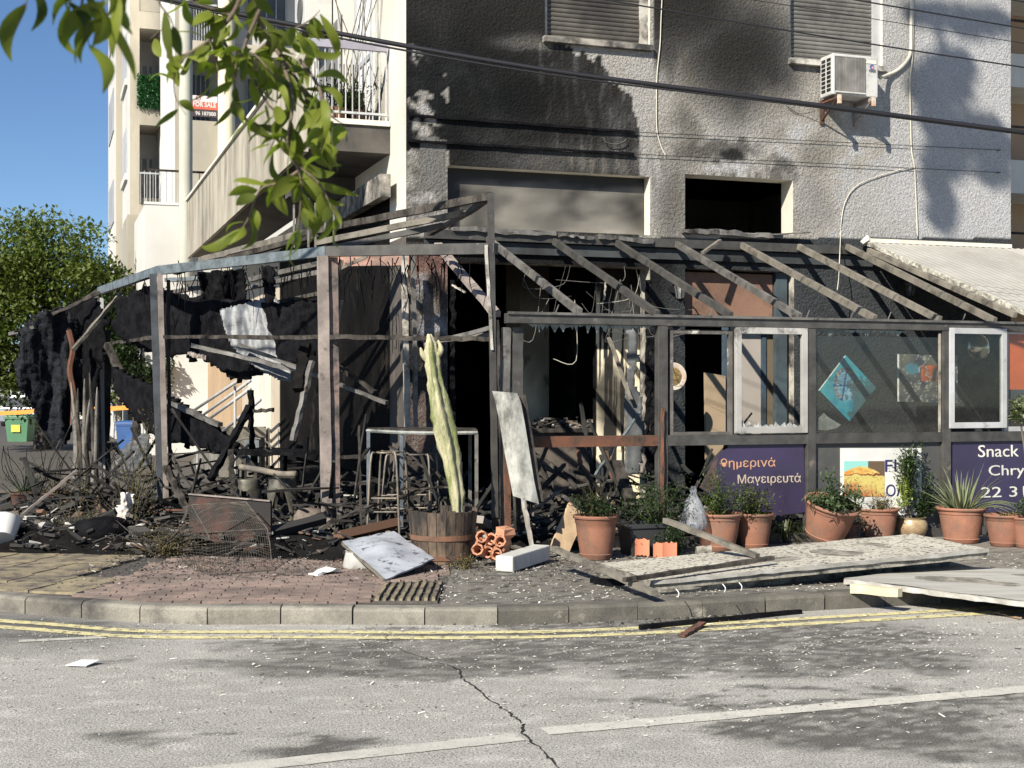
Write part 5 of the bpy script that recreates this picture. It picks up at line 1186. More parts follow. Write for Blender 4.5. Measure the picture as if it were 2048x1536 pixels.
bd_ = thing('brown_board', 'dark red brown board standing behind the wire basket', 'board', gr(460, 1095, ZP))
m = MB(); q = [at(378, 989, 12.75), at(541, 1003, 12.5), at(541, 1096, 12.5), at(378, 1090, 12.75)]; q[2].z = q[3].z = ZP; m.prism(q, V((.01, .03, 0))); m.build('panel', pm('red_brown_board', (.10, .04, .03), (.05, .03, .025), 4, c3=(.015, .014, .014), sc3=3, th3=.5), bd_)
MB().bar(q[0]+V((0, 0, .005)), q[1]+V((0, 0, .005)), .035, .012).build('lipping', rustf_m, bd_)
# ================================================================ fallen roof panels and timbers on the pavement
speck = pm('spattered_panel', (.58, .55, .47), (.46, .43, .37), 2, rough=.7, bump=.3, bsc=60, c3=(.035, .032, .028), sc3=26, th3=.555, w3=.03, fine=.3)
speck2 = pm('dusty_panel', (.58, .57, .52), (.48, .46, .42), 2, rough=.7, bump=.2, c3=(.25, .23, .19), sc3=6, th3=.62, w3=.05, stretch=(.4, 1, 1))
edge_m = pm('panel_edge', (.34, .32, .27), (.14, .13, .11), 7, rough=.8, bump=.3, c3=(.04, .035, .03), sc3=9, th3=.58)
foam_m = pm('panel_foam', (.42, .41, .385), (.28, .27, .24), 6, rough=.9, bump=.4, c3=(.2, .18, .25), sc3=9, th3=.66)
def slab(th_, name, q, thick, top, side, label=None, rim=True):     # q: 4 top corners (far-left, far-right, near-right, near-left)
    nx_, ny_ = 24, 8; m = MB()
    def P(u, v): 
        p = q[0].lerp(q[1], u).lerp(q[3].lerp(q[2], u), v); p.z += .006*noise.noise(V((u*7, v*4, 1))); return p
    m.v = [P(i/nx_, j/ny_) for j in range(ny_+1) for i in range(nx_+1)]
    m.f = [(j*(nx_+1)+i, (j+1)*(nx_+1)+i, (j+1)*(nx_+1)+i+1, j*(nx_+1)+i+1) for j in range(ny_) for i in range(nx_)]
    m.build(name, top, th_, smooth=True)
    b = MB(); b.prism([q[0]-V((0, 0, .004)), q[1]-V((0, 0, .004)), q[2]-V((0, 0, .004)), q[3]-V((0, 0, .004))], V((0, 0, -thick+.004))); b.build('panel_core', side, th_)
pa = thing('roof_panel', 'long soot speckled roof panel lying raised across the pavement in front of the pots', 'panel', gr(1560, 1130, ZP))
def atz(px, py, z): return at(px, py, F*(CH-z)/(py-HY))
qa = [atz(1200, 1126, .20), atz(1825, 1067, .34), atz(1975, 1098, .34), atz(1305, 1162, .22)]
slab(pa, 'top_sheet', qa, .07, speck, edge_m)
MB().rough(qa[3]+V((0, -.012, -.01)), qa[2]+V((0, -.012, -.01)), .02, .03, 30, .003).build('edge_trim', foam_m, pa)
pb = thing('roof_panel', 'second roof panel lying directly under the long speckled one, its wet edge facing the kerb', 'panel', gr(1500, 1150, ZP))
qb = [atz(1240, 1132, .13), atz(1760, 1085, .2), atz(1900, 1115, .21), atz(1318, 1182, .15)]
slab(pb, 'top_sheet', qb, .07, speck2, edge_m)
MB().rough(qb[3]+V((0, -.012, -.0)), qb[2]+V((0, -.012, -.0)), .02, .022, 30, .003).build('edge_trim', edge_m, pb)
for px, py in ((1352, 1178), (1445, 1168), (1478, 1165)): MB().tube(smooth_pts([at(px, py, 9.6), at(px+6, py+8, 9.55), at(px+4, py+16, 9.5)], 3), .004, 4).build('loose_wire', white_plastic, pb)
pc2 = thing('roof_panel', 'pale clean roof panel overhanging the kerb at the right edge', 'panel', gr(1900, 1180, ZP))
qc = [atz(1895, 1132, .17), atz(2420, 1152, .15), atz(2330, 1238, .13), atz(1688, 1156, .18)]
slab(pc2, 'top_sheet', qc, .045, pm('grained_panel', (.47, .46, .42), (.36, .35, .32), 5, rough=.7, bump=.2, stretch=(.25, 2, 1), c3=(.26, .25, .22), sc3=6, th3=.6, w3=.06), edge_m)
MB().rough(qc[3]+V((0, -.01, -.024)), qc[2]+V((0, -.01, -.024)), .012, .035, 40, .004).build('torn_foil', foam_m, pc2)
pd = thing('timber_block', 'short pale batten propping the clean roof panel at the kerb', 'timber', gr(1750, 1180, ZP)); MB().rough(gr(1705, 1176, ZP+.03), gr(1800, 1186, ZP+.03), .07, .06, 4, .003).build('block', pm('yellow_foam_block', (.6, .55, .36), (.45, .4, .27), 5), pd)
def stick(label, a, b, w_=.05, h_=.04, mat=gwood_m, name='timber', cat='timber', group=None, n=10, j=.003, up=V((0, 0, 1))):
    o = MB().rough(a, b, w_, h_, n, j, up).build(name, mat, None); return tag(o, label, cat, group)
stick('pale grey batten from the leaning wooden plank to the corner of the speckled panel', atz(1107, 1096, .33), atz(1310, 1186, .19), .06, .035)
stick('broken grey batten resting on the speckled panel from the dark shrub', atz(1330, 1040, .5), atz(1515, 1112, .28), .055, .04)
stick('flat dark aluminium strip lying over the speckled panel', atz(1248, 1160, .25), atz(1545, 1116, .32), .05, .03, charw_m)
stick('black batten end beneath the left end of the speckled panel', gr(1185, 1160, ZP+.03), gr(1245, 1166, ZP+.04), .06, .04, char_m)
stick('long thin black batten lying across the yellow lines', gr(1280, 1254, .02), gr(1602, 1222, .02), .035, .03, char_m)
stick('short splintered piece of wood in the gutter by the black batten', gr(1362, 1272, .012), gr(1404, 1246, .03), .05, .015, redrust_m)
stick('thin pale offcut near the right end of the yellow lines', gr(1985, 1224, .01), gr(2040, 1236, .012), .03, .01, wood_m)
pl_ = thing('wooden_plank', 'sawn wooden plank with printed stamps leaning on the leftmost terracotta pot', 'plank', gr(1120, 1110, ZP))
a = atz(1118, 1102, .16); b = at(1153, 1016, a.y+.28); MB().rough(a, b, .19, .04, 8, .004, up=T).build('board', pm('sawn_plank', (.55, .40, .25), (.42, .3, .19), 7, bump=.4, bsc=30, c3=(.12, .08, .05), sc3=5, th3=.66), pl_)
MB().rough(b-V((.05, -.01, .02)), b+V((-.01, .0, .03)), .12, .05, 3, .02, up=T).build('charred_end', charw_m, pl_)
tb_ = thing('hollow_brick', 'broken terracotta hollow brick lying on its side by the barrel', 'brick', gr(990, 1135, ZP))
o = gr(988, 1130, ZP); ax3 = (V((.80, -.45, -.35)).normalized(), ); X3 = ax3[0]; Z3 = X3.cross(V((.3, .9, .2))).normalized(); Y3 = Z3.cross(X3)
brk = pm('broken_brick', (.52, .24, .14), (.42, .2, .12), 12, rough=.9, bump=.4, c3=(.07, .04, .03), sc3=14, th3=.62)
c = o+V((-.0, .0, .15))
for i in range(3):
    for j in range(3):
        cc_ = c+V((1, 0, -.25)).normalized()*(.085*(i-1))+V((.15, 0, .75))*(.075*(j-1)); q = 8; ro_, ri = .054, .037; D = V((-.25, -.9, .22)).normalized(); x, y, d = basis(D); L = R.uniform(.10, .2); vs = []
        for l, r_ in ((0, ro_), (L, ro_), (L-.005, ri), (.01, ri)):
            for k in range(q): aa = 6.283*k/q; jj = R.uniform(-.018, .012) if l > .05 else 0; vs.append(cc_+d*(l+jj)+(x*math.cos(aa)+y*math.sin(aa))*r_)
        m = MB().add(vs, [(l*q+k, l*q+(k+1) % q, (l+1)*q+(k+1) % q, (l+1)*q+k) for l in range(3) for k in range(q)]); m.build('brick_cell', brk, tb_)
MB().rough(c+V((.06, .08, -.06)), c+V((.10, .05, .16)), .14, .10, 5, .012).build('brick_body', brk, tb_)
wb = thing('white_box', 'white battery sized box tipped over beside the broken hollow brick', 'box', gr(1050, 1135, ZP)); a = atz(1008, 1128, .19); b = atz(1084, 1104, .21)
MB().bar(a, b, .16, .13).build('box_body', pm('white_box', (.62, .62, .58), (.5, .5, .47), 4, rough=.5, c3=(.15, .15, .15), sc3=5, th3=.66), wb, bev=.01)
stick('narrow white stick standing between the leaning panel and the white box', gr(1066, 1112, ZP+.05), at(1046, 995, 11.9), .055, .02, whites_m)
pp = thing('broken_pot', 'shattered orange terracotta trough lying behind the speckled panel', 'plant pot', gr(1310, 1112, ZP)); o = gr(1308, 1116, ZP)
for k, (dx, dz, rx_, rz_) in enumerate(((-.10, .07, .2, .3), (.06, .04, .1, -.5), (.14, .05, -.2, .9))):
    m = MB(); n = 8; vs = []
    for i in range(n+1):
        for j in range(4): a_ = -.7+1.4*i/n; vs.append(o+V((dx+math.sin(a_)*.10, -.02*k+math.cos(a_)*.05*(1 if k else 1.5), dz+.05*(j-1.2)+R.uniform(-.012, .012))))
    q = len(vs); vs += [v+V((0, .012, 0)) for v in vs]
    m.add(vs, [(i*4+j, i*4+j+1, i*4+5+j, i*4+4+j) for i in range(n) for j in range(3)]+[(q+i*4+j, q+i*4+4+j, q+i*4+5+j, q+i*4+j+1) for i in range(n) for j in range(3)]); m.build('pot_shard', pm('bright_terracotta', (.62, .22, .12), (.52, .2, .12), 4) if k == 0 else MATS['bright_terracotta'], pp)
cp = thing('small_pot', 'small grey pot lying on its side behind the speckled panel', 'plant pot', gr(1415, 1105, ZP)); MB().lathe([(0, 0), (.05, 0), (.065, .13), (.07, .13), (.058, .12), (.045, .02)], gr(1392, 1104, ZP+.06), 20, (V((0, 0, 1)), V((0, 1, 0)), V((1, -.2, 0)))).build('pot_body', edge_m, cp, smooth=30)
# leaning bent panel hanging on the corner post
lp = thing('bent_panel', 'pale warped metal panel leaning upright against the conservatory corner post', 'panel', gr(1040, 1100, ZP))
L_ = [(984, 782), (990, 800), (1000, 850), (1008, 900), (1018, 950), (1026, 992)]; R_ = [(1034, 786), (1042, 805), (1052, 860), (1060, 910), (1068, 960), (1078, 1008)]
lpm = pm('scorched_pale_panel', (.50, .50, .46), (.36, .36, .33), 3.5, rough=.6, bump=.2, c3=(.05, .05, .045), sc3=4, th3=.53, w3=.12, stretch=(1, 1, .5))
m = MB(); vs = []; nn_ = 5
for i, (l, r_) in enumerate(zip(L_, R_)):
    for k in range(nn_+1): f = k/nn_; p = at(l[0]+(r_[0]-l[0])*f, l[1]+(r_[1]-l[1])*f, P0.y-.28-.04*math.sin(f*3.1)-.02*i+.02*noise.noise(V((i, k, 0)))); vs.append(p)
q = len(vs); vs += [p+V((.0, .018, 0)) for p in vs]; w5 = nn_+1; f_ = []
for i in range(5):
    for k in range(nn_): f_ += [(i*w5+k, (i+1)*w5+k, (i+1)*w5+k+1, i*w5+k+1), (q+i*w5+k, q+i*w5+k+1, q+(i+1)*w5+k+1, q+(i+1)*w5+k)]
    f_ += [(i*w5, q+i*w5, q+(i+1)*w5, (i+1)*w5), (i*w5+nn_, (i+1)*w5+nn_, q+(i+1)*w5+nn_, q+i*w5+nn_)]
m.add(vs, f_); m.build('panel_skin', lpm, lp, smooth=30)
MB().rough(at(1044, 790, P0.y-.2), at(1080, 1004, P0.y-.3), .06, .03, 10, .003, up=T).build('dark_flange', charw_m, lp)
pt_ = thing('scrap_paper', 'scrap of white paper lying on the asphalt at the left', 'paper', gr(162, 1328)); m = MB(); c = gr(163, 1328, .008)
m.prism([c+V((-.08, -.05, 0)), c+V((.05, -.07, 0)), c+V((.10, .03, .015)), c+V((-.02, .07, .01))], V((0, 0, .004))); m.build('sheet', white_plastic, pt_)
# ================================================================ rubble under the bay
chip_m = bpy.data.materials.new('burnt_chips'); chip_m.use_nodes = True; t_ = chip_m.node_tree; g_ = nn(t_, 'ShaderNodeNewGeometry')
c_ = ramp(t_, g_.outputs['Random Per Island'], [(0, (.012, .012, .013)), (.45, (.03, .028, .026)), (.62, (.07, .065, .06)), (.78, (.13, .11, .09)), (.86, (.12, .06, .035)), (.93, (.30, .29, .27)), (1, (.55, .54, .5))]); t_.links.new(c_, t_.nodes['Principled BSDF'].inputs['Base Color']); t_.nodes['Principled BSDF'].inputs['Roughness'].default_value = .8
for e in t_.nodes['Color Ramp'].color_ramp.elements if 'Color Ramp' in t_.nodes else []: pass
chipw_m = bpy.data.materials.new('pale_chips'); chipw_m.use_nodes = True; t_ = chipw_m.node_tree; g_ = nn(t_, 'ShaderNodeNewGeometry')
c_ = ramp(t_, g_.outputs['Random Per Island'], [(0, (.06, .055, .05)), (.3, (.2, .19, .17)), (.55, (.45, .43, .38)), (1, (.7, .68, .62))]); t_.links.new(c_, t_.nodes['Principled BSDF'].inputs['Base Color'])
RX0, RX1, RY0, RY1 = -7.6, 3.2, 11.9, 19.0
def rubh(x, y):
    p = V((x, y, 0)); q = p-C0; s, t = q.dot(U), q.dot(T)
    fb = np.interp(x, [-8, -5, -3.2, -1.6, -.3, .3], [13.0, 12.6, 12.35, 11.95, 12.05, 12.5])
    e = sstep(-.05, .5, y-fb)
    if x > .1: e = sstep(-.0, .3, t+2.85)
    if s > 0 and t > -.05: e *= 1 if opA[0] < s < opA[1] else 0
    n = fbm(x*1.7, y*1.7, 2)*.5+.5; n2 = fbm(x*6, y*6, 5)
    h = e*(.04+.20*max(0, n)**1.5+.03*n2)*(1.0 if x < .2 else .8)
    return h
xs = np.arange(RX0, RX1, .06); ys = np.arange(RY0, RY1, .06); m = MB(); idx = {}
H2 = {}
for j, y in enumerate(ys):
    for i, x in enumerate(xs): H2[i, j] = rubh(x, y)
for j in range(len(ys)-1):
    for i in range(len(xs)-1):
        if max(H2[i, j], H2[i+1, j], H2[i, j+1], H2[i+1, j+1]) > .012:
            f = []
            for a, b in ((i, j), (i+1, j), (i+1, j+1), (i, j+1)):
                if (a, b) not in idx: idx[a, b] = len(m.v); m.v.append(V((xs[a], ys[b], ZP-.012+H2[a, b])))
                f.append(idx[a, b])
            m.f.append(tuple(f))
rub = m.build('rubble', ash_m, None, smooth=True); rub['kind'] = 'stuff'; rub['label'] = 'black ash and rubble covering the floor of the burnt bay'
def chips(name, n, region, sz, mat, stick_p=.3, seed=3, label=None):
    r = random.Random(seed); m = MB()
    for _ in range(n):
        p = region(r)
        if p is None: continue
        s = sz*r.uniform(.4, 1.6)**1.5; a = r.uniform(0, 6.28); X = V((math.cos(a), math.sin(a), r.gauss(0, .25))).normalized(); Y = V((0, 0, 1)).cross(X).normalized(); Y = (Y+V((0, 0, r.gauss(0, .3)))).normalized(); Z = X.cross(Y)
        if r.random() < stick_p: m.box(p, (s*4, s*.5, s*.4), (X, Y, Z))
        else:
            k = r.choice((3, 4, 5)); ang = sorted(r.uniform(0, 6.28) for _ in range(k)); pts = [p+X*math.cos(q)*s*r.uniform(.6, 1.3)+Y*math.sin(q)*s*r.uniform(.5, 1.1) for q in ang]; m.prism(pts, Z*s*.25)
    o = m.build(name, mat, None, kind='stuff'); 
    if label: o['label'] = label
    return o
def reg1(r):
    x, y = r.uniform(-6.5, 3.0), r.uniform(12.0, 17.5); h = rubh(x, y); return V((x, y, ZP+h+r.uniform(-.01, .04))) if h > .02 else None
chips('debris', 6500, reg1, .035, chip_m, label='burnt fragments scattered over the rubble of the bay')
def reg3(r):
    x, y = r.uniform(-6.5, 3.0), r.uniform(12.4, 17.5); h = rubh(x, y); return V((x, y, ZP+h+r.uniform(.0, .10))) if h > .06 else None
chips('large_debris', 420, reg3, .10, chip_m, .5, 9, label='larger charred boards and scraps in the rubble heap')
def reg2(r):      # charcoal crumbs in front of the bay on the pavement
    x = r.uniform(-3.6, 3.5); y = r.gauss(11.6, .9); p = V((x, y, 0))
    if y < 9.45 or y > 13 or inside_line(p) < .16 or r.random() > .12+.88*sstep(10.1, 11.6, y+.3*fbm(x*2, y*2)): return None
    return V((x, y, ZP+.006))
chips('ash_crumbs', 9000, reg2, .009, chip_m, .08, 5, label='charcoal crumbs strewn over the pavement')
def reg4(r):
    px = r.uniform(700, 2100) if r.random() < .8 else r.uniform(0, 700); py = r.choice((1225, 1245, 1260, 1290, 1330, 1400))+abs(r.gauss(0, 34)); 
    if py > 1530: return None
    if r.random() > (.35+.65*sstep(-.25, .35, fbm(px*.006, py*.03, 4))): return None
    return gr(px, py, .005)
chips('road_debris', 9000, reg4, .0055, chipw_m, .03, 6, label='pale crumbs of broken glass and plaster strewn over the road')
def reg5(r):
    px = r.uniform(880, 2048); py = r.uniform(1105, 1212); p = gr(px, py, ZP+.005); return p if inside_line(p) > -.1 else None
chips('pavement_debris', 3600, reg5, .007, chipw_m, .06, 8, label='pale and dark crumbs strewn over the concrete pavement')
def reg6(r):
    k = fbm; px = 925+r.gauss(0, 160) if r.random() < .4 else r.uniform(900, 1500); py = r.gauss(1232, 7); return gr(px, py, .006)
chips('gutter_ash', 2600, reg6, .008, chip_m, .08, 12, label='black ash washed into the gutter')
# ================================================================ contents of the burnt bay
tbz = 1.02
tt = thing('bar_table', 'burnt high bar table with a warped pale edge, left of the cactus', 'table', gr(850, 1040, ZP))
p_ = [at(735, 852, 13.9), at(800, 868, 13.3), at(850, 874, 13.1), at(955, 862, 13.2), at(950, 846, 13.9), at(800, 842, 14.2)]
zt_ = sum(p.z for p in p_)/len(p_)
m = MB(); m.prism([V((p.x, p.y, zt_)) for p in p_], V((0, 0, -.03))); m.build('tabletop', charw_m, tt)
m = MB().tube([V((p.x, p.y-.01, zt_-.03)) for p in p_[:4]], .018, 6).build('table_edge', pm('pale_blue_edge', (.30, .31, .28), (.16, .18, .18), 5, c3=(.05, .05, .05), th3=.62), tt)
for k, (px, Y_) in enumerate(((737, 13.85), (803, 13.3), (953, 13.2), (940, 13.8))): 
    b = at(px, 900, Y_); MB().bar(V((b.x, b.y, ZP)), V((b.x, b.y, zt_-.031)), .035, .035).build('leg', pm('blue_grey_leg', (.12, .145, .175), (.05, .06, .07), 4, rough=.5) if k == 0 else (MATS['blue_grey_leg'] if k < 2 else framel_m), tt)
stool_m = pm('scorched_stool_tube', (.15, .145, .14), (.22, .18, .13), 5, rough=.5, metal=.3, c3=(.04, .04, .04), sc3=6, th3=.58)
def bar_stool(x0, x1, ytop, ybot, Y_, label, lean=0):
    a = at(x0, ytop, Y_); b = at(x1, ytop, Y_); h = a.z; w_ = (b.x-a.x); th_ = thing('bar_stool', label, 'stool', V(((a.x+b.x)/2, Y_, ZP)), 'burnt bar stool frames')
    dx = V((w_, 0, 0)); dy = V((.06, .34, 0)); 
    for i, (u, v) in enumerate(((0, 0), (1, 0), (1, 1), (0, 1))):
        t = V((a.x, Y_, h))+dx*u+dy*v; f = t+V(((u-.5)*.08+lean, (v-.5)*.08, -h+ZP)); MB().tube(smooth_pts([f, f.lerp(t, .9)+V((lean*.1, 0, 0)), t+V(((.5-u)*.06, (.5-v)*.05, 0))], 4), .011, 8).build('leg', stool_m, th_, smooth=True)
    c = V((a.x, Y_, h))+dx/2+dy/2; MB().tube([c+dx*(.42*math.cos(k*6.2832/16))+dy*(.45*math.sin(k*6.2832/16)) for k in range(17)], .010, 6).build('seat_ring', stool_m, th_, smooth=True)
    for zz_ in (.35, .48):
        q = [V((a.x, Y_, ZP+zz_))+dx*u+dy*v for u, v in ((0, 0), (1, 0), (1, 1), (0, 1), (0, 0))]; MB().tube(q, .008, 6).build('foot_ring', stool_m, th_)
    for k in (-.5, 0, .5): MB().tube([c+dx*k*.8-dy*.4, c+dx*k*.8+dy*.4], .005, 5).build('seat_wire', stool_m, th_)
    return th_
bar_stool(742, 792, 906, 1010, 12.9, 'burnt bar stool frame at the left end of the bar table, rusty on one leg'); bar_stool(772, 858, 910, 1010, 13.35, 'burnt bar stool frame with pale curved seat tube in front of the bar table', -.02)
for x_, ytp, Y_, lb in ((725, 870, 13.1, 'thin standing rod left of the bar table'),):
    stick(lb, at(722, 1050, Y_), at(718, 850, Y_), .02, .02, charw_m, up=T)
def tub_chair(px, ytop, ybot, wpx, Y_, label):
    o = at(px, ytop, Y_); w_ = wpx*Y_/F; h = o.z-ZP; th_ = thing('metal_stool', label, 'stool', V((o.x, Y_, ZP)), 'scorched metal stools in the rubble')
    c = V((o.x, Y_, 0)); mt = pm('scorched_olive_metal', (.15, .14, .11), (.08, .075, .06), 5, rough=.5, metal=.4, c3=(.03, .03, .03), sc3=6, th3=.6) if 'scorched_olive_metal' not in MATS else MATS['scorched_olive_metal']
    MB().lathe([(0, h), (w_*.48, h), (w_*.5, h-.02), (w_*.52, h-.12), (w_*.50, h-.12)], c+V((0, 0, ZP)), 24).build('seat', mt, th_, smooth=30)
    for k in range(4):
        a = .785+k*1.5708; d = V((math.cos(a), math.sin(a), 0)); x = V((-d.y, d.x, 0)); m = MB(); n = 6
        vs = []
        for i in range(n+1):
            f = i/n; r_ = w_*(.48+.18*f); ww = (.5-.42*min(1, f*2.2))*w_+.03; z = ZP+(h-.10)*(1-f); vs += [c+d*r_-x*ww/2+V((0, 0, z)), c+d*(r_+.02)+V((0, 0, z)), c+d*r_+x*ww/2+V((0, 0, z))]
        m.add(vs, [(i*3+q, i*3+q+1, i*3+4+q, i*3+3+q) for i in range(n) for q in range(2)]); m.build('leg', mt, th_, smooth=True)
    return th_
tub_chair(495, 958, 1035, 50, 14.6, 'round scorched metal stool under the charred table, left one of the pair'); tub_chair(565, 955, 1040, 54, 14.2, 'round scorched metal stool beside the fallen hose, right one of the pair')
tt2 = thing('charred_table', 'charred square table heaped with ash in the middle of the bay', 'table', gr(580, 1040, ZP)); c = at(590, 905, 15.0)
MB().rough(c+V((-.62, 0, 0)), c+V((.42, .1, .0)), .75, .05, 10, .015).build('tabletop', char_m, tt2)
for dx, dy in ((-.5, -.3), (.35, -.3), (-.5, .35), (.35, .35)): MB().bar(V((c.x+dx, c.y+dy, ZP)), V((c.x+dx, c.y+dy, c.z-.03)), .045, .045).build('leg', charw_m, tt2)
ch_ = thing('metal_chair', 'burnt chair frame with a hooped back behind the charred table', 'chair', gr(500, 1010, ZP)); Yc = 16.2
MB().tube(smooth_pts([at(462, 960, Yc), at(466, 895, Yc), at(480, 880, Yc), at(505, 876, Yc), at(530, 882, Yc), at(543, 900, Yc), at(545, 960, Yc)], 5), .010, 7).build('back_hoop', framel_m, ch_)
MB().prism([at(488, 880, Yc), at(518, 880, Yc), at(518, 925, Yc), at(488, 925, Yc)], V((0, .012, 0))).build('back_plate', steel_m, ch_)
s_ = at(505, 935, Yc-.2); MB().rough(s_+V((-.22, 0, 0)), s_+V((.22, 0, 0)), .42, .02, 4, .004).build('seat', charw_m, ch_)
for dx, dy in ((-.2, -.18), (.2, -.18), (-.2, .2), (.2, .2)): MB().tube([V((s_.x+dx*1.15, s_.y+dy, ZP)), V((s_.x+dx, s_.y+dy, s_.z))], .011, 6).build('leg', framel_m, ch_)
bk = thing('charred_basket', 'round charred basket lying in the rubble left of the pink double post', 'basket', gr(620, 1072, ZP)); MB().lathe([(0, 0), (.13, .01), (.17, .10), (.16, .2), (.11, .27), (0, .28)], gr(618, 1070, ZP+.02), 22, None, .04).build('basket_body', pm('burnt_wicker', (.10, .08, .065), (.16, .13, .11), 14, bump=.6, c3=(.03, .03, .03), th3=.55), bk, smooth=True)
# black pipes, hoses and struts
cable('fallen_hose', 'thick curved grey hose arching over the metal stools', smooth_pts([at(480, 934, 14.2), at(520, 940, 14.1), at(560, 948, 14), at(592, 948, 13.9)], 5), .035, pm('scorched_hose', (.2, .17, .13), (.1, .09, .08), 8, bump=.4), 'hose')
cable('fallen_hose', 'thin hose curling on the rubble below the stools', smooth_pts([at(540, 1020, 13.4), at(555, 1038, 13.3), at(580, 1050, 13.2), at(605, 1056, 13.2)], 5), .014, black_m, 'hose')
B_ = 'charred beams and struts fallen inside the bay'
for (x0, y0, Ya, x1, y1, Yb, w_, mt, lb) in (
    (385, 690, 15.2, 640, 752, 14.4, .05, framel_m, 'upper pale fallen bar sloping to the pink double post'), (378, 706, 15.6, 414, 716, 15.5, .05, rustf_m, 'short brown bar stub above the boarded door'),
    (480, 690, 15.0, 774, 806, 13.6, .045, framel_m, 'long pale fallen bar ending left of the inner uprights'), (672, 728, 14.2, 750, 785, 13.8, .05, charw_m, 'short thick grey bar crossing behind the pink post'),
    (624, 722, 14.0, 586, 882, 13.8, .055, framel_m, 'speckled strut standing left of the pink double post'), (212, 690, 17.6, 303, 862, 16.6, .08, charw_m, 'speckled charred log slanting behind the left posts'),
    (242, 585, 18.2, 146, 700, 17.6, .05, gwood_m, 'rusty brown brace crossing the leftmost double post'), (500, 780, 15.2, 506, 925, 15.2, .07, char_m, 'black upright stump in front of the boarded door'),
    (500, 812, 15.1, 420, 960, 14.6, .075, char_m, 'black forked beam leaning from the black stump'), (508, 822, 15.0, 546, 819, 14.9, .04, charw_m, 'short horizontal charred peg on the black stump'),
    (460, 900, 14.6, 470, 1000, 14.4, .05, charw_m, 'charred post standing left of the round stools'), (596, 780, 13.9, 612, 690, 14.2, .10, ash_m, 'ragged grey flake of board hanging beside the pink post'),
    (330, 935, 14.6, 380, 1030, 14.2, .06, charw_m, 'grey speckled plank splayed at the foot of the second post'), (790, 980, 12.9, 905, 975, 12.9, .02, charw_m, 'thin rod lying level behind the barrel'), (680, 1035, 12.7, 860, 975, 13.2, .03, charw_m, 'long thin black rod sloping up behind the barrel')):
    stick(lb, at(x0, y0, Ya), at(x1, y1, Yb), w_, w_*.8, mt, 'charred_beam', 'beam', B_, 14, .005 if mt in (framel_m, gwood_m) else .01)
def ragged(name, outline, Yf, thick, mat, par=None, n=44, amp=.03, seed=1, jag=1.0):
    # irregular burnt sheet: a triangulated outline with crumple, real thickness
    import bmesh
    xs_ = [p[0] for p in outline]; ys_ = [p[1] for p in outline]; x0, x1, y0, y1 = min(xs_), max(xs_), min(ys_), max(ys_)
    def ins(x, y):
        c = False; j = len(outline)-1
        for i in range(len(outline)):
            xi, yi = outline[i]; xj, yj = outline[j]
            if (yi > y) != (yj > y) and x < (xj-xi)*(y-yi)/(yj-yi)+xi: c = not c
            j = i
        return c
    st_ = max(x1-x0, y1-y0)/n; idx = {}; m = MB(); nx_ = int((x1-x0)/st_)+2; ny_ = int((y1-y0)/st_)+2
    def vid(i, j):
        if (i, j) not in idx:
            x = x0+i*st_+R.uniform(-.35, .35)*st_; y = y0+j*st_+R.uniform(-.35, .35)*st_; Y = Yf(x, y)+amp*fbm(x*.035, y*.009, seed)*2.4+amp*.5*noise.noise(V((x*.12, y*.12, seed))); idx[i, j] = len(m.v); m.v.append(at(x, y, Y))
        return idx[i, j]
    for j in range(ny_):
        for i in range(nx_):
            x = x0+(i+.5)*st_; y = y0+(j+.5)*st_; e = jag*(5*noise.noise(V((x*.09, y*.09, seed)))+3*noise.noise(V((x*.3, y*.3, seed))))
            if ins(x+e, y+e): m.f.append((vid(i, j), vid(i, j+1), vid(i+1, j+1), vid(i+1, j)))
    o = m.build(name, mat, par, smooth=True); md = o.modifiers.new('thickness', 'SOLIDIFY'); md.thickness = thick; return o
tarp_m = pm('charred_tarp', (.007, .008, .011), (.018, .02, .026), 14, rough=.6, bump=.8, bsc=30, c3=(.10, .05, .025), sc3=2.2, th3=.66, w3=.06, wdist=.03)
tp_ = thing('burnt_awning', 'large blackened canopy skin with rusty patches hanging at the left end of the bay', 'awning', at(110, 1000, 18.4))
ragged('hanging_skin', [(34, 662), (60, 640), (80, 625), (130, 612), (150, 640), (162, 700), (160, 780), (152, 830), (138, 880), (120, 896), (98, 890), (80, 850), (60, 800), (36, 770), (28, 730), (40, 700)], lambda x, y: 18.4+(x-90)*.004, .03, tarp_m, tp_, 70, .05)
ragged('curled_flap', [(130, 612), (185, 590), (215, 640), (208, 700), (190, 800), (182, 900), (165, 900), (158, 800), (145, 700)], lambda x, y: 18.9-(x-130)*.006, .03, char_m, tp_, 46, .08)
MB().rough(at(20, 668, 18.5), at(70, 655, 18.3), .05, .04, 6, .004).build('end_bar', framel_m, tp_)
for q_ in (((138, 660), (146, 700), (140, 740), (148, 790), (146, 850)),): MB().tube(smooth_pts([at(x, y, 18.2) for x, y in q_], 5), [.045]*3+[.05]*30 and .04, 6).build('rusty_seam', redrust_m, tp_)
MB().rough(at(60, 650, 18.4), at(200, 585, 18.45), .06, .04, 12, .006).build('canopy_bar', charw_m, tp_)
sc_ = thing('fallen_roof', 'black collapsed roof slab sloping down across the left half of the bay', 'roof', at(340, 1000, 16.5))
ragged('roof_skin', [(222, 735), (300, 770), (345, 800), (430, 850), (478, 905), (440, 905), (380, 890), (320, 880), (262, 830), (225, 780)], lambda x, y: 17.2-(x-220)*.008, .08, char_m, sc_, 44, .04)
MB().rough(at(335, 802, 16.3), at(440, 850, 15.4), .06, .05, 8, .005).build('edge_bar', framel_m, sc_)
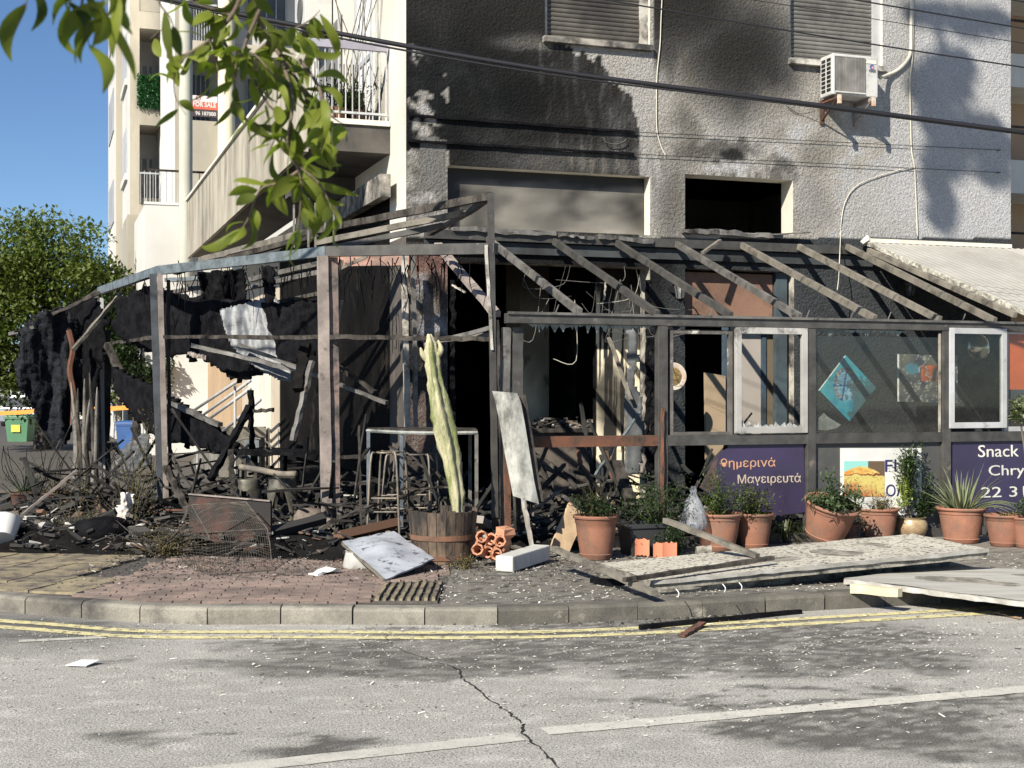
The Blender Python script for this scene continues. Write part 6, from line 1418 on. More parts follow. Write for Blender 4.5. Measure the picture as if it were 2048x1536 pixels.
ragged('ceiling_skin', [(236, 600), (300, 572), (330, 580), (420, 600), (560, 606), (640, 600), (640, 700), (560, 735), (500, 755), (470, 762), (430, 735), (400, 715), (385, 725), (360, 708), (330, 715), (260, 690), (225, 660)], lambda x, y: 17.3-(x-236)*.007, .03, char_m, sc_, 60, .06, 4)
hf = thing('hanging_felt', 'ragged black felt hanging from the bay beam left of the grey sheet', 'roofing felt', at(445, 1000, 16.2)); ragged('felt_skin', [(395, 545), (488, 538), (492, 585), (480, 625), (462, 660), (452, 690), (440, 640), (420, 640), (412, 600)], lambda x, y: 16.1, .02, char_m, hf, 50, .05, 7)
hf = thing('hanging_felt', 'short black felt strip hanging from the bay beam above the grey sheet', 'roofing felt', at(540, 1000, 15.0)); ragged('felt_skin', [(522, 532), (552, 530), (550, 580), (546, 608), (530, 604)], lambda x, y: 14.9, .02, char_m, hf, 24, .04, 9)
hs = thing('hanging_sheet', 'pale grey bent metal sheet hanging inside the bay', 'sheet', at(520, 1000, 15.2))
ragged('sheet_skin', [(440, 620), (470, 612), (520, 598), (546, 588), (556, 600), (568, 660), (576, 720), (584, 765), (560, 760), (520, 740), (480, 712), (462, 690), (446, 650)], lambda x, y: 15.3-(y-590)*.002+.05*math.sin((x-440)*.03), .012, pm('grey_sheet', (.15, .16, .175), (.09, .095, .105), 3, rough=.5, bump=.1, c3=(.03, .03, .035), sc3=4, th3=.6), hs, 60, .012, 3, .25)
# rods, wires and burnt junk in the right hand half (front cell and shop interior)
B2 = 'burnt bars and boards tangled behind the rusty rail'
for (x0, y0, Ya, x1, y1, Yb, w_, mt, lb) in (
    (1020, 1055, 12.6, 1130, 975, 13.4, .03, framel_m, 'long pale rod rising right from the corner post, lower half'), (1130, 975, 13.4, 1240, 958, 13.8, .035, framel_m, 'level pale rod above the leftmost pot'),
    (1190, 950, 13.8, 1280, 825, 14.6, .03, steel_m, 'steel rod leaning against the right jamb'), (1232, 925, 13.6, 1262, 1000, 13.2, .10, charw_m, 'broad grey board leaning behind the leftmost pot'),
    (1100, 925, 13.6, 1180, 1000, 13.2, .04, charw_m, 'charred slat crossing the rubble'), (1060, 900, 14.2, 1150, 960, 13.6, .03, charw_m, 'thin charred slat behind the leaning panel'),
    (1218, 675, 15.0, 1262, 800, 14.6, .04, gwood_m, 'narrow board slanting inside the shop opening'), (1212, 548, 15.4, 1208, 600, 15.4, .03, whites_m, 'white strip hanging from the shop ceiling'),
    (905, 570, 15.4, 930, 585, 15.3, .03, whites_m, 'short white strip left of the tall corner post'), (990, 900, 14.4, 1110, 880, 14.6, .03, charw_m, 'flat charred board edge at rail height'),
    (1210, 900, 14, 1226, 958, 13.8, .04, redrust_m, 'rusty stub standing in the rubble'), (1155, 900, 14, 1166, 950, 13.8, .04, redrust_m, 'second rusty stub left of the tall board')):
    stick(lb, at(x0, y0, Ya), at(x1, y1, Yb), w_, w_*.6, mt, 'burnt_bar', 'bar', B2, 10, .004)
ctb = thing('shop_counter', 'burnt counter heaped with ash inside the shop opening', 'counter', W(2.0, 1.3, ZFL))
ca_ = wl(1030, 850, .9)[0]; cb_ = wl(1200, 850, .9)[0]; zc = wl(1100, 857, .9)[1]
MB().lbox(ca_, cb_, .9, 1.5, zc-.05, zc).build('countertop', charw_m, ctb); MB().lbox(ca_+.05, cb_-.05, .95, 1.45, ZFL, zc-.051).build('counter_body', pm('scorched_counter', (.12, .10, .08), (.06, .05, .045), 4, bump=.4, c3=(.02, .02, .02), th3=.55), ctb)
m = MB(); r = random.Random(5)
for i in range(160): p = W(r.uniform(ca_, cb_), r.uniform(.92, 1.45), zc+abs(r.gauss(0, .05))); m.box(p, (r.uniform(.02, .12), r.uniform(.01, .05), r.uniform(.005, .03)), (rdir(-1, r), rdir(-1, r), V((0, 0, 1))) if 0 else None, .01)
m.build('ash_heap', chip_m, ctb, kind='stuff')
tl = thing('tall_panel', 'twisted grey tall panel standing at the right jamb of the shop opening', 'panel', at(1275, 1000, 14.9))
ragged('panel_skin', [(1252, 660), (1272, 655), (1278, 720), (1268, 760), (1284, 800), (1290, 880), (1278, 950), (1252, 950), (1250, 800), (1258, 740)], lambda x, y: 14.7, .02, pm('twisted_grey_panel', (.10, .105, .11), (.06, .065, .068), 2, rough=.6), tl, 60, .015, 2, .3)
# jagged charred jamb lining and fringe of melted strips
lj = MB()
for x_, y0, y1 in ((1302, 620, 1010), (1296, 560, 1010), (905, 560, 1000)): lj.rough(pw(x_, y0, .02), pw(x_, y1, .02), .05, .05, 40, .012, up=T)
tag(lj.build('charred_lining', char_m, None), 'blistered black timber linings of the large shop opening', 'jamb')['kind'] = 'stuff'
r = random.Random(21)
for i in range(22):
    x = r.uniform(1040, 1290); y = r.uniform(520, 600); a = at(x, y, 15.2); b = a+V((r.gauss(0, .12), r.uniform(-.1, .1), -r.uniform(.15, .7))); c = b+V((r.gauss(0, .25), 0, r.uniform(-.1, .12)))
    tag(MB().tube(smooth_pts([a, b, c], 5), r.choice((.002, .003, .0035)), 4).build('hanging_wire', cream_m if r.random() < .15 else framel_m), 'melted wire dangling from the shop ceiling', 'wire', 'melted wires dangling in the shop')
r = random.Random(4)
for i in range(26):
    x = r.choice((r.uniform(350, 640), r.uniform(690, 980), r.uniform(1050, 1290))); Y_ = r.uniform(12.9, 15.2); a = at(x, 0, Y_); a.z = ZP+r.uniform(.02, .2); d = rdir(0, r); b = a+V((d.x, d.y*.6, abs(d.z)*.5))*r.uniform(.3, .9)
    tag(MB().rough(a, b, r.uniform(.015, .05), r.uniform(.01, .03), 6, .004).build('charred_stick', r.choice((char_m, charw_m, framel_m, redrust_m))), 'charred stick poking out of the black rubble', 'stick', 'charred sticks in the rubble')
# interior splashes of junk behind the front bay: crates, pots
for k, (px, py, Y_, w_, h_, mt, lb) in enumerate(((700, 940, 14.4, .34, .2, charw_m, 'charred crate behind the pink double post'), (930, 955, 13.9, .3, .35, char_m, 'black burnt box right of the cactus'), (860, 990, 13.6, .25, .2, framel_m, 'dented pale metal can behind the barrel'))):
    o = at(px, py, Y_); o.z = ZP+.05; MB().box(o+V((0, 0, h_/2)), (w_, w_*.8, h_), None, .015).build('crate', mt, thing('burnt_crate', lb, 'crate', o))
# logs and dry plants at the left corner
lg = thing('stump', 'charred log stump among the burnt pots at the left', 'stump', gr(190, 1070, ZP))
MB().tube([gr(158, 1068, ZP+.12), gr(215, 1062, ZP+.15), gr(238, 1058, ZP+.12)], [.13, .15, .12], 12).build('log', char_m, lg, smooth=True)
mat_ = thing('burnt_mat', 'stiff blue black burnt sheet lying by the far left pots', 'sheet', gr(90, 1085, ZP))
ragged('mat_skin', [(30, 1060), (90, 1035), (145, 1020), (150, 1040), (120, 1068), (70, 1085), (45, 1088)], lambda x, y: F*(CH-ZP-.06)/(max(y, 1000)-HY), .02, pm('blue_black_sheet', (.035, .042, .06), (.07, .08, .1), 9, bump=1, bsc=30, c3=(.2, .2, .21), sc3=12, th3=.68, wdist=.03), mat_, 30, .03)
wt = thing('white_tub', 'pale round tub cut by the left edge of the picture', 'tub', gr(5, 1085, ZP)); MB().lathe([(0, 0), (.12, 0), (.16, .2), (.165, .2), (.15, .19)], gr(2, 1078, ZP+.1), 22, (V((1, 0, .2)).normalized(), V((.1, .8, -.6)).normalized(), V((-.1, .6, .75)).normalized())).build('tub_body', white_plastic, wt, smooth=30)
st2_ = [(('thin stick leaning across the left pots', (42, 1032), (152, 940), 15.2, 14.9, .03, rustf_m))]
stick('thin brown stick leaning across the far left pots', at(40, 1034, 13.6), at(154, 941, 13.9), .03, .025, rustf_m, 'leaning_stick', 'stick')
pb_ = thing('paper_bag', 'torn white paper sack in the dry branches left of the second post', 'bag', gr(262, 1040, ZP)); ragged('sack', [(240, 985), (268, 988), (262, 1010), (250, 1040), (228, 1045), (226, 1020), (240, 1005)], lambda x, y: 13.6, .01, pm('white_sack', (.6, .58, .55), (.5, .46, .42), 3, bump=.3), pb_, 24, .05)
r = random.Random(33)
for k, (px, py, sx_, sz_, n, lb) in enumerate(((265, 1060, .22, .7, 500, 'tall withered shrub in front of the second post'), (160, 1085, .3, .3, 300, 'arching dry branch with dead leaves at the left kerb side'), (320, 1110, .28, .22, 420, 'low dry weeds left of the wire basket'), (60, 960, .4, .5, 360, 'singed bush with bare twigs at the far left'), (930, 1138, .10, .08, 90, 'tuft of weeds at the foot of the barrel'))):
    o = gr(px, py, ZP) if k != 3 else gr(60, 1030, ZP); th_ = thing('dry_shrub' if k < 4 else 'weed', lb, 'shrub' if k < 4 else 'weed', o)
    bush(th_, o, sx_, sz_, n, .028, leaf_dry if k != 3 else leaf_dark, clump=14)
    m = MB()
    for i in range(22 if k < 4 else 4):
        e = o+V((r.gauss(0, sx_), r.gauss(0, sx_*.5), r.uniform(.4, 1.5)*sz_)); m.tube(smooth_pts([o+V((r.gauss(0, .06), r.gauss(0, .03), 0)), (o+e)/2+V((r.gauss(0, .08), 0, .05)), e], 3), [.006, .006, .006, .005, .004, .003, .002][:7], 4, False)
    m.build('stems', charw_m, th_)
r2 = random.Random(8); dt_ = thing('dead_trunks', 'cluster of bare grey stems standing against the leftmost double post', 'shrub', gr(175, 1020, ZP))
for i in range(9):
    x = r2.uniform(150, 192); MB().tube(smooth_pts([at(x+r2.uniform(-6, 10), 985, 17.6), at(x, 880, 17.6), at(x+r2.uniform(-12, 12), r2.uniform(740, 830), 17.6)], 4), [.05, .048, .045, .04, .038, .03, .024, .018, .008], 6, False).build('stem', r2.choice((charw_m, gwood_m, framel_m)), dt_, smooth=True)
gs2 = thing('curved_sheet', 'dark curved sheet slumped between the first and second left posts', 'sheet', at(260, 1000, 17)); ragged('sheet_skin', [(225, 945), (232, 915), (250, 890), (275, 872), (300, 865), (302, 930), (270, 945)], lambda x, y: 17.0, .02, pm('dark_slate_sheet', (.05, .055, .065), (.08, .085, .09), 3, rough=.6), gs2, 26, .03)
# ================================================================ apartment blocks down the side street
apm = pm('apartment_beige', (.44, .40, .32), (.37, .34, .28), .5, rough=.9, bump=.1, bsc=9, stretch=(1, 1, .3), c3=(.3, .27, .22), sc3=.4, th3=.6)
apw = pm('apartment_white', (.62, .61, .58), (.54, .53, .5), .5, rough=.9, bump=.1)
dg_ = pm('apartment_glass_dark', (.06, .065, .07), (.14, .14, .14), .8, rough=.3)
ap = thing('apartment_tower', 'tall beige and white apartment block with stepped balconies behind the burnt building', 'building', W(-4, 24, 0))
def tY(Y): return (Y-15.0)/.95
def blk(px0, px1, Yf, ztop, mat, name, depth=6, zb=0):
    t = tY(Yf); s0, s1 = wl(px0, 300, t)[0], wl(px1, 300, t)[0]
    b = C0+T*t; Yr = b.y+s0*U.y
    o = MB().lbox(s0, s1, t, t+depth, zb, ztop).build(name, mat, ap); return s0, s1, t
def stack(px0, px1, Yf, ys, floors, side_px, pxcol, k0):
    # front: column | balcony openings ; side face lit white
    t = tY(Yf); s0, sc_, s1 = wl(px0, 300, t)[0], wl(pxcol, 300, t)[0], wl(px1, 300, t)[0]; Y = (C0+T*t+U*((s0+s1)/2)).y
    zz = lambda y: CH+(HY-y)/F*Y
    dep = 3.6; zb = 0
    MB().lbox(s0, sc_, t, t+.5, zb, 22).build('pilaster', apm, ap)
    MB().lbox(s0-.02, s0, t+.02, t+dep, zb, 22).build('side_wall', apw, ap)
    MB().lbox(s0, s1+.3, t+1.6, t+1.8, zb, 22).build('recessed_wall', apw, ap)
    MB().lbox(s1, s1+.25, t, t+dep, zb, 22).build('cheek_wall', apw, ap)
    for k in range(-3, floors):
        dy = 193*k*(45/45); ytop, ypar, ybot = ys[0]-dy, ys[1]-dy, ys[2]-dy
        if k == -1:
            rr2 = MB().lbox(sc_+.001, s1+.2, t-.06, t-.02, zz(ypar)-.05, zz(ypar)).build('balcony_rail', white_m, ap)
            for i in range(12): MB().lbox(sc_+.02+i*(s1+.1-sc_)/12, sc_+.035+i*(s1+.1-sc_)/12, t-.05, t-.03, zz(ybot), zz(ypar)-.051).build('baluster', charw_m if i % 3 else white_m, rr2)
        else: MB().lbox(sc_+.001, s1-.001, t+.02, t+.14, zz(ybot), zz(ypar)).build('balcony_parapet', apm, ap)
        MB().lbox(sc_+.001, s1-.001, t+.141, t+1.59, zz(ybot), zz(ybot)+.2).build('balcony_floor', apm, ap)
        cx = (sc_+s1)/2
        MB().lathe([(0, -.07), (.14, -.06), (.16, 0)], W(cx, t+.8, zz(ybot)-.001), 14).build('ceiling_lamp', pm('lamp_grey', (.3, .3, .3)) if 'lamp_grey' not in MATS else MATS['lamp_grey'], ap)
        w0, w1 = sc_+.12, s1-.1; z0, z1 = zz(ypar)-.8, zz(ytop)-.75
        f = MB().lbox(w0, w1, t+1.55, t+1.59, z0, z1).build('balcony_door', dg_, ap)
        for a in (w0, (w0+w1)/2, w1-.05): MB().lbox(a, a+.06, t+1.50, t+1.549, z0, z1).build('door_frame', white_m, f)
        # side windows : recessed dark strip and white parapet on the side face
        sw = MB().lbox(s0-.05, s0-.021, t+1.1, t+dep-.5, zz(ypar)+.1, zz(ytop)+.1).build('side_window', pm('side_window_grey', (.36, .37, .4), (.28, .29, .32), .8) if 'side_window_grey' not in MATS else MATS['side_window_grey'], ap)
        MB().lbox(s0-.10, s0-.021, t+.9, t+dep-.3, zz(ypar)-.1, zz(ypar)+.09).build('side_sill', apw, ap)
    return s0, sc_, s1, t, zz
b = stack(260, 322, 40.5, (57, 152, 215), 4, 248, 279, 0)
s0, sc_, s1, t, zz = b
# slab strip between hedge parapet and next soffit
for k in range(-3, 4):
    dy = 193*k; MB().lbox(sc_, s1, t+.0, t+1.6, zz(250-dy), zz(216-dy)).build('slab_edge', apm, ap)
MB().lbox(wl(232, 300, tY(44.5))[0], wl(262, 300, tY(44.5))[0], tY(44.5), tY(44.5)+5, 0, 22).build('rear_wing', apm, ap)
a0_ = wl(232, 300, tY(44.5))[0]; tz = tY(44.5); MB().lbox(a0_-.02, a0_, tz+.02, tz+5, 0, 22).build('side_wall', apw, ap)
for k in range(6): MB().lbox(a0_-.05, a0_-.021, tz+.8, tz+4, 1.2+k*3, 2.6+k*3).build('side_window', MATS['side_window_grey'], ap)
hd = thing('balcony_hedge', 'artificial green hedge screen on the apartment balcony', 'hedge', W((sc_+s1)/2, t-.05, zz(215)))
m = MB(); r = random.Random(2); w_ = s1-sc_
for i in range(2600):
    p = W(sc_-.05+r.random()*(w_+.1), t-.06+r.gauss(0, .04), zz(217)+r.random()*(zz(151)-zz(217))); leafquad(m, p, rdir(-1, r), .08, .05)
m.build('leaves', leaf_hedge, hd); MB().lbox(sc_, s1, t-.05, t+.0, zz(216), zz(153)).build('hedge_backing', leaf_hedge, hd)
# block c with the estate sign
Yc_ = 36.0; tc_ = tY(Yc_); c0_, c1_, c2_, c3_ = [wl(x, 300, tc_)[0] for x in (350, 384, 434, 470)]; Yq = (C0+T*tc_+U*c1_).y
zq = lambda y: CH+(HY-y)/F*Yq
MB().lbox(c0_, c1_, tc_, tc_+.6, 0, 20).build('pilaster', apm, ap); MB().lbox(c0_-.02, c0_, tc_+.02, tc_+4.4, zq(410), 20).build('side_wall', apw, ap)
MB().lbox(c1_, c3_+4, tc_+.0, tc_+.3, 0, zq(240)).build('lower_wall', apm, ap)
MB().lbox(c1_, c3_+4, tc_+1.5, tc_+1.7, zq(240), 20).build('recessed_wall', apw, ap)
for k in range(0, 4):
    d = k*2.85
    MB().lbox(c1_+.001, c3_+4, tc_+.0, tc_+1.5, zq(102)+d, zq(80)+d).build('balcony_slab', apm, ap)
    for q in range(1 if k == 0 else 1, 6): pass
    rl = MB().lbox(c1_, c2_, tc_+.03, tc_+.07, zq(80)+d+.95, zq(80)+d+1.0).build('balcony_rail', white_m, ap)
    for i in range(9): MB().lbox(c1_+.04+i*(c2_-c1_-.1)/8, c1_+.06+i*(c2_-c1_-.1)/8, tc_+.04, tc_+.06, zq(80)+d, zq(80)+d+.95).build('baluster', white_m, rl)
    f = MB().lbox(c1_+.1, c2_-.05, tc_+1.44, tc_+1.49, zq(235)+d, zq(125)+d).build('balcony_door', dg_, ap)
    for i in range(5): MB().lbox(c1_+.1+i*.13, c1_+.13+i*.13, tc_+1.40, tc_+1.439, zq(235)+d, zq(125)+d).build('door_bar', white_m, f)
    f = MB().lbox(c3_+.5, c3_+1.6, tc_+1.44, tc_+1.49, zq(235)+d, zq(125)+d).build('balcony_door', dg_, ap)
    for i in range(5): MB().lbox(c3_+.5+i*.27, c3_+.53+i*.27, tc_+1.40, tc_+1.439, zq(235)+d, zq(125)+d).build('door_bar', white_m, f)
MB().tube([W((c2_+c3_)/2, tc_-.1, 0), W((c2_+c3_)/2, tc_-.1, 20)], (c3_-c2_)/2*.95, 20).build('round_pillar', pm('cream_pillar', (.70, .65, .46), (.62, .58, .42), 1), ap, smooth=30)
es = thing('estate_sign', 'red and dark for sale board hanging on the apartment balcony rail', 'sign', W(c1_, tc_-.05, zq(235)))
def far_rect(y0, y1, mat, nm, dx0=0.0, dx1=0.0): MB().lbox(c1_+dx0, c2_+dx1, tc_-.06, tc_-.03, zq(y1), zq(y0)).build(nm, mat, es)
far_rect(191, 203, pm('board_white', (.6, .56, .55)), 'top_strip'); far_rect(203.2, 218, pm('board_red', (.62, .11, .06)), 'red_strip'); far_rect(218.2, 233, pm('board_dark', (.06, .04, .045)), 'dark_strip', -.06)
text('FOR SALE', W(c1_+.02, tc_-.065, zq(213)), .17, white_plastic, es, .002, .006, fit=(c2_-c1_)*.92); text('96 187000', W(c1_+.08, tc_-.065, zq(230)), .14, white_plastic, es, .002, .004, fit=(c2_-c1_)*.82)
MB().lathe([(.05, 0), (.07, 0)], W(c1_+.16, tc_-.062, zq(196)), 12, (U, V((0, 0, 1)), -T)).build('logo_ring', pm('logo_red', (.4, .08, .06)), es)
# white podium terrace
tp = tY(33.0); d0_, d1_ = wl(290, 450, tp)[0], wl(366, 450, tp)[0]; Yp = (C0+T*tp+U*d0_).y; zp_ = CH+(HY-408)/F*Yp
pod = thing('terrace_block', 'white rendered terrace block with railing below the apartment balconies', 'building', W(d0_, tp, 0))
MB().lbox(d0_, d1_+3.5, tp, tp+4, 0, zp_).build('wall', apw, pod)
MB().lbox(d0_-.02, d1_+3.5, tp-.02, tp+.1, zp_, zp_+.06).build('coping', apw, pod)
rl = MB().lbox(d0_, d1_+1, tp+.3, tp+.34, zp_+.85, zp_+.9).build('terrace_rail', charw_m, pod)
for i in range(16): MB().lbox(d0_+i*.13, d0_+.02+i*.13, tp+.31, tp+.33, zp_+.06, zp_+.85).build('baluster', white_m, rl)
MB().tube([W(d1_+.05, tp-.15, zp_-1.8), W(d1_+.05, tp-.15, 14)], .16, 14).build('drainpipe', pm('greenish_pipe', (.5, .5, .42), (.42, .42, .36), 1), pod, smooth=30)
# soffit box with the basement grille
tq = tY(39); e0, e1 = wl(258, 450, tq)[0], wl(292, 450, tq)[0]
MB().lbox(e0, e1+1.5, tq+.6, tq+3, 0, CH+(HY-436)/F*40).build('podium_wall', apm, ap)
# neighbour at the right edge
nb_ = thing('neighbour_building', 'beige and brown neighbouring building glimpsed past the right wall edge', 'building', W(SW+1.4, 3, 0))
MB().lbox(SW+.9, SW+8, 3.2, 9, 0, 12).build('wall', pm('tan_wall', (.42, .3, .2), (.36, .26, .18), .8), nb_)
for z in (1.5, 3.0, 4.6, 6.2, 7.6): MB().lbox(SW+.5, SW+8, 2.2, 3.19, z, z+.5).build('balcony_slab', sidew, nb_); MB().tube([W(SW+.5, 2.2, z+1.0), W(SW+8, 2.2, z+1.0)], .02, 6).build('rail', charw_m, nb_)
# ramp handrails
hr = thing('handrail', 'white tubular handrails rising along the ramp by the boarded doors', 'railing', W(-.9, 10, ZP))
for (x0, y0, x1, y1, Ya, Yb) in ((377, 828, 490, 752, 26, 21.5), (418, 838, 500, 778, 25, 21.5), (440, 868, 520, 800, 24, 21), (395, 838, 500, 762, 27, 22)): MB().tube([at(x0, y0, Ya), at(x1, y1, Yb)], .028, 8).build('rail', white_m, hr, smooth=True)
for px, py, Y_ in ((395, 830, 26), (470, 768, 22.5)): a = at(px, py, Y_); MB().tube([V((a.x, a.y, ZP)), a], .022, 8).build('post', white_m, hr)
# ================================================================ street far left
def wheelie(px, Y_, mat, label, nm='wheelie_bin', w_=.62, h_=1.02, labelm=None):
    o = at(px, 0, Y_); o.z = ZP*0+.0; th_ = thing(nm, label, 'bin', o); m = MB(); vs = []
    for ww, dd, z in ((.8, .85, .06), (1, 1, h_*.86), (1.06, 1.06, h_*.86), (1.06, 1.06, h_*.9)):
        for i, j in ((-.5, -.5), (.5, -.5), (.5, .5), (-.5, .5)): vs.append(o+V((w_*ww*i, w_*1.1*dd*j, z)))
    m.add(vs, [(3, 2, 1, 0)]+[(4*k+i, 4*k+(i+1) % 4, 4*k+4+(i+1) % 4, 4*k+4+i) for k in range(3) for i in range(4)]+[(12, 13, 14, 15)]); m.build('bin_body', mat, th_, bev=.015)
    m = MB(); vs = []
    for ww, z in ((1.1, h_*.905), (1.08, h_*.95), (.8, h_)):
        for i, j in ((-.5, -.5), (.5, -.5), (.5, .5), (-.5, .5)): vs.append(o+V((w_*ww*i, w_*1.1*ww*j, z)))
    m.add(vs, [(3, 2, 1, 0)]+[(4*k+i, 4*k+(i+1) % 4, 4*k+4+(i+1) % 4, 4*k+4+i) for k in range(2) for i in range(4)]+[(8, 9, 10, 11)]); m.build('lid', mat, th_, bev=.01)
    for sx in (-.4, .4): MB().lathe([(0, -.03), (.09, -.03), (.09, .03), (0, .03)], o+V((sx*w_, .3, .09)), 14, (V((0, 1, 0)), V((0, 0, 1)), V((1, 0, 0)))).build('wheel', black_m, th_)
    if labelm: MB().box(o+V((-.02, -w_*.56, h_*.55)), (w_*.38, .01, .22)).build('label_plate', labelm, th_)
    return th_
wheelie(42, 42, pm('green_bin', (.09, .22, .12), (.07, .18, .10), 2, rough=.5), 'green rubbish bin with a yellow label at the far left', 'rubbish_bin', .72, .92, pm('yellow_label', (.6, .6, .08), (.5, .5, .1), 20))
wheelie(256, 34, blue_m, 'blue wheelie bin seen through the burnt left posts', h_=.9, w_=.46)
cr = thing('parked_car', 'silver car parked beyond the green bin', 'car', at(36, 0, 60)); oc = V((at(36, 0, 60).x, 60, 0))
carp = pm('silver_paint', (.35, .38, .42), rough=.3, metal=.5); m = MB()
def carsec(prof, y0, y1, wds, mat, nm):
    vs = []; n = len(prof)
    for y, k in ((y0, 1), (y1, 1)): vs += [oc+V((px_*wds, y, z)) for px_, z in prof]
    m = MB().add(vs, [tuple(reversed(range(n))), tuple(range(n, 2*n))]+[(i, (i+1) % n, n+(i+1) % n, n+i) for i in range(n)]); return m.build(nm, mat, cr, bev=.06)
carsec([(-.85, .3), (.85, .3), (.88, .75), (.8, .95), (-.8, .95), (-.88, .75)], 0, 4.0, 1, carp, 'body')
carsec([(-.78, .951), (.78, .951), (.6, 1.42), (-.6, 1.42)], .5, 3.0, 1, dg_, 'windscreen'); carsec([(-.62, 1.40), (.62, 1.40), (.55, 1.47), (-.55, 1.47)], .7, 2.8, 1, carp, 'roof')
for sx in (-.8, .8):
    for sy in (.7, 3.3): MB().lathe([(0, -.1), (.31, -.1), (.31, .1), (0, .1)], oc+V((sx, sy, .31)), 16, (V((0, 1, 0)), V((0, 0, 1)), V((1, 0, 0)))).build('wheel', black_m, cr)
    MB().box(oc+V((sx*.82, -.01, .72)), (.24, .05, .14)).build('headlight', white_plastic, cr)
tape_m = pm('orange_tape', (.75, .28, .04), (.7, .3, .06), 3, rough=.4)
q = thing('barrier_tape', 'orange barrier tape stretched across the street in front of the bins', 'tape', at(35, 828, 30)); m = MB(); P = [at(-40, 832, 30), at(40, 829, 30), at(75, 826, 30), at(215, 822, 29), at(262, 819, 28), at(292, 812, 27)]
for a, b in zip(P, P[1:]): m.prism([a, b, b+V((0, 0, .09)), a+V((0, 0, .09))], V((0, .004, 0)))
m.build('tape_strip', tape_m, q)
q = thing('traffic_cone', 'red traffic cone lying on the ground before the green bin', 'cone', gr(30, 880)); o = gr(28, 878, .14); MB().lathe([(.16, 0), (.13, .02), (.04, .42), (.0, .43)], o, 20, (V((0, 0, 1)), V((0, 1, 0)), V((1, .3, 0)).normalized())).build('cone_body', pm('red_cone', (.55, .03, .03), rough=.5), q, smooth=40)
q = thing('yellow_crate', 'small yellow and white plastic scrap on the ground beside the traffic cone', 'crate', gr(52, 874)); MB().rough(gr(40, 873, .1), gr(58, 873, .12), .2, .1, 3, .01).build('crate_body', pm('yellow_plastic', (.55, .6, .08), (.4, .5, .08), 5), q)
q = thing('garden_wall', 'low pale wall running along the far side of the street', 'wall', V((-30, 80, 0))); MB().box(V((-40, 78, .5)), (60, .3, 1.1)).build('wall_body', apw, q)
q = thing('far_house', 'distant low pale house behind the street hedge', 'building', V((-24, 95, 0))); MB().box(V((-24, 95, 1.6)), (16, 8, 3.2)).build('wall', apw, q); MB().box(V((-24, 95, 3.35)), (17, 9, .3)).build('roof', apm, q)
for i in range(4): MB().box(V((-29+i*3.4, 90.95, 1.8)), (1.4, .08, 1.2)).build('window', dg_, q)
def crown(par, c, rx, ry, rz, n, L, mat, seed=1, name='crown', ncl=60):
    r = random.Random(seed); m = MB(); cl = []
    for _ in range(ncl):
        d = rdir(-.75, r); k = r.uniform(.55, 1.0); cl.append((c+V((d.x*rx*k, d.y*ry*k, d.z*rz*k)), r.uniform(.16, .32)))
    for i in range(n):
        q, s = r.choice(cl); d = rdir(-1, r); rr = r.random()**.45; p = q+V((d.x*rx*s*rr, d.y*ry*s*rr, d.z*rz*s*rr*.85)); leafquad(m, p, rdir(-.8, r), L*r.uniform(.6, 1.3), L*.5)
    return m.build(name, mat, par)
tr = thing('street_tree', 'round dense green tree at the left behind the burnt canopy', 'tree', V((-12.6, 36, 0)))
crown(tr, at(95, 640, 36)+V((0, 0, -.2)), 2.9, 2.6, 2.75, 42000, .17, leaf_tree, 3, ncl=150); crown(tr, at(30, 760, 35), 1.7, 1.5, 1.5, 7000, .16, leaf_tree, 5, 'lower_crown', 40)
MB().tube(smooth_pts([V((-12.4, 36, 0)), V((-12.3, 36, 1.2)), V((-12.2, 36.2, 2.6)), V((-12.2, 36, 4)) ], 4), [.25, .24, .23, .22, .21, .2, .18, .17, .15, .13, .12, .1, .08], 10).build('trunk', charw_m, tr, smooth=True)
for i in range(7): d = rdir(.2, R); MB().tube([V((-12.2, 36, 1.8+i*.25)), V((-12.2, 36, 2.4+i*.3))+V((d.x*1.0, d.y, .6)), V((-12.2, 36, 3.+i*.3))+V((d.x*2, d.y*1.6, .9))], [.09, .06, .03], 6, False).build('limb', charw_m, tr, smooth=True)
tb2_ = thing('street_tree', 'darker bushy tree seen between the left posts behind the blue bin', 'tree', at(275, 0, 33)); o = at(272, 690, 33); crown(tb2_, o, 1.05, .9, 1.5, 9000, .13, leaf_dark, 15, ncl=50); MB().tube([V((o.x, 33, 0)), V((o.x, 33, 2.4))], .09, 8).build('trunk', charw_m, tb2_)
h2 = thing('far_hedge', 'dark green hedge along the street behind the parked car', 'hedge', V((-22, 72, 0))); crown(h2, V((-26, 72, 1.6)), 10, 1.5, 1.9, 9000, .3, leaf_dark, 6, 'foliage', 90)
h3 = thing('far_hedge', 'green garden bushes seen between the left posts', 'hedge', at(240, 0, 44)); o = at(255, 0, 44); crown(h3, V((o.x, 44, 1.6)), 1.6, 1, 1.1, 3500, .16, leaf_tree, 8, 'foliage', 30)
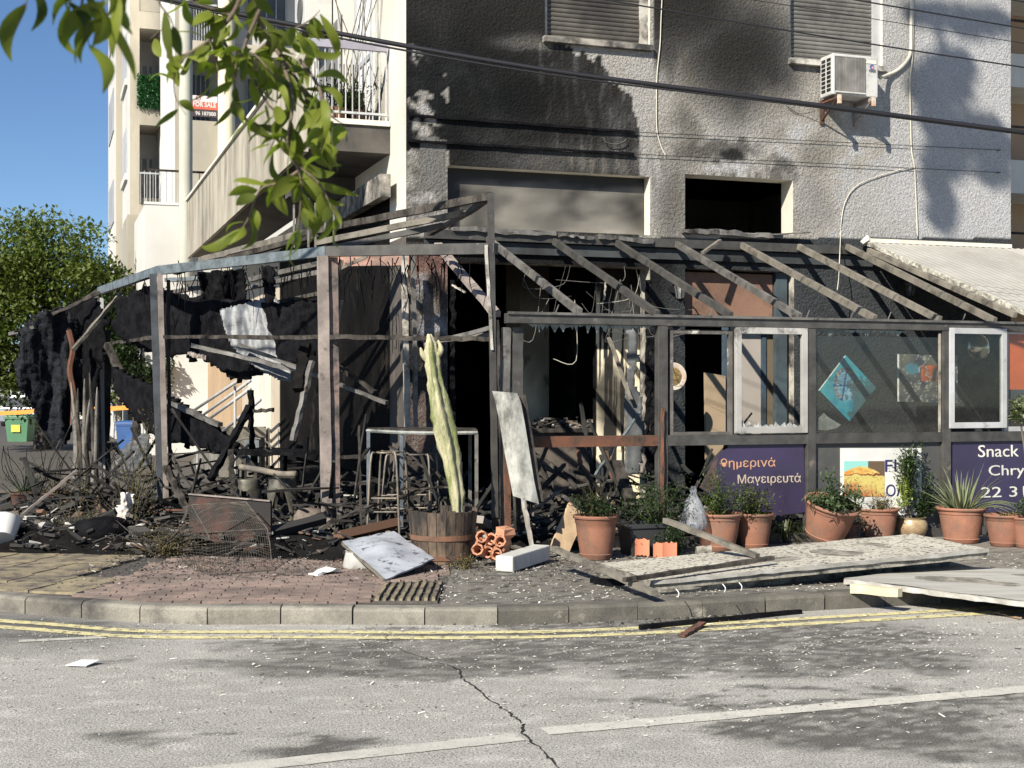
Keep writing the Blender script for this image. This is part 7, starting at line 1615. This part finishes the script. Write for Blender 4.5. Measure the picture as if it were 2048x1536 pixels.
# ================================================================ overhanging street tree (leaves in front of the lens)
nt_ = thing('overhanging_tree', 'street tree beside the viewer, its leafy twigs hanging into the top left', 'tree', V((-3.4, -1.6, 0)))
bark = pm('bark', (.16, .12, .085), (.09, .07, .05), 8, bump=.8, bsc=20, wdist=.02)
tr0 = V((-3.4, -1.6, 0))
MB().tube(smooth_pts([tr0, tr0+V((.1, .1, 1.6)), tr0+V((.3, .2, 3.2)), tr0+V((.2, .0, 4.4))], 4), [.22]*4+[.2]*4+[.15]*4+[.1], 12).build('trunk', bark, nt_, smooth=True)
def Lb(pts, r0, r1, nm='limb'): P = smooth_pts(pts, 5); MB().tube(P, [r0+(r1-r0)*i/(len(P)-1) for i in range(len(P))], 8, False).build(nm, bark, nt_, smooth=True)
Lb([tr0+V((.3, .2, 3.2)), V((-2.4, .3, 3.4)), V((-1.2, 1.4, 2.9)), at(480, -160, 2.2), at(500, -60, 2.4)], .045, .006)
Lb([tr0+V((.3, .2, 3.0)), V((-1.8, -.2, 3.2)), at(240, -420, 1.7), at(190, -60, 1.7)], .03, .004)
def leafmesh(L, w_, curl, seed):
    r = random.Random(seed); m = MB(); n = 8
    for i in range(n+1):
        f = i/n; ww = w_*math.sin(math.pi*min(1, f*1.0)**.8)**.9*.5+.0008 if 0 < f < 1 else .0008; z = -curl*L*math.sin(f*2.4)*.25; bend = curl*.12*L*math.sin(f*3)
        m.v += [V((bend-ww, f*L, z+ww*.25)), V((bend, f*L, z)), V((bend+ww, f*L, z+ww*.25))]
    m.f = [(i*3+q, i*3+q+1, i*3+4+q, i*3+3+q) for i in range(n) for q in range(2)]
    return mesh_of(m, leaf_hang, 'leaf', True)
LM = [leafmesh(.085, .030, .9, 1), leafmesh(.078, .034, .5, 2), leafmesh(.09, .024, 1.3, 3), leafmesh(.065, .032, .7, 4), leafmesh(.10, .022, 1.6, 5)]
rl = random.Random(17)
def twig(pix, Y_, nl, r0=.004, scale=1.0, droop=.8, meshes=LM, spread=1.0):
    P = smooth_pts([at(x, y, Y_+dz) for x, y, dz in pix], 6); MB().tube(P, [r0*(1-.8*i/(len(P)-1)) for i in range(len(P))], 5, False).build('twig', bark, nt_, smooth=True)
    nl = max(2, int(nl*.85))
    for i in range(nl):
        f = (i+.6*rl.random())/nl; k = f*(len(P)-1); a = P[int(k)].lerp(P[min(len(P)-1, int(k)+1)], k-int(k)); d = (P[min(len(P)-1, int(k)+1)]-P[max(0, int(k)-1)]).normalized()
        side = rdir(-1, rl); dirv = (d*.35+side*spread+V((0, 0, -droop))).normalized(); x = dirv.cross(rdir(-1, rl)).normalized(); z = x.cross(dirv); s = scale*(.70 if Y_ > 2.2 else 1)*rl.uniform(.6, 1.25)
        M3 = Matrix((x, dirv, z)).transposed().to_4x4(); a2 = a+dirv*.006
        inst(rl.choice(meshes), 'leaf', nt_, Matrix.Translation(a2) @ M3 @ Matrix.Scale(s, 4))
Yn = 2.4
twig([(500, -60, 0), (470, 20, 0), (430, 70, 0), (380, 105, 0), (335, 116, 0)], Yn, 22, .006)
twig([(500, -60, 0), (520, 40, .1), (560, 110, .1), (600, 170, .1), (625, 240, .1), (610, 300, 0)], Yn, 34, .006)
twig([(520, 20, .0), (490, 90, .0), (470, 150, .0), (478, 220, 0), (520, 255, 0)], Yn, 24)
twig([(600, 170, .1), (660, 230, .15), (690, 250, .2)], Yn, 9, .003)
twig([(540, 80, .1), (500, 130, .1), (530, 200, 0), (560, 240, 0), (540, 300, 0)], Yn, 26)
twig([(600, 120, .1), (640, 180, 0), (650, 260, 0), (640, 310, 0)], Yn, 20)
twig([(440, 60, .1), (460, 100, 0), (510, 110, 0), (560, 170, 0)], Yn, 22)
twig([(560, 110, .1), (585, 200, 0), (575, 290, 0), (600, 350, 0), (600, 420, 0), (590, 480, 0)], Yn, 34, .004)
twig([(600, 340, 0), (560, 365, 0), (520, 380, 0), (495, 440, 0), (480, 460, 0)], Yn, 18, .003)
twig([(595, 330, 0), (640, 370, 0), (665, 420, 0), (680, 440, 0)], Yn, 13, .003)
twig([(380, 105, 0), (352, 140, 0), (350, 190, 0), (372, 230, 0)], Yn, 7, .002); twig([(420, 80, 0), (432, 120, 0), (438, 160, 0)], Yn, 5, .002)
twig([(335, 116, 0), (330, 60, 0), (300, 78, 0)], Yn, 4, .002, spread=.8)
twig([(540, 60, .1), (580, 60, .1), (620, 40, .1), (640, 20, .1)], Yn, 12, .003); twig([(460, 30, 0), (430, 20, 0), (400, 10, 0), (360, -10, 0)], Yn, 12, .003)
twig([(640, 120, .2), (600, 90, .2), (560, 60, .2)], Yn, 12, .003)
Yk = 1.7
LK = [LM[2], LM[4]]
twig([(190, -60, 0), (165, 0, 0), (168, 60, 0), (174, 70, 0), (178, 90, 0)], Yk, 4, .0025, .75, 1.8, LK, .4); twig([(200, -60, 0), (205, 0, 0), (212, 30, 0)], Yk, 6, .0025, .75, 1.3, LK, .6); twig([(60, -60, 0), (54, -5, 0), (52, 20, 0)], Yk, 3, .002, .8, 2.2, LK, .3)
twig([(120, -50, 0), (130, -10, 0), (150, 10, 0)], Yk, 4, .002, .7, 1.3, LK, .6); twig([(330, -60, 0), (318, 0, 0), (340, 35, 0), (350, 62, 0)], Yk+.3, 4, .0025, .85, 1.6, spread=.4); twig([(260, -60, 0), (240, -20, 0), (215, 0, 0)], Yk, 7, .0025, .7, .8, LK, .8)
# leaf clumps of an unseen tree, added to throw soft blotches on the wall
def suntop(px, py, k): return pw(px, py, 0)-LD*k
uc = [(1905, 175, 12, 9), (1960, 150, 15, 2), (1880, 30, 60, 15), (1960, 45, 60, 20), (1830, 30, 20, 8), (1880, 170, 62, 45), (1905, 130, 40, 25), (1870, 235, 26, 30), (1930, 270, 70, 30), (1990, 300, 40, 30), (1890, 320, 40, 34), (1870, 370, 20, 20), (1885, 420, 22, 40), (1990, 350, 30, 14), (1960, 250, 40, 12)]
m = MB(); r = random.Random(14)
top = None
for cx, cy, rx_, ry_ in uc[2:]:
    kk = 15.0; c = suntop(cx, cy, kk)
    if top is None: top = c
    n = int(rx_*ry_*.5)+30
    for i in range(n):
        a = r.uniform(0, 6.283); q = math.sqrt(r.random()); pp_ = suntop(cx+math.cos(a)*q*rx_, cy+math.sin(a)*q*ry_, kk+r.gauss(0, .35)); leafquad(m, pp_, rdir(-1, r), .12, .07)
tn_ = thing('added_shade_tree', 'unseen tall thin tree added beyond the right edge, throwing blotchy shade on the wall', 'tree', V((8.5, 3, 0)))
m.build('crown', leaf_tree, tn_)
tpx = suntop(1980, 30, 15); bt_ = V((8.5, 3, 0)); nt_ = tn_
Lb([bt_, bt_+V((.1, .1, 4)), bt_+V((0, .3, 9)), bt_+V((-.3, .8, 15))], .22, .10, 'trunk')
Lb([bt_+V((-.3, .8, 15)), (bt_+V((-.3, .8, 15))).lerp(tpx, .5)+V((0, 0, .8)), tpx, suntop(1890, 200, 15), suntop(1885, 400, 15)], .09, .02)
Lb([suntop(1888, 230, 15), suntop(1930, 275, 15), suntop(1995, 310, 15)], .04, .01)
# ================================================================ plants and clutter on the balcony
tp0 = z_st
for k, (px, Yo, sc_p, lb) in enumerate(((668, 1.1, .16, 'terracotta pot of trailing greenery behind the balcony railing, left one'), (716, 1.15, .14, 'brown pot with a thorny climber behind the balcony railing, right one'))):
    s_ = wl(px, 220, Yo)[0]; o = W(s_, Yo, tp0); th_ = thing('balcony_pot', lb, 'plant pot', o, 'pots on the balcony')
    MB().lathe([(0, 0), (sc_p*.7, 0), (sc_p, .22), (sc_p*1.05, .24), (sc_p*.9, .24), (sc_p*.85, .2)], o, 20).build('pot_body', terra_m if k == 0 else terrad_m, th_, smooth=35)
    bush(th_, o+V((0, 0, .2)), .2 if k == 0 else .16, .35, 260, .05, leaf_dark, clump=8)
    if k == 1:
        m = MB(); r = random.Random(3)
        for i in range(9): m.tube(smooth_pts([o+V((0, 0, .2)), o+V((r.gauss(0, .1), 0, .8)), o+V((r.gauss(0, .2), r.gauss(0, .1), 1.5+r.random()*.6))], 4), .006, 4, False)
        m.build('climber_stems', gwood_m, th_)
# plastic chair on the balcony
cz_ = thing('balcony_chair', 'dark rounded chair back behind the right part of the balcony railing', 'chair', W(-.3, 1.4, z_st)); o = W(-.33, 1.3, z_st)
MB().lathe([(.0, .5), (.12, .48), (.17, .3), (.17, .12), (.0, .1)], o, 16, (U, T, V((0, 0, 1))), 0, 1.0).build('back_shell', pm('brown_chair', (.16, .12, .09)), cz_, smooth=True)
for a in (-.14, .14): MB().bar(o+U*a, o+U*a+V((0, 0, .2)), .025, .025).build('leg', charw_m, cz_)
# second storey air conditioner and clutter on the far building face
ac2 = thing('air_conditioner', 'grimy air conditioner box on the pale side wall above the balcony', 'air conditioner', W(-.3, 4.2, 7))
aa = sl_(700, 60, -.35); MB().lbox(-.4, -.02, 4.0, 4.8, z_st+2.0, z_st+2.55).build('casing', acw, ac2, bev=.01)
MB().lathe([(.2, 0), (.19, .01), (0, .012)], W(-.405, 4.35, z_st+2.27), 18, (T, V((0, 0, 1)), -U)).build('fan_grille', MATS['sooty_grille'], ac2)
MB().lbox(-.4, -.0, 4.02, 4.78, z_st+1.93, z_st+1.99).build('bracket', charw_m, ac2)
# hanging rebar like wires of the neighbour's pergola, gutter dirt etc. handled above
# ================================================================ more burnt clutter in the rear of the bay
rr_ = random.Random(77)
for i, (px, py, Y_, w_, h_, lb) in enumerate(((610, 900, 15.8, .5, .8, 'blackened cupboard standing at the back of the bay'), (700, 860, 15.2, .45, .9, 'charred shelf unit left of the bar table'), (560, 860, 17.4, .5, .9, 'charred cabinet behind the metal chair'))):
    o = at(px, 0, Y_); o.z = ZP; th_ = thing('charred_cabinet', lb, 'cabinet', o)
    MB().rough(o+V((-w_/2, 0, 0)), o+V((-w_/2, 0, h_)), .03, .35, 6, .006, up=T).build('side_panel', char_m, th_); MB().rough(o+V((w_/2, 0, 0)), o+V((w_/2, 0, h_*.9)), .03, .35, 6, .006, up=T).build('side_panel', char_m, th_)
    for z in (.2, .55, .85): MB().rough(o+V((-w_/2+.02, 0, h_*z)), o+V((w_/2-.02, 0, h_*z+rr_.uniform(-.03, .03))), .34, .025, 5, .006).build('shelf', charw_m, th_)
rg = random.Random(55); m = MB()
for i in range(420):
    x = rg.uniform(-5.6, -.35) if i < 300 else rg.uniform(-.1, 2.2); p = V((x, 0, 0)); y0 = np.interp(x, [-6, -3.9, -1.8, -.3, .1, 2.2], [15.2, 15.4, 13.3, 12.9, 13.0, 13.6]); p.y = y0+abs(rg.gauss(.2, .9)); q = p-C0
    if q.dot(U) > -.15 and q.dot(T) > -.1: continue
    p.z = ZP+abs(rg.gauss(.05, .28)); d = rdir(-.2, rg); d.z *= rg.choice((.25, .6, 1.2)); L = rg.uniform(.2, .95)
    m.rough(p, p+d.normalized()*L, rg.uniform(.012, .05), rg.uniform(.01, .03), 3, .006)
o = m.build('charred_tangle', pm('tangle_char', (.006, .006, .006), (.03, .028, .025), 3, rough=.9, c3=(.12, .11, .1), sc3=2.5, th3=.64, w3=.05), None, kind='stuff'); o['label'] = 'tangle of small charred slats filling the burnt bay'
m = MB()
for i in range(150):      # melted strands hanging from beams
    k = rg.random(); A_ = Q[0].lerp(Q[1], rg.random()) if k < .25 else (Q[1].lerp(Q[2], rg.random()) if k < .7 else Q[2].lerp(Q[3], rg.random())); a = A_+V((rg.gauss(0, .1), rg.uniform(.0, 1.6), rg.uniform(-.1, .15)-.05)); b = a+V((rg.gauss(0, .05), 0, -rg.uniform(.08, .5)))
    m.tube([a, (a+b)/2+V((rg.gauss(0, .03), 0, 0)), b], [.006, .005, .002], 4)
o = m.build('melted_strands', char_m, None, kind='stuff'); o['label'] = 'black melted strands dripping from the bay beams'
